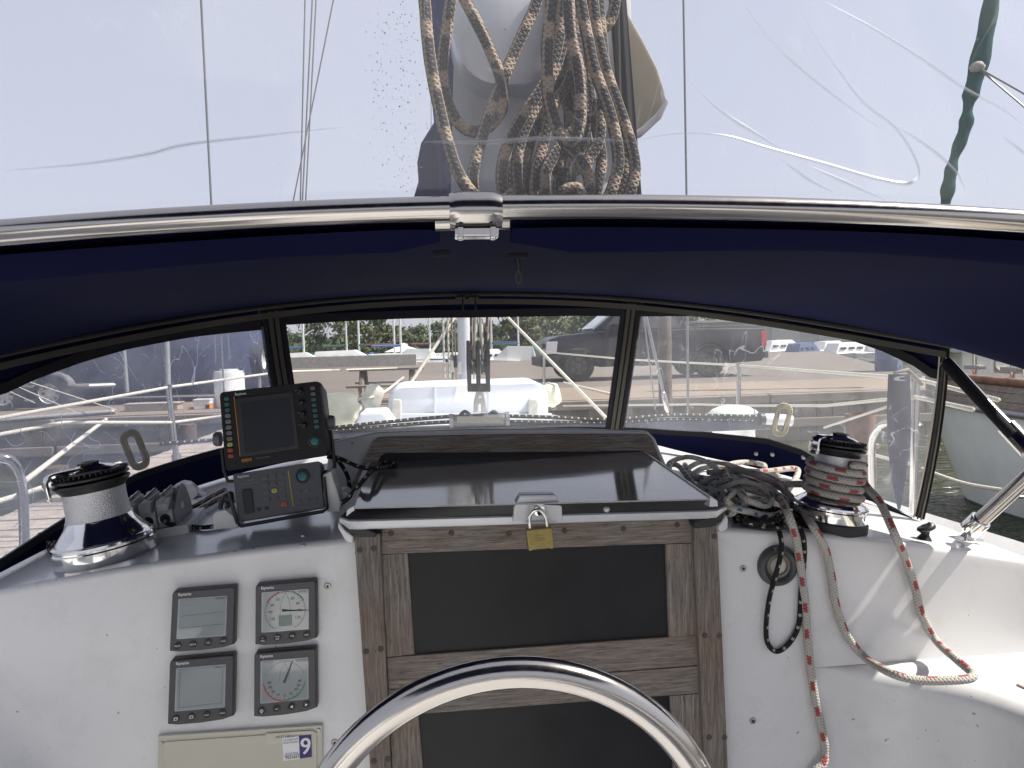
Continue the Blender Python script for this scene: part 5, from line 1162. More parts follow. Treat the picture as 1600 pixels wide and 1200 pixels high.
M['navyhull'] = plain('navy_gloss', (0.045, 0.060, 0.14), 0.25, var=0.1, scale=3, coat=0.5)
M['truckpaint'] = plain('dark_blue_paint', (0.007, 0.008, 0.020), 0.4, var=0.08, scale=3, coat=0.1, spec=0.25)
M['glassdark'] = NT('car_glass').set(Base_Color=(0.03, 0.035, 0.04), Roughness=0.05, Coat_Weight=0.8).m
M['glasspale'] = NT('pale_glass').set(Base_Color=(0.25, 0.32, 0.33), Roughness=0.06, Coat_Weight=0.8).m
M['tyre'] = plain('tyre_rubber', (0.015, 0.015, 0.016), 0.8, var=0.2); M['rim'] = plain('white_rim', (0.5, 0.5, 0.5), 0.5, 0.2, var=0.1); M['rimdark'] = plain('dark_rim', (0.09, 0.09, 0.095), 0.35, 0.7)
M['redlens'] = plain('red_lens', (0.5, 0.02, 0.02), 0.25); M['clearlens'] = plain('clear_lens', (0.6, 0.6, 0.62), 0.15)
M['galv'] = plain('galvanised', (0.33, 0.33, 0.33), 0.45, 0.6); M['concrete'] = plain('concrete', (0.34, 0.33, 0.31), 0.9, var=0.15, scale=6, bump=0.2)
M['blue'] = plain('blue_tarp', (0.03, 0.07, 0.18), 0.6); M['tealtarp'] = plain('teal_tarp', (0.03, 0.20, 0.20), 0.6); M['greentarp'] = plain('green_tarp', (0.02, 0.09, 0.06), 0.7); M['maroon'] = plain('maroon_canvas', (0.10, 0.03, 0.035), 0.8)
M['boatwhite'] = plain('boat_white', (0.68, 0.68, 0.67), 0.35, var=0.06, scale=2)
ZQ = 0.85; YQ = 12.6
tag(obj('car_park', MB().hexa([Vector((x, y, ZQ)) for x, y in ((-60, YQ), (9.6, YQ+0.1), (11.5, 17), (24, 44), (-60, 40))], [Vector((x, y, ZQ-3)) for x, y in ((-60, YQ), (9.6, YQ+0.1), (11.5, 17), (24, 44), (-60, 40))]), M['lot'], None, None), 'sandy gravel car park behind the timber seawall', kind='structure')
tag(obj('sand_verge', MB().add([(-60, YQ+0.02, ZQ+0.004), (9.58, YQ+0.12, ZQ+0.004), (11.2, YQ+3.6, ZQ+0.004), (-60, YQ+3.0, ZQ+0.004)], [(0, 1, 2, 3)]), M['sand'], None, None), 'sandy verge along the seawall', kind='structure')
tag(obj('far_bank', MB().hexa([Vector((x, y, 0.8)) for x, y in ((-400, 130), (400, 120), (400, 500), (-400, 500))], [Vector((x, y, -1)) for x, y in ((-400, 130), (400, 120), (400, 500), (-400, 500))]), plain('bank_grass', (0.10, 0.12, 0.05), 0.95, var=0.3, scale=0.3), None, None), 'green far bank across the harbour', kind='structure')
# seawall: piles, walers and vertical boards
sw = thing('seawall', 'weathered timber seawall under the car park edge', 'wall', (0, YQ-0.2, 0))
PLK = MB().box((0, 0, 0), (0.285, 0.05, 1.35)).mesh('plank'); PLK.materials.append(M['timber_y'])
for k in range(73): obj('plank', PLK, None, sw, M=Matrix.Translation((-12.5+0.3*k, YQ-0.06+0.005*(-12.5+0.3*k)+0.012*math.sin(k*7.3), 0.12+0.02*math.sin(k*3.1))))
WAL = MB().box((0, 0, 0), (3.95, 0.13, 0.16)).mesh('waler'); bevel(WAL, 0.015); WAL.materials.append(M['timber_y'])
for k in range(6):
    x = -12.4+4*k
    for z, dy in ((0.78, -0.17), (0.34, -0.165)): obj('waler', WAL, None, sw, M=Matrix.Translation((x, YQ+dy+0.005*x, z)) @ Matrix.Rotation(0.005, 4, 'Z'))
# ---------------------------------------------------------------- vehicles
def wheel(parent, c, r, w, rimmat, name='wheel', axis='Y', holes=0):
    R_ = Matrix.Translation(c) @ (Matrix.Rotation(math.radians(90), 4, 'X') if axis == 'Y' else Matrix.Rotation(math.radians(90), 4, 'Y'))
    wl_ = obj(name, MB().lathe([(r*0.62, -w/2), (r*0.92, -w/2), (r, -w*0.3), (r, w*0.3), (r*0.92, w/2), (r*0.62, w/2)], 28, R_, cap=False), M['tyre'], parent, 40)
    rm = MB().lathe([(0.001, w*0.30), (r*0.2, w*0.32), (r*0.3, w*0.2), (r*0.55, w*0.25), (r*0.62, w*0.45), (r*0.64, w*0.5), (r*0.64, -w*0.3), (0.001, -w*0.3)], 28, R_); obj('rim', rm, rimmat, wl_, 40)
    if holes:
        hm = MB()
        for k in range(holes):
            a = 2*math.pi*k/holes; hm.merge(MB().lathe([(0.001, w*0.265), (r*0.075, w*0.265), (r*0.075, w*0.275), (0.001, w*0.275)], 10, R_ @ Matrix.Translation((r*0.42*math.cos(a), r*0.42*math.sin(a), 0))))
        obj('rim_holes', hm, M['tyre'], wl_, None)
    return wl_
YTk = 18.4
def tkx(px): return PY(px, 560, YTk).x
x0, x1 = tkx(853), tkx(1197); LT = x1-x0
tk = thing('pickup_truck', 'dark blue pickup truck parked side-on in the car park', 'truck', ((x0+x1)/2, YTk+0.95, ZQ))
def tz(z): return ZQ+z
f1, f2 = tkx(905), tkx(1110); rw = 0.40
prof = [(0.0, 0.42), (-0.02, 0.62), (0.02, 0.98), (0.10, 1.10), (0.35, 1.18), (1.25, 1.26), (1.40, 1.28), (4.0, 1.28), (LT-0.05, 1.26), (LT, 1.20), (LT, 0.55), (LT-0.1, 0.42)]
def arch(xc): return [(xc+0.52*math.cos(a), 0.36+0.52*math.sin(a)) for a in np.linspace(0, math.pi, 13)]
low = [(LT-0.1, 0.42)]+[(x-x0, z) for x, z in arch(f2)]+[(x-x0, z) for x, z in arch(f1)]+[(0.0, 0.42)]
poly = prof[:-1]+[(LT-0.12, 0.40)]+[(a, b) for a, b in low[1:-1]]
poly = [p for p in poly]
a = [Vector((x0+x, YTk, tz(z))) for x, z in poly]; b = [Vector((x0+x, YTk+1.95, tz(z))) for x, z in poly]
obj('body', MB().hexa(a, b), M['truckpaint'], tk, None, bev=0.04, seg=3)
cabp = [(1.25, 1.27), (1.95, 1.82), (2.15, 1.90), (3.35, 1.92), (3.55, 1.85), (3.75, 1.27)]
a = [Vector((x0+x, YTk+0.10+0.10*(z-1.27), tz(z))) for x, z in cabp]; b = [Vector((x0+x, YTk+1.85-0.10*(z-1.27), tz(z))) for x, z in cabp]
obj('cab', MB().hexa(a, b), M['truckpaint'], tk, None, bev=0.04)
obj('windscreen', MB().hexa([Vector((x0+1.30, YTk+0.22, tz(1.33))), Vector((x0+1.92, YTk+0.28, tz(1.81))), Vector((x0+1.92, YTk+1.65, tz(1.81))), Vector((x0+1.30, YTk+1.72, tz(1.33)))], [Vector((x0+1.26, YTk+0.22, tz(1.36))), Vector((x0+1.88, YTk+0.28, tz(1.85))), Vector((x0+1.88, YTk+1.65, tz(1.85))), Vector((x0+1.26, YTk+1.72, tz(1.36)))]), M['glasspale'], tk, None)
for s0, s1, t0_, t1_ in ((1.55, 2.45, 1.98, 2.45), (2.55, 3.55, 2.55, 3.38)):
    q = [(s0, 1.33), (s1, 1.33), (t1_, 1.80), (t0_, 1.80)]
    obj('side_window', MB().hexa([Vector((x0+x, YTk+0.092+0.10*(z-1.27), tz(z))) for x, z in q], [Vector((x0+x, YTk+0.12+0.10*(z-1.27), tz(z))) for x, z in q]), M['glassdark'], tk, None)
for s0, s1 in ((1.5, 2.5), (2.54, 3.6)):
    d_o = obj('door', MB().box((x0+(s0+s1)/2, YTk-0.004, tz(0.86)), (s1-s0, 0.02, 0.78)), M['truckpaint'], tk, None, bev=0.01); obj('handle', MB().box((x0+s1-0.15, YTk-0.022, tz(1.1)), (0.18, 0.02, 0.035)), M['rimdark'], d_o, None)
obj('bed_cap', MB().box((x0+(3.75+LT)/2, YTk+0.975, tz(1.30)), (LT-3.8, 1.85, 0.06)), M['darkrubber'], tk, None, bev=0.01)
for xc in (f1, f2):
    for y in (YTk+0.14, YTk+1.8): wheel(tk, (xc, y, ZQ+rw), rw, 0.26, M['rimdark'], holes=6)
obj('grille', MB().box((x0-0.01, YTk+0.97, tz(0.85)), (0.06, 1.2, 0.32)), M['rimdark'], tk, None, bev=0.01)
for y in (YTk+0.02, YTk+1.93):
    obj('headlight', MB().hexa([Vector((x0-0.03+dx, y+s*0.012, tz(z))) for s in (1,) for dx, z in ((0.02, 0.72), (0.30, 0.74), (0.34, 1.04), (0.06, 1.04))], [Vector((x0-0.03+dx, y-0.03, tz(z))) for dx, z in ((0.02, 0.72), (0.30, 0.74), (0.34, 1.04), (0.06, 1.04))]), M['clearlens'], tk, None, bev=0.008)
    obj('taillight', MB().box((x1-0.05, y, tz(0.98)), (0.14, 0.05, 0.40)), M['redlens'], tk, None, bev=0.01)
obj('front_bumper', MB().box((x0-0.02, YTk+0.975, tz(0.52)), (0.22, 1.9, 0.24)), M['darkrubber'], tk, None, bev=0.03)
obj('rear_bumper', MB().box((x1+0.03, YTk+0.975, tz(0.56)), (0.16, 1.8, 0.18)), M['rimdark'], tk, None, bev=0.03)
obj('door_mirror', MB().box((x0+1.78, YTk-0.10, tz(1.36)), (0.16, 0.2, 0.2)), M['truckpaint'], tk, None, bev=0.03)
# navy motor boat on a tandem trailer
YTr = 14.6
tr_ = thing('boat_trailer', 'galvanised tandem boat trailer with pale wheel arches at the quay edge', 'trailer', (PY(60, 610, YTr).x, YTr+0.8, ZQ))
wx = [PY(3, 615, YTr).x, PY(75, 611, YTr).x]; rwl = 0.31
for x in wx:
    for y in (YTr+0.12, YTr+1.9): wheel(tr_, (x, y, ZQ+rwl), rwl, 0.2, M['rim'], holes=8)
for y in (YTr+0.02, YTr+1.8):
    pr = []
    for x in wx: pr += [(x-0.40*math.cos(a), ZQ+0.36+0.32*math.sin(a)) for a in np.linspace(0.35, math.pi-0.35, 10)]
    o_ = [[Vector((x, y+d, z+e)) for d, e in ((0, 0), (0.24, 0), (0.24, 0.035), (0, 0.06))] for x, z in pr]; obj('mudguard', MB().loft(o_), M['galv'], tr_, 40)
tx = PY(182, 640, YTr).x
for y in (YTr+0.35, YTr+1.65): obj('chassis_rail', MB().tube([(wx[0]-2.5, y, ZQ+0.42), (wx[1]+0.6, y, ZQ+0.42), (tx, YTr+1.0, ZQ+0.40)], 0.05, 8), M['galv'], tr_, 40)
obj('coupling', MB().box((tx+0.1, YTr+1.0, ZQ+0.40), (0.3, 0.12, 0.10)), M['pile_red'], tr_, None, bev=0.02)
mbt = thing('motor_boat', 'large navy-hulled motor boat standing on the tandem trailer', 'boat', (PY(100, 600, YTr).x, YTr+1.1, ZQ+0.5))
xe, xb = PY(-260, 560, YTr).x, PY(416, 560, YTr).x; LB = xb-xe
secs = []
for k in range(25):
    s = k/24; x = xe+LB*s; hb = 1.25*(1-max(0, (s-0.55)/0.45)**2.6)+0.02; kz = ZQ+0.10+0.25*max(0, (s-0.8)/0.2)**2.2; ch_z = ZQ+0.25+0.2*max(0, (s-0.5)/0.5)**2; sz = ZQ+2.15+0.35*s**2
    rk = 0.55*max(0, (s-0.8)/0.2); yc = YTr+1.75
    secs.append([Vector((x, yc, kz)), Vector((x, yc-hb*0.78, ch_z)), Vector((x+rk*0.0, yc-hb*0.86, ch_z+0.1)), Vector((x, yc-hb, sz-0.12)), Vector((x, yc-hb, sz)), Vector((x, yc-hb*0.8, sz+0.04)), Vector((x, yc+hb*0.8, sz+0.04)), Vector((x, yc+hb, sz)), Vector((x, yc+hb*0.86, ch_z+0.1)), Vector((x, yc+hb*0.78, ch_z))])
obj('hull', MB().loft(secs), M['navyhull'], mbt, 40)
obj('rub_rail', MB().tube([s[3]+Vector((0, -0.02, 0)) for s in secs], 0.035, 8), M['galv'], mbt, 40)
sp_ = thing('spare_wheel', 'spare tyre with white rim standing at the bow of the navy boat', 'wheel', (PY(403, 590, 14.2).x, 14.2, ZQ))
c = PY(402, 562, 14.2); wheel(sp_, (c.x, 14.3, c.z), 0.30, 0.2, M['rim'], 'tyre', axis='X')
obj('stand', MB().tube([(c.x, 14.3, ZQ), (c.x, 14.3, c.z)], 0.03, 8), M['galv'], sp_, 40)
td = PY(359, 612, 13.9); tank = thing('water_tank', 'pale grey plastic tank standing before the navy boat', 'tank', (td.x, 13.9, ZQ))
obj('drum', MB().lathe([(0.001, 0), (0.27, 0), (0.275, 0.03), (0.268, 0.06), (0.268, 0.3), (0.275, 0.32), (0.268, 0.34), (0.268, 0.62), (0.25, 0.66), (0.001, 0.66)], 32, Matrix.Translation((td.x, 13.9, ZQ))), M['boatwhite'], tank, 40)
obj('lid', MB().lathe([(0.001, 0.70), (0.16, 0.695), (0.17, 0.66), (0.001, 0.66)], 24, Matrix.Translation((td.x, 13.9, ZQ))), M['ltgrey'], tank, 40)
for nm, lab, px, py, sx, sz, mt in (('storage_crate', 'small white crate on the ground left of the grey tank', 318, 606, 0.28, 0.16, 'boatwhite'), ('storage_crate', 'white and blue crate in front of the grey tank', 361, 608, 0.28, 0.2, 'boatwhite'), ('storage_crate', 'small orange crate beside the white crate', 327, 612, 0.09, 0.08, 'orange'), ('lumber_stack', 'low stack of pale boards before the navy boat', 240, 613, 0.9, 0.12, 'timber_pale')):
    p = PY(px, py, 13.6); t_ = thing(nm, lab, nm.split('_')[1], (p.x, 13.6, ZQ)); obj('shell', MB().box((p.x, 13.6, ZQ+sz/2+0.006), (sx, 0.3, sz)), M[mt], t_, None, bev=0.01); obj('lid', MB().box((p.x, 13.6, ZQ+sz+0.012), (sx*1.05, 0.32, 0.022)), M[mt], t_, None, bev=0.004)
# picnic table
pt = PY(605, 590, 13.6); pc = thing('picnic_table', 'grey wooden picnic table at the quay edge', 'table', (pt.x, 13.8, ZQ))
for k in range(5): obj('top_board', MB().box((pt.x, 13.5+0.15*k, ZQ+0.62), (1.35, 0.135, 0.04)), M['timber'], pc, None, bev=0.004)
for y in (13.1, 14.5): 
    for k in range(2): obj('bench_board', MB().box((pt.x, y+0.13*k-0.06, ZQ+0.34), (1.35, 0.12, 0.04)), M['timber'], pc, None, bev=0.004)
for x in (-0.45, 0.45):
    for s in (-1, 1): obj('leg', MB().tube([(pt.x+x, 13.8+s*0.22, ZQ+0.60), (pt.x+x, 13.8+s*0.6, ZQ)], 0.05, 6), M['timber'], pc, None)
    obj('bench_bearer', MB().box((pt.x+x, 13.8, ZQ+0.29), (0.05, 1.5, 0.09)), M['timber_y'], pc, None)
# piles
def pile(label, px, base_px, d, r, mat, top):
    c = PD(px, base_px, d); o = thing('mooring_pile', label, 'pile', (c.x, c.y, -0.6), 'mooring piles along the quay')
    obj('shaft', MB().lathe([(r*0.96, -0.6), (r, 0.5), (r*0.97, 1.2), (r*0.96, top), (r*0.8, top+0.05), (0.001, top+0.08)], 16, Matrix.Translation((c.x, c.y, 0))), mat, o, 50)
    return o
pile('tall dark brown pile in front of the pickup bed', 1039, 560, 12.2, 0.115, M['pile'], 3.4)
pile('short red-brown pile behind the starboard winch', 1344, 720, 6.4, 0.13, M['pile_red'], 0.98)
cpx = PD(1328, 697, 6.35); tag(obj('pile_cap_board', MB().box(cpx, (0.42, 0.2, 0.05)), M['timber_pale'], None, None, bev=0.01), 'short plank nailed on the red-brown pile', 'board')
# finger pier alongside to port
fp = thing('finger_pier', 'pale plank finger pier along the port side', 'pier', (-2.6, 5, 0))
PK_ = MB().box((0, 0, 0), (1.3, 0.135, 0.045)).mesh('plank'); bevel(PK_, 0.006); PK_.materials.append(M['timber_pale'])
for k in range(66): obj('plank', PK_, None, fp, M=Matrix.Translation((-2.75+0.01*math.sin(k*5.1), 2.6+0.152*k, 0.72+0.003*math.sin(k*2.7))))
for x in (-3.3, -2.2): obj('stringer', MB().box((x, 7.5, 0.6), (0.08, 9.9, 0.19)), M['timber_y'], fp, None)
for y in (3.2, 6.5, 9.8): obj('pier_pile', MB().tube([(-3.48, y, -0.6), (-3.48, y, 0.95)], 0.11, 12), M['pile'], fp, 40)
# ================================================================ our own foredeck: mast, tackle, dinghy, fenders, rails
ms = thing('mast', 'pale aluminium mast with halyards, forward of the upturned dinghy', 'mast', (PY(728, 600, 5.7).x, 5.7, 1.5))
mc = PY(727, 560, 5.7)
obj('extrusion', MB().loft([[Vector((mc.x+0.055*math.cos(a), 5.7+0.085*math.sin(a), z)) for a in np.linspace(0, 6.283, 24, endpoint=False)] for z in (1.5, 14)]), M['alu'], ms, 60)
for k, (x, mt) in enumerate(((694, 'rope_grey'), (701, 'rope_grey'), (707, 'rope_tan'), (712, 'wire'), (741, 'rope_white'))):
    p = PY(x, 560, 5.45+0.03*k); obj('halyard', MB().tube([(p.x, p.y, 1.5), (p.x+0.006*math.sin(k), p.y, 3.2), (mc.x+(p.x-mc.x)*0.5, 5.62, 13)], 0.0075 if mt != 'wire' else 0.004, 8), M[mt], ms, 60)
for k, (x, y) in enumerate(((711, 565), (706, 572), (718, 575))):
    p = PY(x, y, 5.42); obj('halyard_shackle', MB().box(p, (0.03, 0.02, 0.09)), M['blackplastic'] if k == 0 else M['brushed'], ms, None, bev=0.008)
# mainsheet tackle on its traveller
YV = 2.62
tv = thing('mainsheet_traveller', 'grey traveller car with black control lines just forward of the dodger', 'traveller', PY(749, 660, YV))
c = PY(749, 656, YV); rings = []
for x in np.linspace(-0.103, 0.103, 13):
    e = 1-(abs(x)/0.103)**8*0.25; rings.append([c+Vector((x, 0.028*e*math.cos(a), 0.0235*e*math.sin(a))) for a in np.linspace(0, 6.283, 20, endpoint=False)])
obj('car', MB().loft(rings), plain('car_grey', (0.075, 0.08, 0.10), 0.5), tv, 50)
VF = Face([(714, 651), (784, 651), (784, 661), (714, 661)], YV-0.029); obj('label_strip', VF.rect(0, 0, 1, 1, 0.0012, -0.01), plain('strip_grey', (0.16, 0.155, 0.13), 0.6, var=0.3, scale=300), tv, None)
for s in (-1, 1): obj('end_cap', MB().tube([c+Vector((s*0.094, 0, 0)), c+Vector((s*0.108, 0, 0))], 0.026, 16), M['midgrey'], tv, 40)
def tline(name, pts, r, mat): obj(name, MB().tube(smooth(pts, 5), r, 10), M[mat], tv, 180)
obj('shade_band', MB().box((0.10, YV+0.02, c.z-0.050), (1.96, 0.06, 0.050)), plain('shade_band_navy', (0.035, 0.04, 0.065), 0.35, var=0.2, scale=8), tv, None, bev=0.006); obj('track', MB().box((0.10, YV+0.02, c.z-0.0245), (1.94, 0.034, 0.012)), M['midgrey'], tv, None)  # dark navy box put in for the shadow band along the window foot
for pts in ([(712, 650), (640, 656), (560, 664), (500, 671), (380, 684), (250, 694)], [(708, 659), (640, 663), (560, 670), (480, 677), (380, 688)], [(790, 650), (860, 652), (950, 656), (1050, 649), (1180, 651), (1228, 655)], [(794, 659), (870, 660), (950, 661), (1050, 656), (1180, 658)]):
    tline('control_line', [PY(x, y, YV-0.005) for x, y in pts], 0.0068, 'rope_black')
for s, px in ((-1, 718), (1, 780)): obj('line_eye', MB().tube(smooth([PY(px, 650, YV-0.01), PY(px+8*s*-1, 643, YV-0.01), PY(px-16*s, 648, YV-0.01)], 4), 0.0065, 8), M['darkrubber'], tv, 60)
for px in (1196,): obj('end_block', MB().tube([PY(px-4, 655, YV), PY(px+40, 657, YV)], 0.022, 14), M['ltgrey'], tv, 40); obj('end_block_cap', MB().tube([PY(px-10, 655, YV), PY(px-3, 655, YV)], 0.026, 14), M['blackplastic'], tv, 40)
mk = thing('mainsheet_block', 'black double mainsheet block standing on the traveller car', 'block', PY(749, 645, YV))
BFc = Face([(727, 532), (766, 532), (766, 612), (729, 612)], YV-0.02)
for u in (0.12, 0.5, 0.9): obj('cheek', BFc.poly([(u-0.07, 0.0), (u+0.05, 0.0), (u+0.09, 0.3), (u+0.09, 0.97), (u-0.07, 1.0), (u-0.09, 0.4)], 0.014, -0.03), M['blackplastic'], mk, None, bev=0.003)
obj('bottom_strap', BFc.rect(0.05, 0.84, 1.0, 1.0, 0.012, -0.02), M['blackplastic'], mk, None, bev=0.003)
for u in (0.31, 0.71): obj('sheave', MB().lathe([(0.001, -0.007), (0.030, -0.007), (0.026, 0), (0.030, 0.007), (0.001, 0.007)], 24, Matrix.Translation(BFc.at(u, 0.5, -0.01)) @ Matrix.Rotation(1.57, 4, 'Y')), M['darkrubber'], mk, 40)
SWV = Face([(741, 611), (758, 611), (759, 645), (740, 645)], YV-0.02); obj('swivel_post', SWV.poly([(0.2, 0), (0.8, 0), (1.0, 0.5), (1.0, 1), (0.65, 1), (0.6, 0.6), (0.4, 0.6), (0.35, 1), (0, 1), (0, 0.5)], 0.006, -0.014), M['brushed'], mk, None, bev=0.002)
obj('pin', MB().lathe([(0.0004, 0.01), (0.008, 0.009), (0.009, 0)], 12, Matrix.Translation(SWV.at(0.5, 0.22, 0.004)) @ Matrix.Rotation(1.57, 4, 'X')), M['chrome'], mk, 40)
for k, (px0, px1, mt) in enumerate(((738, 737, 'rope_tan'), (741, 744, 'rope_grey'), (756, 750, 'rope_grey'), (759, 763, 'rope_tan'))):
    a = PY(px0, 585, YV-0.02); b = PY(px1, 480, YV); rope('mainsheet', ('leftmost', 'second', 'third', 'rightmost')[k]+' fall of the mainsheet rising from the black block', [a, a.lerp(b, 0.5), b, b+(b-a)*1.6], 0.0075, mt, 4)
# upturned dinghy
dn = thing('dinghy', 'white moulded dinghy lying upside down on the foredeck', 'dinghy', PY(730, 640, 4.6))
yd = 4.55
def dsec(y, s, dz):
    L_, R_, T_, B_ = PY(607, 640, yd), PY(857, 640, yd), PY(735, 600, yd), PY(735, 668, yd); w = (R_.x-L_.x)/2*s; cx = (R_.x+L_.x)/2; zt = T_.z+dz; zb = B_.z; out = []
    r = 0.09*s
    for ccx, cz, a0 in ((cx+w-r, zt-r, 0), (cx-w+r, zt-r, 90)):
        for k in range(7):
            a = math.radians(a0+15*k); out.append(Vector((ccx+r*math.cos(a), y, cz+r*math.sin(a))))
    return [Vector((cx+w, y, zb))]+out[:7]+out[7:]+[Vector((cx-w, y, zb))]
obj('hull_shell', MB().loft([dsec(yd, 0.97, -0.01), dsec(yd+0.02, 1.0, 0), dsec(yd+0.6, 1.02, 0.0), dsec(yd+1.0, 0.9, -0.05), dsec(yd+1.5, 0.62, -0.12), dsec(yd+1.75, 0.3, -0.2)]), M['dinghy'], dn, 50)
DF = Face([(607, 598), (857, 598), (857, 668), (607, 668)], yd-0.0)
for u in (0.285, 0.62): obj('moulding_ridge', DF.rect(u-0.008, 0.08, u+0.008, 0.72, 0.008, -0.02), M['dinghy'], dn, None, bev=0.003)
obj('lower_lip', DF.rect(-0.02, 0.68, 1.02, 0.98, 0.025, -0.02), M['dinghy'], dn, None, bev=0.008)
obj('registration_patch', DF.poly([(0.42, 0.08), (0.56, 0.08), (0.56, 0.42), (0.40, 0.42)], 0.003, -0.01), M['boatwhite'], dn, None)
for u in (0.05, 0.90): obj('rubber_pad', DF.rrect(u-0.03, 0.36, u+0.03, 0.98, 0.02, 0.035, -0.01), plain('pad_grey', (0.45, 0.45, 0.42), 0.7), dn, None, bev=0.008)
wg = [PY(x, y, 3.9) for x, y in ((552, 668), (562, 645), (600, 643), (618, 668))]; o = obj('deck_wedge', MB().hexa(wg, [p+Vector((0, 0.3, 0)) for p in wg]), M['dinghy'], None, None, bev=0.02, seg=3); tag(o, 'small white moulded hump left of the dinghy', 'moulding')
def fender(label, px, py, w, h, d, ang, mat, rope_end=True):
    c = PD(px, py, d); s = d/FPX; t_ = thing('fender', label, 'fender', c-Vector((0, 0, h*s/2)), 'cream fenders stowed on deck')
    X = CR*math.cos(ang)+Vector((0, 0, 1))*math.sin(ang); L_ = w*s/2; r = h*s/2
    U = X.cross(Vector((0, 1, 0))).normalized(); V = X.cross(U)
    prof = [(-L_*1.12, 0.18*r), (-L_*1.08, 0.25*r), (-L_, 0.3*r), (-L_*0.93, 0.62*r), (-L_*0.75, 0.92*r), (-L_*0.3, r), (L_*0.3, r), (L_*0.75, 0.94*r), (L_*0.93, 0.65*r), (L_, 0.3*r), (L_*1.08, 0.25*r), (L_*1.12, 0.18*r)]
    obj('body', MB().loft([[c+X*a+(U*math.cos(w_)+V*math.sin(w_))*b for w_ in np.linspace(0, 6.283, 22, endpoint=False)] for a, b in prof]), M[mat], t_, 60)
    obj('end_eye', MB().tube([c+X*L_*1.1+U*0.25*r*math.cos(w_)+X*0.2*r*math.sin(w_) for w_ in np.linspace(0, 6.283, 12, endpoint=False)], 0.006, 6, closed=True), M['midgrey'], t_, 60)
fender('big cream fender right of the radar display', 520, 640, 80, 52, 4.2, 0.08, 'fender'); fender('dirty grey-white fender left of the dinghy', 582, 622, 42, 30, 5.0, 1.2, 'fender_grey'); fender('cream fender at the right end of the dinghy', 860, 617, 36, 32, 4.9, -1.35, 'fender')
dc = PY(1146, 648, 3.4); dmv = thing('deck_dome', 'pale green-white domed ventilator on the starboard side deck', 'ventilator', (dc.x, 3.4, dc.z-0.02))
obj('dome', MB().lathe([(0.125, -0.01), (0.122, 0.006), (0.10, 0.026), (0.07, 0.039), (0.035, 0.046), (0.001, 0.048)], 36, Matrix.Translation((dc.x, 3.4, dc.z))), plain('pale_dome', (0.55, 0.62, 0.55), 0.4), dmv, 60)
obj('base', MB().lathe([(0.10, -0.22), (0.10, -0.05), (0.12, -0.012), (0.115, -0.011), (0.001, -0.011)], 36, Matrix.Translation((dc.x, 3.4, dc.z))), M['boatwhite'], dmv, 40)
# white lines from the mast to the side decks
def line(name, label, p0, p1, r, mat, cat='rope', sag=0.0, group=None):
    m_ = p0.lerp(p1, 0.5)-Vector((0, 0, sag)); o = obj(name, MB().tube(smooth([p0, m_, p1], 10), r, 8), M[mat], None, 180); return tag(o, label, cat, group)
line('lazy_line', 'white line slanting down to the left of the mast', PY(728, 470, 5.6), PY(638, 604, 5.3), 0.012, 'rope_white')
line('lazy_line', 'white line slanting from the mast to the fender on the right', PY(768, 470, 5.4), PY(962, 668, 4.4), 0.010, 'rope_white')
line('dock_line', 'white line running from the dinghy to the left fenders', PY(630, 590, 5.6), PY(545, 625, 4.6), 0.010, 'rope_white', sag=0.05)
line('dock_line', 'white mooring line stretched low over the car park edge on the right', PY(880, 598, 7.0), PY(960, 617, 6.6), 0.012, 'rope_white')
# stanchions and lifelines
def stanch(label, pxb, pyb, pxt, pyt, d):
    a, b = PD(pxb, pyb, d), PD(pxt, pyt, d); base = a+(a-b)*0.25
    t_ = thing('stanchion', label, 'stanchion', base, 'steel stanchions along the side decks')
    obj('post', MB().tube([base, b], 0.0125, 12), M['steel'], t_, 60); obj('cap', MB().tube([b-Vector((0, 0, 0.01)), b+Vector((0, 0, 0.014))], 0.017, 12), M['steel'], t_, 40); obj('socket', MB().tube([base, base+(b-base)*0.12], 0.02, 12), M['steel'], t_, 40); return b
s1_ = stanch('port stanchion left of the radar display', 274, 700, 263, 605, 3.3)
s2_ = stanch('starboard stanchion beyond the domed ventilator', 1153, 645, 1155, 571, 4.2)
s3_ = stanch('starboard stanchion close to the dodger corner', 1427, 800, 1431, 592, 2.35)
s4_ = stanch('starboard stanchion by the pickup nose', 850, 592, 850, 548, 6.2)
def lifeline(label, pts, r=0.0065): o = obj('lifeline', MB().tube(pts, r, 8), M['rope_white'], None, 180); tag(o, label, 'lifeline', 'white-sheathed lifelines')
lifeline('upper port lifeline crossing the scratched pane', [PD(-120, 675, 2.0), s1_, PD(440, 581, 4.5), PD(620, 575, 7.5)])
lifeline('upper starboard lifeline in front of the pickup', [PD(850, 550, 6.2), PD(985, 562, 5.2), s2_, s3_, PD(1560, 625, 1.9)])
lifeline('lower starboard lifeline along the seawall', [PD(880, 634, 6.0), PD(1090, 632, 4.6), PD(1154, 634, 4.2), PD(1290, 634, 3.2), PD(1428, 620, 2.35), PD(1520, 640, 1.9)])
lifeline('lower port lifeline behind the grey-brown loop', [PD(-60, 690, 2.1), PD(100, 660, 2.7), PD(270, 660, 3.3), PD(345, 650, 3.9)])
lifeline('third starboard line rising to the dodger corner stanchion', [PD(1288, 668, 3.0), PD(1428, 622, 2.33)], 0.005)
lifeline('low starboard line behind the winch', [PD(1345, 706, 2.9), PD(1426, 726, 2.36)], 0.006)
line('dock_line', 'white dock line slanting up from the port gate hoop', PD(38, 752, 2.0), PD(166, 655, 3.4), 0.008, 'rope_white'); line('dock_line', 'white dock line running level from the port gate hoop to the loop', PD(-30, 792, 2.0), PD(188, 724, 2.6), 0.008, 'rope_white')
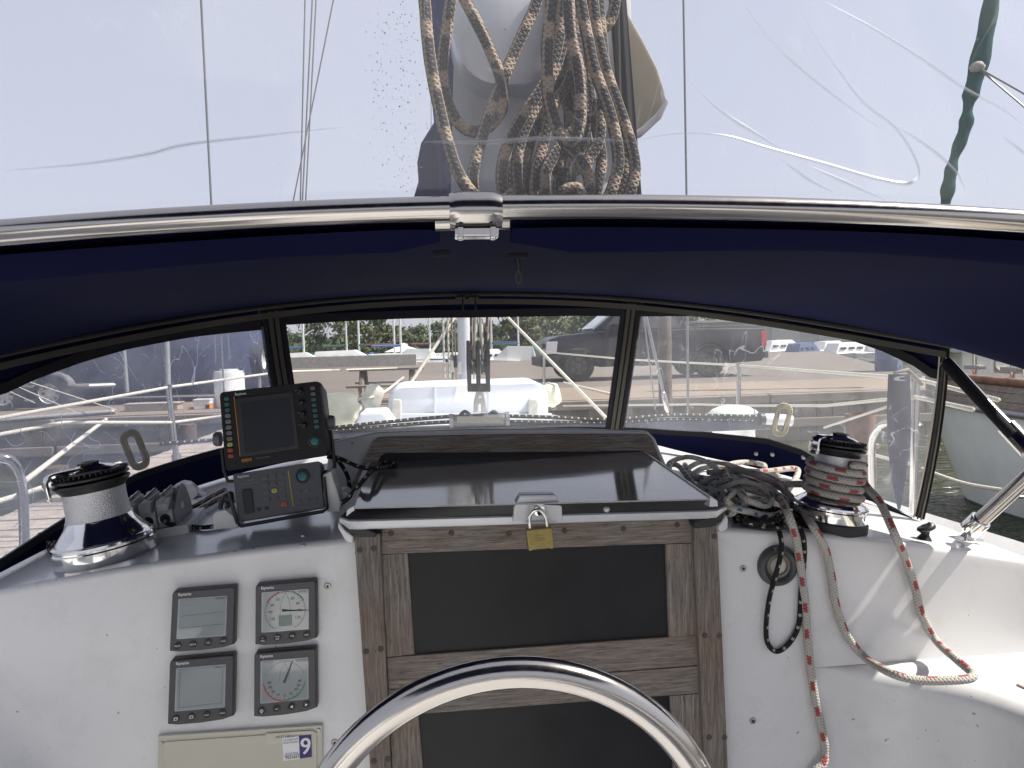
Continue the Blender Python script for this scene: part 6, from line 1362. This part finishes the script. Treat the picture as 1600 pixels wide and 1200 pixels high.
for k, (a, b, dd) in enumerate((((8, 585), (182, 641), 9.0), ((0, 592), (118, 644), 9.0), ((0, 605), (55, 630), 9.0))):
    line('mooring_line', ('upper', 'middle', 'lower')[k]+' thin mooring line fanning across the trailer wheels', PD(*a, dd), PD(*b, dd), 0.008, 'rope_white')
line('spring_line', 'pale round rail lying along the pier behind the port lines', PD(-40, 660, 8.5), PD(180, 643, 9.2), 0.035, 'galv', 'pole')
def hoop(label, pts, d0, d1, r=0.0125):
    t_ = thing('gate_hoop', label, 'rail', PD(*pts[0], d0), 'steel gate hoops at the cockpit sides'); n = len(pts); P = smooth([PD(x, y, d0+(d1-d0)*i/(n-1)) for i, (x, y) in enumerate(pts)], 6); obj('bent_tube', MB().tube(P, r, 12), M['steel'], t_, 60)
    for q in (P[0], P[-1]): obj('foot', MB().lathe([(0.0005, 0.01), (0.02, 0.01), (0.03, 0)], 14, Matrix.Translation(q)), M['steel'], t_, 40)
hoop('steel gate hoop outside the scratched port pane', [(38, 905), (38, 830), (34, 760), (22, 725), (2, 716), (-40, 722), (-60, 800), (-60, 900)], 1.95, 1.8)
hoop('steel rail hoop behind the starboard winch', [(1366, 840), (1363, 760), (1362, 705), (1366, 680), (1384, 661), (1426, 663)], 2.6, 2.38)
# shrouds in front of the starboard pane and above
RG = 'standing rigging wires'
for k, (lab, a, b, d0, d1, r) in enumerate((
    ('thick starboard shroud ending in a turnbuckle', (1006, 480), (1044, 645), 3.6, 3.6, 0.008), ('thin starboard shroud left of the brown pile', (1004, 480), (1024, 640), 3.7, 3.7, 0.004), ('vertical starboard shroud before the pickup bed', (1074, 480), (1075, 650), 3.9, 3.9, 0.007),
    ('port shroud above the tank, middle', (344, 500), (350, 612), 3.8, 3.8, 0.004), ('port shroud above the tank, left', (335, 500), (337, 570), 4.0, 4.0, 0.0035), ('port shroud above the tank, right', (355, 500), (359, 565), 4.0, 4.0, 0.0035),
    ('thick grey pole above the port stanchion', (260, 515), (263, 604), 3.3, 3.3, 0.0125), ('thin grey pole left of the port stanchion', (192, 525), (199, 614), 4.6, 4.6, 0.013))):
    p0, p1 = PD(*a, d0), PD(*b, d1); up = (p0-p1)
    line('shroud', lab, p1, p0+up*(0.12 if k < 6 else 0.05), r, 'wire' if k < 6 else 'galv', 'wire', group=RG)
tb = [PD(1036, 612, 3.59), PD(1044, 645, 3.59)]; t_ = obj('turnbuckle', MB().tube([tb[0], tb[0].lerp(tb[1], 0.1), tb[0].lerp(tb[1], 0.85), tb[1]], [0.006, 0.013, 0.013, 0.006], 12), M['steel'], None, 50); tag(t_, 'steel turnbuckle at the foot of the thick starboard shroud', 'turnbuckle')
for lab, a, b, d, r in (('single wire left of the sky panel', (311, -60), (331, 335), 5.5, 0.0085), ('leftmost wire of the port group', (478, -60), (469, 325), 6.0, 0.006), ('second wire of the port group', (491, -60), (472, 325), 6.0, 0.0065), ('third wire of the port group', (497, -60), (477, 325), 6.1, 0.006), ('slanting wire crossing the port group', (529, -40), (456, 325), 6.4, 0.006), ('single wire right of the beige flap', (1067, -60), (1073, 325), 5.5, 0.0085), ('hair-thin wire left of the hanging coils', (673, -60), (674, 325), 6.5, 0.0035)):
    line('backstay', lab, PD(*a, d), PD(*b, d), r, 'wire', 'wire', group=RG)
# unidentified dark tapering shape at the starboard rail, built as cloth
en = thing('tapered_form', 'narrow dark flag tapering down outside the starboard pane', 'form', PD(1405, 800, 2.2)); P = [(1406, 585, 15), (1406, 640, 17), (1406, 690, 16), (1405, 740, 11), (1405, 780, 5), (1405, 800, 1)]
obj('cloth', MB().loft([[PD(x, y, 2.2)+CR*(w*1.05*2.2/FPX*math.cos(a)*(1+0.12*math.sin(3*a)))+Vector((0, 0.6*w*2.2/FPX*math.sin(a), 0)) for a in np.linspace(0, 6.283, 18, endpoint=False)] for x, y, w in P]), m_fabric('dark_navy_cloth', (0.012, 0.014, 0.035)), en, 60)
obj('bent_rod', MB().tube([PD(1392, 640, 2.2), PD(1400, 582, 2.2), PD(1418, 578, 2.2), PD(1440, 600, 2.25)], 0.007, 8), M['timber'], en, 60)
# ================================================================ neighbouring boat to starboard
nb = thing('neighbour_yacht', 'old grey-white yacht with wooden bulwark moored to starboard', 'yacht', (6.9, 5.5, 0))
BX, BY = PZ(1509, 776, 0.0).x, PZ(1509, 776, 0.0).y
ax = Vector((0.34, -0.94, 0)).normalized(); pr_ = Vector((-ax.y, ax.x, 0)) * -1     # ax: towards its stern; pr_: towards us (port side)
if pr_.x > 0: pr_ = -pr_
def nsec(s):
    hb = 1.75*min(1, (s/4.2))**0.62 if s > 0 else 0.0
    sheer = 1.40-0.08*min(s, 5)/5*1.6; rake = 0.55
    pts = []
    for q, (bf, z) in enumerate(((0.0, -0.35), (0.55, -0.25), (0.80, 0.0), (0.90, 0.35), (0.97, 0.7), (1.0, sheer-0.28))):
        o = Vector((BX, BY, 0))+ax*(s-rake*max(0, z)/1.3*(1-min(1, s/4))) + pr_*(hb*bf); pts.append(Vector((o.x, o.y, z)))
    return pts, hb, sheer
S_ = [0.02, 0.15, 0.4, 0.8, 1.3, 2, 3, 4, 5, 6.5, 8]
port = [nsec(s)[0] for s in S_]
def mir(p, s): 
    c = Vector((BX, BY, 0)); v = p-c; k = v.dot(pr_); return p-pr_*(2*k)
obj('hull', MB().loft(port+[], False, False).merge(MB().loft([[mir(p, s) for p in r] for r, s in zip(port, S_)], False, False)), plain('grey_green_hull', (0.80, 0.83, 0.82), 0.22, var=0.08, scale=2, coat=0.4), nb, 50)
top = [r[-1] for r in port]
# wooden bulwark strakes above the rub rail
for k in range(3):
    m = MB(); z0 = 0.015+0.09*k
    m.loft([[p+pr_*(0.004*k)+Vector((0, 0, z0)), p+pr_*(0.004*k)+Vector((0, 0, z0+0.086)), p-pr_*0.04+Vector((0, 0, z0+0.086)), p-pr_*0.04+Vector((0, 0, z0))] for p in top]); obj('bulwark_strake', m, m_teak('silver_strake', 'y', 2.0) if k == 0 else bpy.data.materials['silver_strake'], nb, None)
obj('rub_rail', MB().tube([p+pr_*0.03 for p in top], 0.038, 10), M['galv'], nb, 60)
obj('boot_stripe', MB().loft([[r[2]+pr_*0.006+Vector((0, 0, 0.0)), r[2]+pr_*0.008+Vector((0, 0, 0.10))] for r in port], False, False), plain('green_boot', (0.06, 0.09, 0.07), 0.5), nb, None)
capr = [p+Vector((0, 0, 0.30)) for p in top]; obj('cap_rail', MB().tube(capr, 0.045, 10), M['pile_red'], nb, 60)
dk = [p+Vector((0, 0, 0.12)) for p in top]; obj('deck', MB().loft([[p, mir(p, 0)] for p in dk], False, False), M['timber_pale'], nb, None)
hs = Vector((BX, BY, 0))+ax*3.0
secs = []
for s, w, h in ((1.1, 0.35, 1.5), (1.5, 0.8, 1.95), (2.6, 1.1, 2.12), (5.0, 1.2, 2.18)):
    o = Vector((BX, BY, 0))+ax*s; secs.append([o+pr_*w+Vector((0, 0, 1.15)), o+pr_*w*0.95+Vector((0, 0, h-0.12)), o+pr_*w*0.75+Vector((0, 0, h)), o-pr_*w*0.75+Vector((0, 0, h)), o-pr_*w*0.95+Vector((0, 0, h-0.12)), o-pr_*w+Vector((0, 0, 1.15))])
obj('cabin_trunk', MB().loft(secs), M['boatwhite'], nb, 40, bev=0.02)
bsp = Vector((BX, BY, 0)); obj('bowsprit', MB().tube([bsp+ax*1.2+Vector((0, 0, 1.72)), bsp-ax*0.2+Vector((0, 0, 1.78)), bsp-ax*1.5+Vector((0, 0, 1.86))], 0.05, 10), M['pile_red'], nb, 60)
w0 = bsp+ax*0.55+pr_*0.05+Vector((0, 0, 1.42)); wz = obj('windlass', MB().box(w0+Vector((0, 0, 0.10)), (0.28, 0.3, 0.18)), M['galv'], nb, None, bev=0.03); obj('windlass_drum', MB().tube([w0+pr_*-0.22+Vector((0, 0, 0.12)), w0+pr_*0.22+Vector((0, 0, 0.12))], 0.075, 14), M['chrome'], wz, 40)
for s in (0.25, 0.8, 1.4): 
    q = bsp+ax*s+pr_*(nsec(s)[1]*0.85)+Vector((0, 0, 1.50)); obj('cleat', MB().box(q, (0.10, 0.22, 0.05)), M['galv'], nb, None, bev=0.015); obj('bitt', MB().tube([q-Vector((0, 0, 0.1)), q+Vector((0, 0, 0.16))], 0.022, 8), M['steel'], nb, 60)
st_ = [bsp+ax*s+pr_*(nsec(s)[1]*0.97)+Vector((0, 0, 1.45)) for s in (1.0, 2.4, 4.0)]
for q in st_: obj('stanchion', MB().tube([q, q+Vector((0, 0, 0.55))], 0.014, 8), M['steel'], nb, 60)
obj('guard_wire', MB().tube([bsp-ax*0.4+Vector((0, 0, 1.9))]+[q+Vector((0, 0, 0.5)) for q in st_], 0.007, 6), M['wire'], nb, 60)
line('mooring_line', 'white mooring line with a shackle running to the neighbouring yacht', PD(1440, 732, 5.6), PD(1584, 768, 4.9), 0.014, 'rope_white', sag=0.03)
shk = PD(1592, 770, 4.88); o = obj('shackle', MB().tube([shk+Vector((0.05*math.cos(a), 0.02*math.sin(a), 0.025*math.sin(a))) for a in np.linspace(0, 6.283, 16, endpoint=False)], 0.012, 8, closed=True).tube([shk+Vector((0.05, 0, 0)), shk+Vector((0.45, -0.3, -0.05))], 0.014, 8), M['galv'], None, 60); tag(o, 'galvanised shackle and chain end on the mooring line', 'shackle')
# furled green sail of another boat
gf = thing('furled_headsail', 'furled sail wrapped in green cloth slanting across the right of the sky', 'sail', PD(1475, 340, 14))
P = smooth([PD(1556, -80, 14), PD(1549, 0, 14), PD(1532, 90, 14), PD(1514, 160, 14), PD(1508, 200, 14), PD(1490, 250, 14), PD(1482, 290, 14), PD(1472, 345, 14), PD(1440, 480, 14)], 6); n = len(P)
obj('wrapped_cloth', MB().tube(P, [0.105+0.03*math.sin(i*0.9)*math.sin(i*0.37)+(0.045 if i < 18 else 0) for i in range(n)], 14), m_fabric('green_sunstrip', (0.020, 0.085, 0.075), 0.1), gf, 180)
kc = PD(1527, 105, 13.9); obj('knot', MB().lathe([(0.001, -0.12), (0.10, -0.08), (0.14, 0.0), (0.09, 0.08), (0.001, 0.12)], 10, Matrix.Translation(kc)), M['rope_grey'], gf, 60)
for k in (0, 1): obj('sheet', MB().tube([kc, PD(1610, 152+23*k, 13)], 0.018, 6), M['wire'], gf, 60)
# ================================================================ far marina
FB = 'boats on the far side of the car park'
rf = random.Random(5)
def far_boat(label, px, py, d, L_, H_, hullm, topm=None, heading=0.0, sailboat=False, group=FB, cabin=True):
    c = PD(px, py, d); t_ = thing('moored_boat', label, 'boat', (c.x, c.y, max(0, c.z-H_)), group)
    z0 = c.z-H_; ax_ = Vector((math.cos(heading), math.sin(heading), 0)); pn = Vector((-ax_.y, ax_.x, 0)); secs = []
    for s in (0, 0.15, 0.4, 0.65, 0.85, 0.97, 1.0):
        w = L_*0.15*(1-max(0, (s-0.4)/0.6)**2.2)+0.02; o = Vector((c.x, c.y, 0))+ax_*(s-0.5)*L_; zs = z0+H_*(0.8+0.2*s)
        secs.append([o+Vector((0, 0, z0)), o+pn*w*0.8+Vector((0, 0, z0+0.25*H_)), o+pn*w+Vector((0, 0, zs)), o-pn*w+Vector((0, 0, zs)), o-pn*w*0.8+Vector((0, 0, z0+0.25*H_))])
    obj('hull', MB().loft(secs), hullm, t_, 40)
    if cabin:
        q = []
        for s, h, w in ((0.22, 0.1, 0.10), (0.26, 0.75, 0.09), (0.55, 0.8, 0.09), (0.72, 0.1, 0.08)):
            o = Vector((c.x, c.y, z0+H_*0.85))+ax_*(s-0.5)*L_; q.append([o+pn*L_*w, o+pn*L_*w*0.8+Vector((0, 0, h*H_)), o-pn*L_*w*0.8+Vector((0, 0, h*H_)), o-pn*L_*w])
        cb_ = obj('cabin', MB().loft(q), topm or M['boatwhite'], t_, None)
        for k in range(3):
            o = Vector((c.x, c.y, z0+H_*1.22))+ax_*(0.30+0.11*k-0.5)*L_-pn*L_*0.09; obj('cabin_window', MB().box(o, (L_*0.07, 0.06, H_*0.16), Matrix.Rotation(heading, 3, 'Z').to_4x4()), M['glassdark'], cb_, None)
    if sailboat:
        o = Vector((c.x, c.y, z0+H_*0.8))+ax_*0.1*L_; mt = obj('mast', MB().tube([o, o+Vector((0, 0, L_*1.25))], 0.085, 8), M['alu'], t_, 60)
        bo = o+Vector((0, 0, 1.1)); obj('boom_cover', MB().tube([bo, bo-ax_*L_*0.24], 0.09, 8), topm if topm else M['blue'], t_, 60)
        for s in (-1, 1): obj('stay', MB().tube([o+Vector((0, 0, L_*1.22)), Vector((c.x, c.y, z0+H_))+ax_*s*L_*0.47], 0.014, 5), M['wire'], t_, 60)
    return t_
W_ = M['boatwhite']
far_boat('long white boat behind the picnic table, left end', 470, 566, 44, 7, 0.9, W_, None, 0.1); far_boat('white cabin cruiser behind the picnic table', 545, 563, 46, 8, 1.0, W_, None, -0.05); far_boat('white runabout right of the picnic table', 615, 565, 44, 6, 0.8, W_, None, 0.15)
far_boat('white sailing boat with blue boom cover, left of the mast', 608, 560, 52, 9, 1.0, W_, M['blue'], 0.4, True, cabin=False); far_boat('sailing boat with maroon boom cover', 598, 556, 58, 9.5, 1.0, W_, M['maroon'], 0.2, True, cabin=False); far_boat('sailing boat with green boom cover behind the table', 578, 556, 60, 9, 1.0, W_, M['greentarp'], 2.9, True, cabin=False)
far_boat('sailing boat far left in the middle pane', 458, 562, 55, 8, 1.0, W_, M['blue'], 0.2, True, cabin=False)
far_boat('white motor boat right of the mast, with cabin windows', 800, 560, 42, 5, 1.1, W_, None, 3.0); far_boat('white boat under a teal tarp before the pickup', 838, 560, 46, 6, 1.0, W_, M['tealtarp'], 3.1); far_boat('sailing boat behind the teal tarp boat', 785, 552, 62, 9, 1.0, W_, M['blue'], 3.0, True, cabin=False); far_boat('sailing boat with tall bare mast behind the black block', 795, 552, 68, 10, 1.0, W_, M['greentarp'], 0.3, True, cabin=False)
far_boat('white boat with a blue cover right of the pickup tail', 1258, 548, 46, 5.5, 0.8, W_, M['blue'], 0.6); far_boat('white boat farther right behind the car park', 1330, 548, 44, 6, 0.8, W_, None, 0.3); far_boat('white boat at the right end of the far row', 1395, 545, 44, 6, 0.9, W_, None, 0.2)
bt = PD(1388, 545, 20); tpb = thing('blue_barrel', 'blue plastic barrel at the right edge of the car park', 'barrel', (bt.x, bt.y, ZQ)); obj('drum', MB().lathe([(0.001, 0), (0.32, 0), (0.34, 0.08), (0.33, 0.3), (0.345, 0.33), (0.33, 0.36), (0.33, 0.62), (0.345, 0.65), (0.33, 0.68), (0.32, 0.92), (0.001, 0.94)], 24, Matrix.Translation((bt.x, bt.y, ZQ))), M['blue'], tpb, 40); obj('lid', MB().lathe([(0.001, 0.97), (0.3, 0.965), (0.3, 0.93)], 20, Matrix.Translation((bt.x, bt.y, ZQ))), M['blue'], tpb, 40)
# white gazebo
g = PD(631, 556, 60); gz = thing('gazebo', 'white peaked tent roof above the far boats', 'tent', (g.x, g.y, 0)); zt = PD(631, 536, 60).z; ze = PD(631, 549, 60).z
hw = 0.9*1.0
obj('roof', MB().loft([[Vector((g.x+sx*w, g.y+sy*w, z)) for sx, sy in ((-1, -1), (1, -1), (1, 1), (-1, 1))] for w, z in ((1.45, ze), (0.7, ze+(zt-ze)*0.45), (0.35, ze+(zt-ze)*0.6), (0.3, ze+(zt-ze)*0.85), (0.02, zt))]), M['boatwhite'], gz, None)
for sx in (-1.3, 1.3):
    for sy in (-1.3, 1.3): obj('post', MB().tube([(g.x+sx, g.y+sy, -0.2), (g.x+sx, g.y+sy, ze)], 0.06, 6), M['alu'], gz, 60)
# low concrete parapet and long grey shed on the right
o = obj('parapet', MB().box((PD(500, 575, 38).x-2, 38.5, ZQ+0.28), (14, 0.4, 0.62)), M['concrete'], None, None, bev=0.03); tag(o, 'low grey concrete wall behind the picnic table', 'wall')
shd = PD(1300, 530, 60); sd = thing('boat_shed', 'long low grey shed behind the car park on the right', 'shed', (shd.x, shd.y, 0.8)); zs = PD(1290, 500, 60).z
obj('wall', MB().box((shd.x+2, shd.y+3, 0.8+(zs-0.8)/2), (26, 6, zs-0.8)), plain('grey_cladding', (0.22, 0.23, 0.23), 0.7, var=0.1, scale=0.6), sd, None); obj('roof', MB().box((shd.x+2, shd.y+3, zs+0.1), (27, 7, 0.18)), M['concrete'], sd, None)
for k in range(6): obj('door', MB().box((shd.x-8+4*k, shd.y-0.03, 1.7), (2.4, 0.08, 1.8)), plain('shed_door%d' % k, (0.28, 0.28, 0.27), 0.7) if k == 0 else bpy.data.materials['shed_door0'], sd, None)
# ================================================================ trees
def m_leaf(name, c1, c2):
    t = NT(name); oi = t.new('ShaderNodeObjectInfo'); n = t.noise(t.obj(), 0.9, 3); c = t.mix(n, c1, c2)
    t.set(Base_Color=c, Roughness=0.7); tr = t.new('ShaderNodeBsdfTranslucent', i_Color=c); mx = t.new('ShaderNodeMixShader', i_0=0.25); t.link(t.b.outputs[0], mx.inputs[1]); t.link(tr.outputs[0], mx.inputs[2]); t.link(mx.outputs[0], t.out.inputs[0]); return t.m
LEAF = [m_leaf('leaf_dark', (0.045, 0.07, 0.028), (0.09, 0.125, 0.045)), m_leaf('leaf_mid', (0.06, 0.09, 0.028), (0.12, 0.145, 0.046)), m_leaf('leaf_olive', (0.08, 0.09, 0.03), (0.13, 0.135, 0.05))]
M['bark'] = plain('bark', (0.07, 0.055, 0.045), 0.9, var=0.3, scale=6, bump=0.4)
def tree(label, px, base_y, d, H_, W2, kind, seed, nleaf=1500, ls=0.5, low=0.25):
    rg = random.Random(seed); b = PD(px, base_y, d); b.z = 0.8; t_ = thing('shore_tree', label, 'tree', b, 'trees on the far shore')
    tr = MB(); tr.tube(smooth([b, b+Vector((rg.uniform(-.2, .2), 0, H_*0.3)), b+Vector((rg.uniform(-.5, .5), 0, H_*0.75))], 5), [max(0.05, 0.035*H_*(1-0.8*i/10)) for i in range(11)], 8)
    cl = []
    for k in range(30):
        cr = min(W2, H_*0.45)*rg.uniform(0.2, 0.38); a = rg.uniform(0, 6.28); h = low+(1-low)*rg.random()**0.8*(1-0)-cr/H_; h = max(0.1, h); rad = W2*math.sqrt(max(0.05, 1-((h-0.55)/0.5)**2))*rg.uniform(0.3, 0.85); c = b+Vector((rad*math.cos(a), rad*math.sin(a), H_*h)); cl.append((c, cr))
        if k < 9: tr.tube([b+Vector((0, 0, H_*h*0.5)), (b+Vector((0, 0, H_*h*0.65))).lerp(c, 0.5), c], [0.014*H_, 0.009*H_, 0.003*H_], 5)
    obj('trunk', tr, M['bark'], t_, 60); lf = MB()
    for k in range(nleaf):
        c, r = rg.choice(cl); v_ = Vector((rg.gauss(0, 1), rg.gauss(0, 1), rg.gauss(0, 0.8))); v_ = v_.normalized()*r*rg.choice((rg.uniform(0.3, 1.05), rg.uniform(0.6, 1.75))); p = c+v_; s = ls*rg.uniform(0.5, 1.2); n_ = (v_.normalized()+Vector((rg.uniform(-.7, .7), rg.uniform(-.7, .7), rg.uniform(-.3, .9)))).normalized(); u_ = n_.orthogonal().normalized()*s; w_ = n_.cross(u_).normalized()*s*rg.uniform(0.5, 0.9)
        lf.add([p-u_, p+w_*0.8-u_*0.2, p+u_, p-w_*0.8+u_*0.1], [(0, 1, 2, 3)])
    obj('crown', lf, LEAF[kind], t_, None, fix=False)
def ty(px, top, d, base=0.8): return PD(px, top, d).z-base
T_ = [  # label, px, crown top px, distance, half width, kind
 ('large dark tree left of the middle pane', 535, 474, 85, 6.0, 1), ('rounded bush-like tree under the large dark tree', 563, 508, 105, 3.5, 2), ('olive round tree right of the far masts', 626, 523, 105, 2.6, 2), ('dark tree directly left of the mast', 665, 508, 125, 6.5, 0), ('dark tree between olive tree and mast', 640, 511, 135, 6.5, 0), ('dark tree behind the far masts', 600, 512, 140, 6.5, 0), ('low dark tree at the left of the middle pane', 470, 527, 150, 6.0, 0), ('low dark tree left of the large tree', 500, 530, 140, 5.0, 0),
 ('full olive tree right of the mast', 818, 488, 90, 3.8, 2), ('mid green tree behind the pickup nose', 856, 478, 100, 4.4, 1), ('dark tree above the pickup bonnet', 900, 470, 110, 5.2, 0), ('mid green tree above the windscreen', 945, 472, 105, 5.0, 1), ('dark tree behind the black block', 775, 508, 130, 4.5, 0), ('green tree behind the cab', 1000, 470, 110, 5.5, 1), ('dark tree behind the pickup bed', 1060, 465, 120, 6, 0), ('mid green tree near the pickup tail', 1130, 470, 115, 6, 1), ('dark tree behind the shed left', 1200, 478, 110, 6, 0), ('olive tree behind the shed', 1275, 475, 115, 6, 2), ('dark tree behind the shed right', 1350, 475, 110, 6, 0), ('mid green tree at the far right', 1430, 472, 115, 6, 1), ('dark tree behind the navy boat bow', 420, 500, 120, 5, 0), ('low tree beyond the left of the middle pane', 445, 522, 150, 6, 0), ('dark tree far behind the mast', 725, 505, 135, 6, 0)]
for k, (lab, px, top_, d, w2, kd) in enumerate(T_):
    H_ = ty(px, top_, d); tree(lab, px, 545, d, H_*1.15, w2, kd, 100+k, 2600, 0.16+0.0016*d, 0.15)
# leafy undergrowth along the far bank
lf = MB(); rg = random.Random(77)
for k in range(9000):
    px = rg.uniform(380, 1500); d = rg.uniform(118, 150); p = PD(px, 540, d); p.z = 0.8+abs(rg.gauss(0, 0.8))+0.5*math.sin(px*0.02)**2; s = rg.uniform(0.4, 0.9); n_ = Vector((rg.gauss(0, 1), rg.gauss(0, 1), rg.gauss(0, 1))).normalized(); u_ = n_.orthogonal().normalized()*s; w_ = n_.cross(u_)
    lf.add([p-u_, p+w_*0.7, p+u_, p-w_*0.7], [(0, 1, 2, 3)])
tag(obj('undergrowth', lf, LEAF[0], None, None, fix=False), 'dense green undergrowth along the far bank', kind='stuff')
# more small craft packed along the pontoons behind the car park
for k, (px, py, d, L_, hm, tm, hd, sail, lab) in enumerate((
    (442, 566, 50, 5.0, W_, None, 0.3, False, 'small white boat at the left edge of the middle pane'), (508, 562, 56, 6.0, W_, M['greentarp'], 0.1, False, 'white boat with green cover behind the concrete wall'), (528, 556, 66, 8.0, W_, M['greentarp'], 0.2, True, 'sailing boat right below the large dark tree'), (645, 558, 54, 6.0, M['blue'], None, 2.8, False, 'blue-hulled boat just left of the mast'), (660, 552, 70, 8.5, W_, M['maroon'], 0.5, True, 'sailing boat whose mast stands close left of our mast'), (575, 566, 47, 5.0, W_, M['blue'], -0.2, False, 'white boat with blue cover behind the picnic table top'),
    (815, 553, 56, 7.0, W_, M['tealtarp'], 3.0, False, 'white boat under a long teal cover right of the mast'), (770, 560, 48, 5.0, W_, None, 0.4, False, 'small white boat behind the mainsheet ropes'), (1225, 545, 50, 6.0, W_, None, 0.3, False, 'white boat close to the pickup tail'), (1300, 545, 56, 6.5, W_, W_, 0.5, False, 'plain white boat between two others on the right'), (1360, 543, 54, 6.0, W_, M['greentarp'], 0.2, False, 'white boat with green cover on the right'))):
    far_boat(lab, px, py, d, L_, 0.95, hm, tm, hd, sail, cabin=not sail)
# ================================================================ bimini over the cockpit (above the frame, it roofs the helm)
bi = thing('bimini_top', 'navy canvas bimini stretched over the helm, joined to the clear sheet', 'bimini', (DX, -0.3, 2.6))
def bim(u, v):
    x = -1.05+2.1*u; return Vector((x, 0.36-1.5*v, 2.63-0.06*x*x-0.05*abs(x)**6+0.05*math.sin(math.pi*v)))
obj('canopy', MB().grid(bim, 40, 20), M['navy'], bi, 180, fix=False)
for y in (0.36, -1.14): obj('bow_tube', MB().tube([bim(i/30, (0.36-y)/1.5)+Vector((0, 0, -0.016)) for i in range(31)], 0.0125, 12), M['steel'], bi, 60)
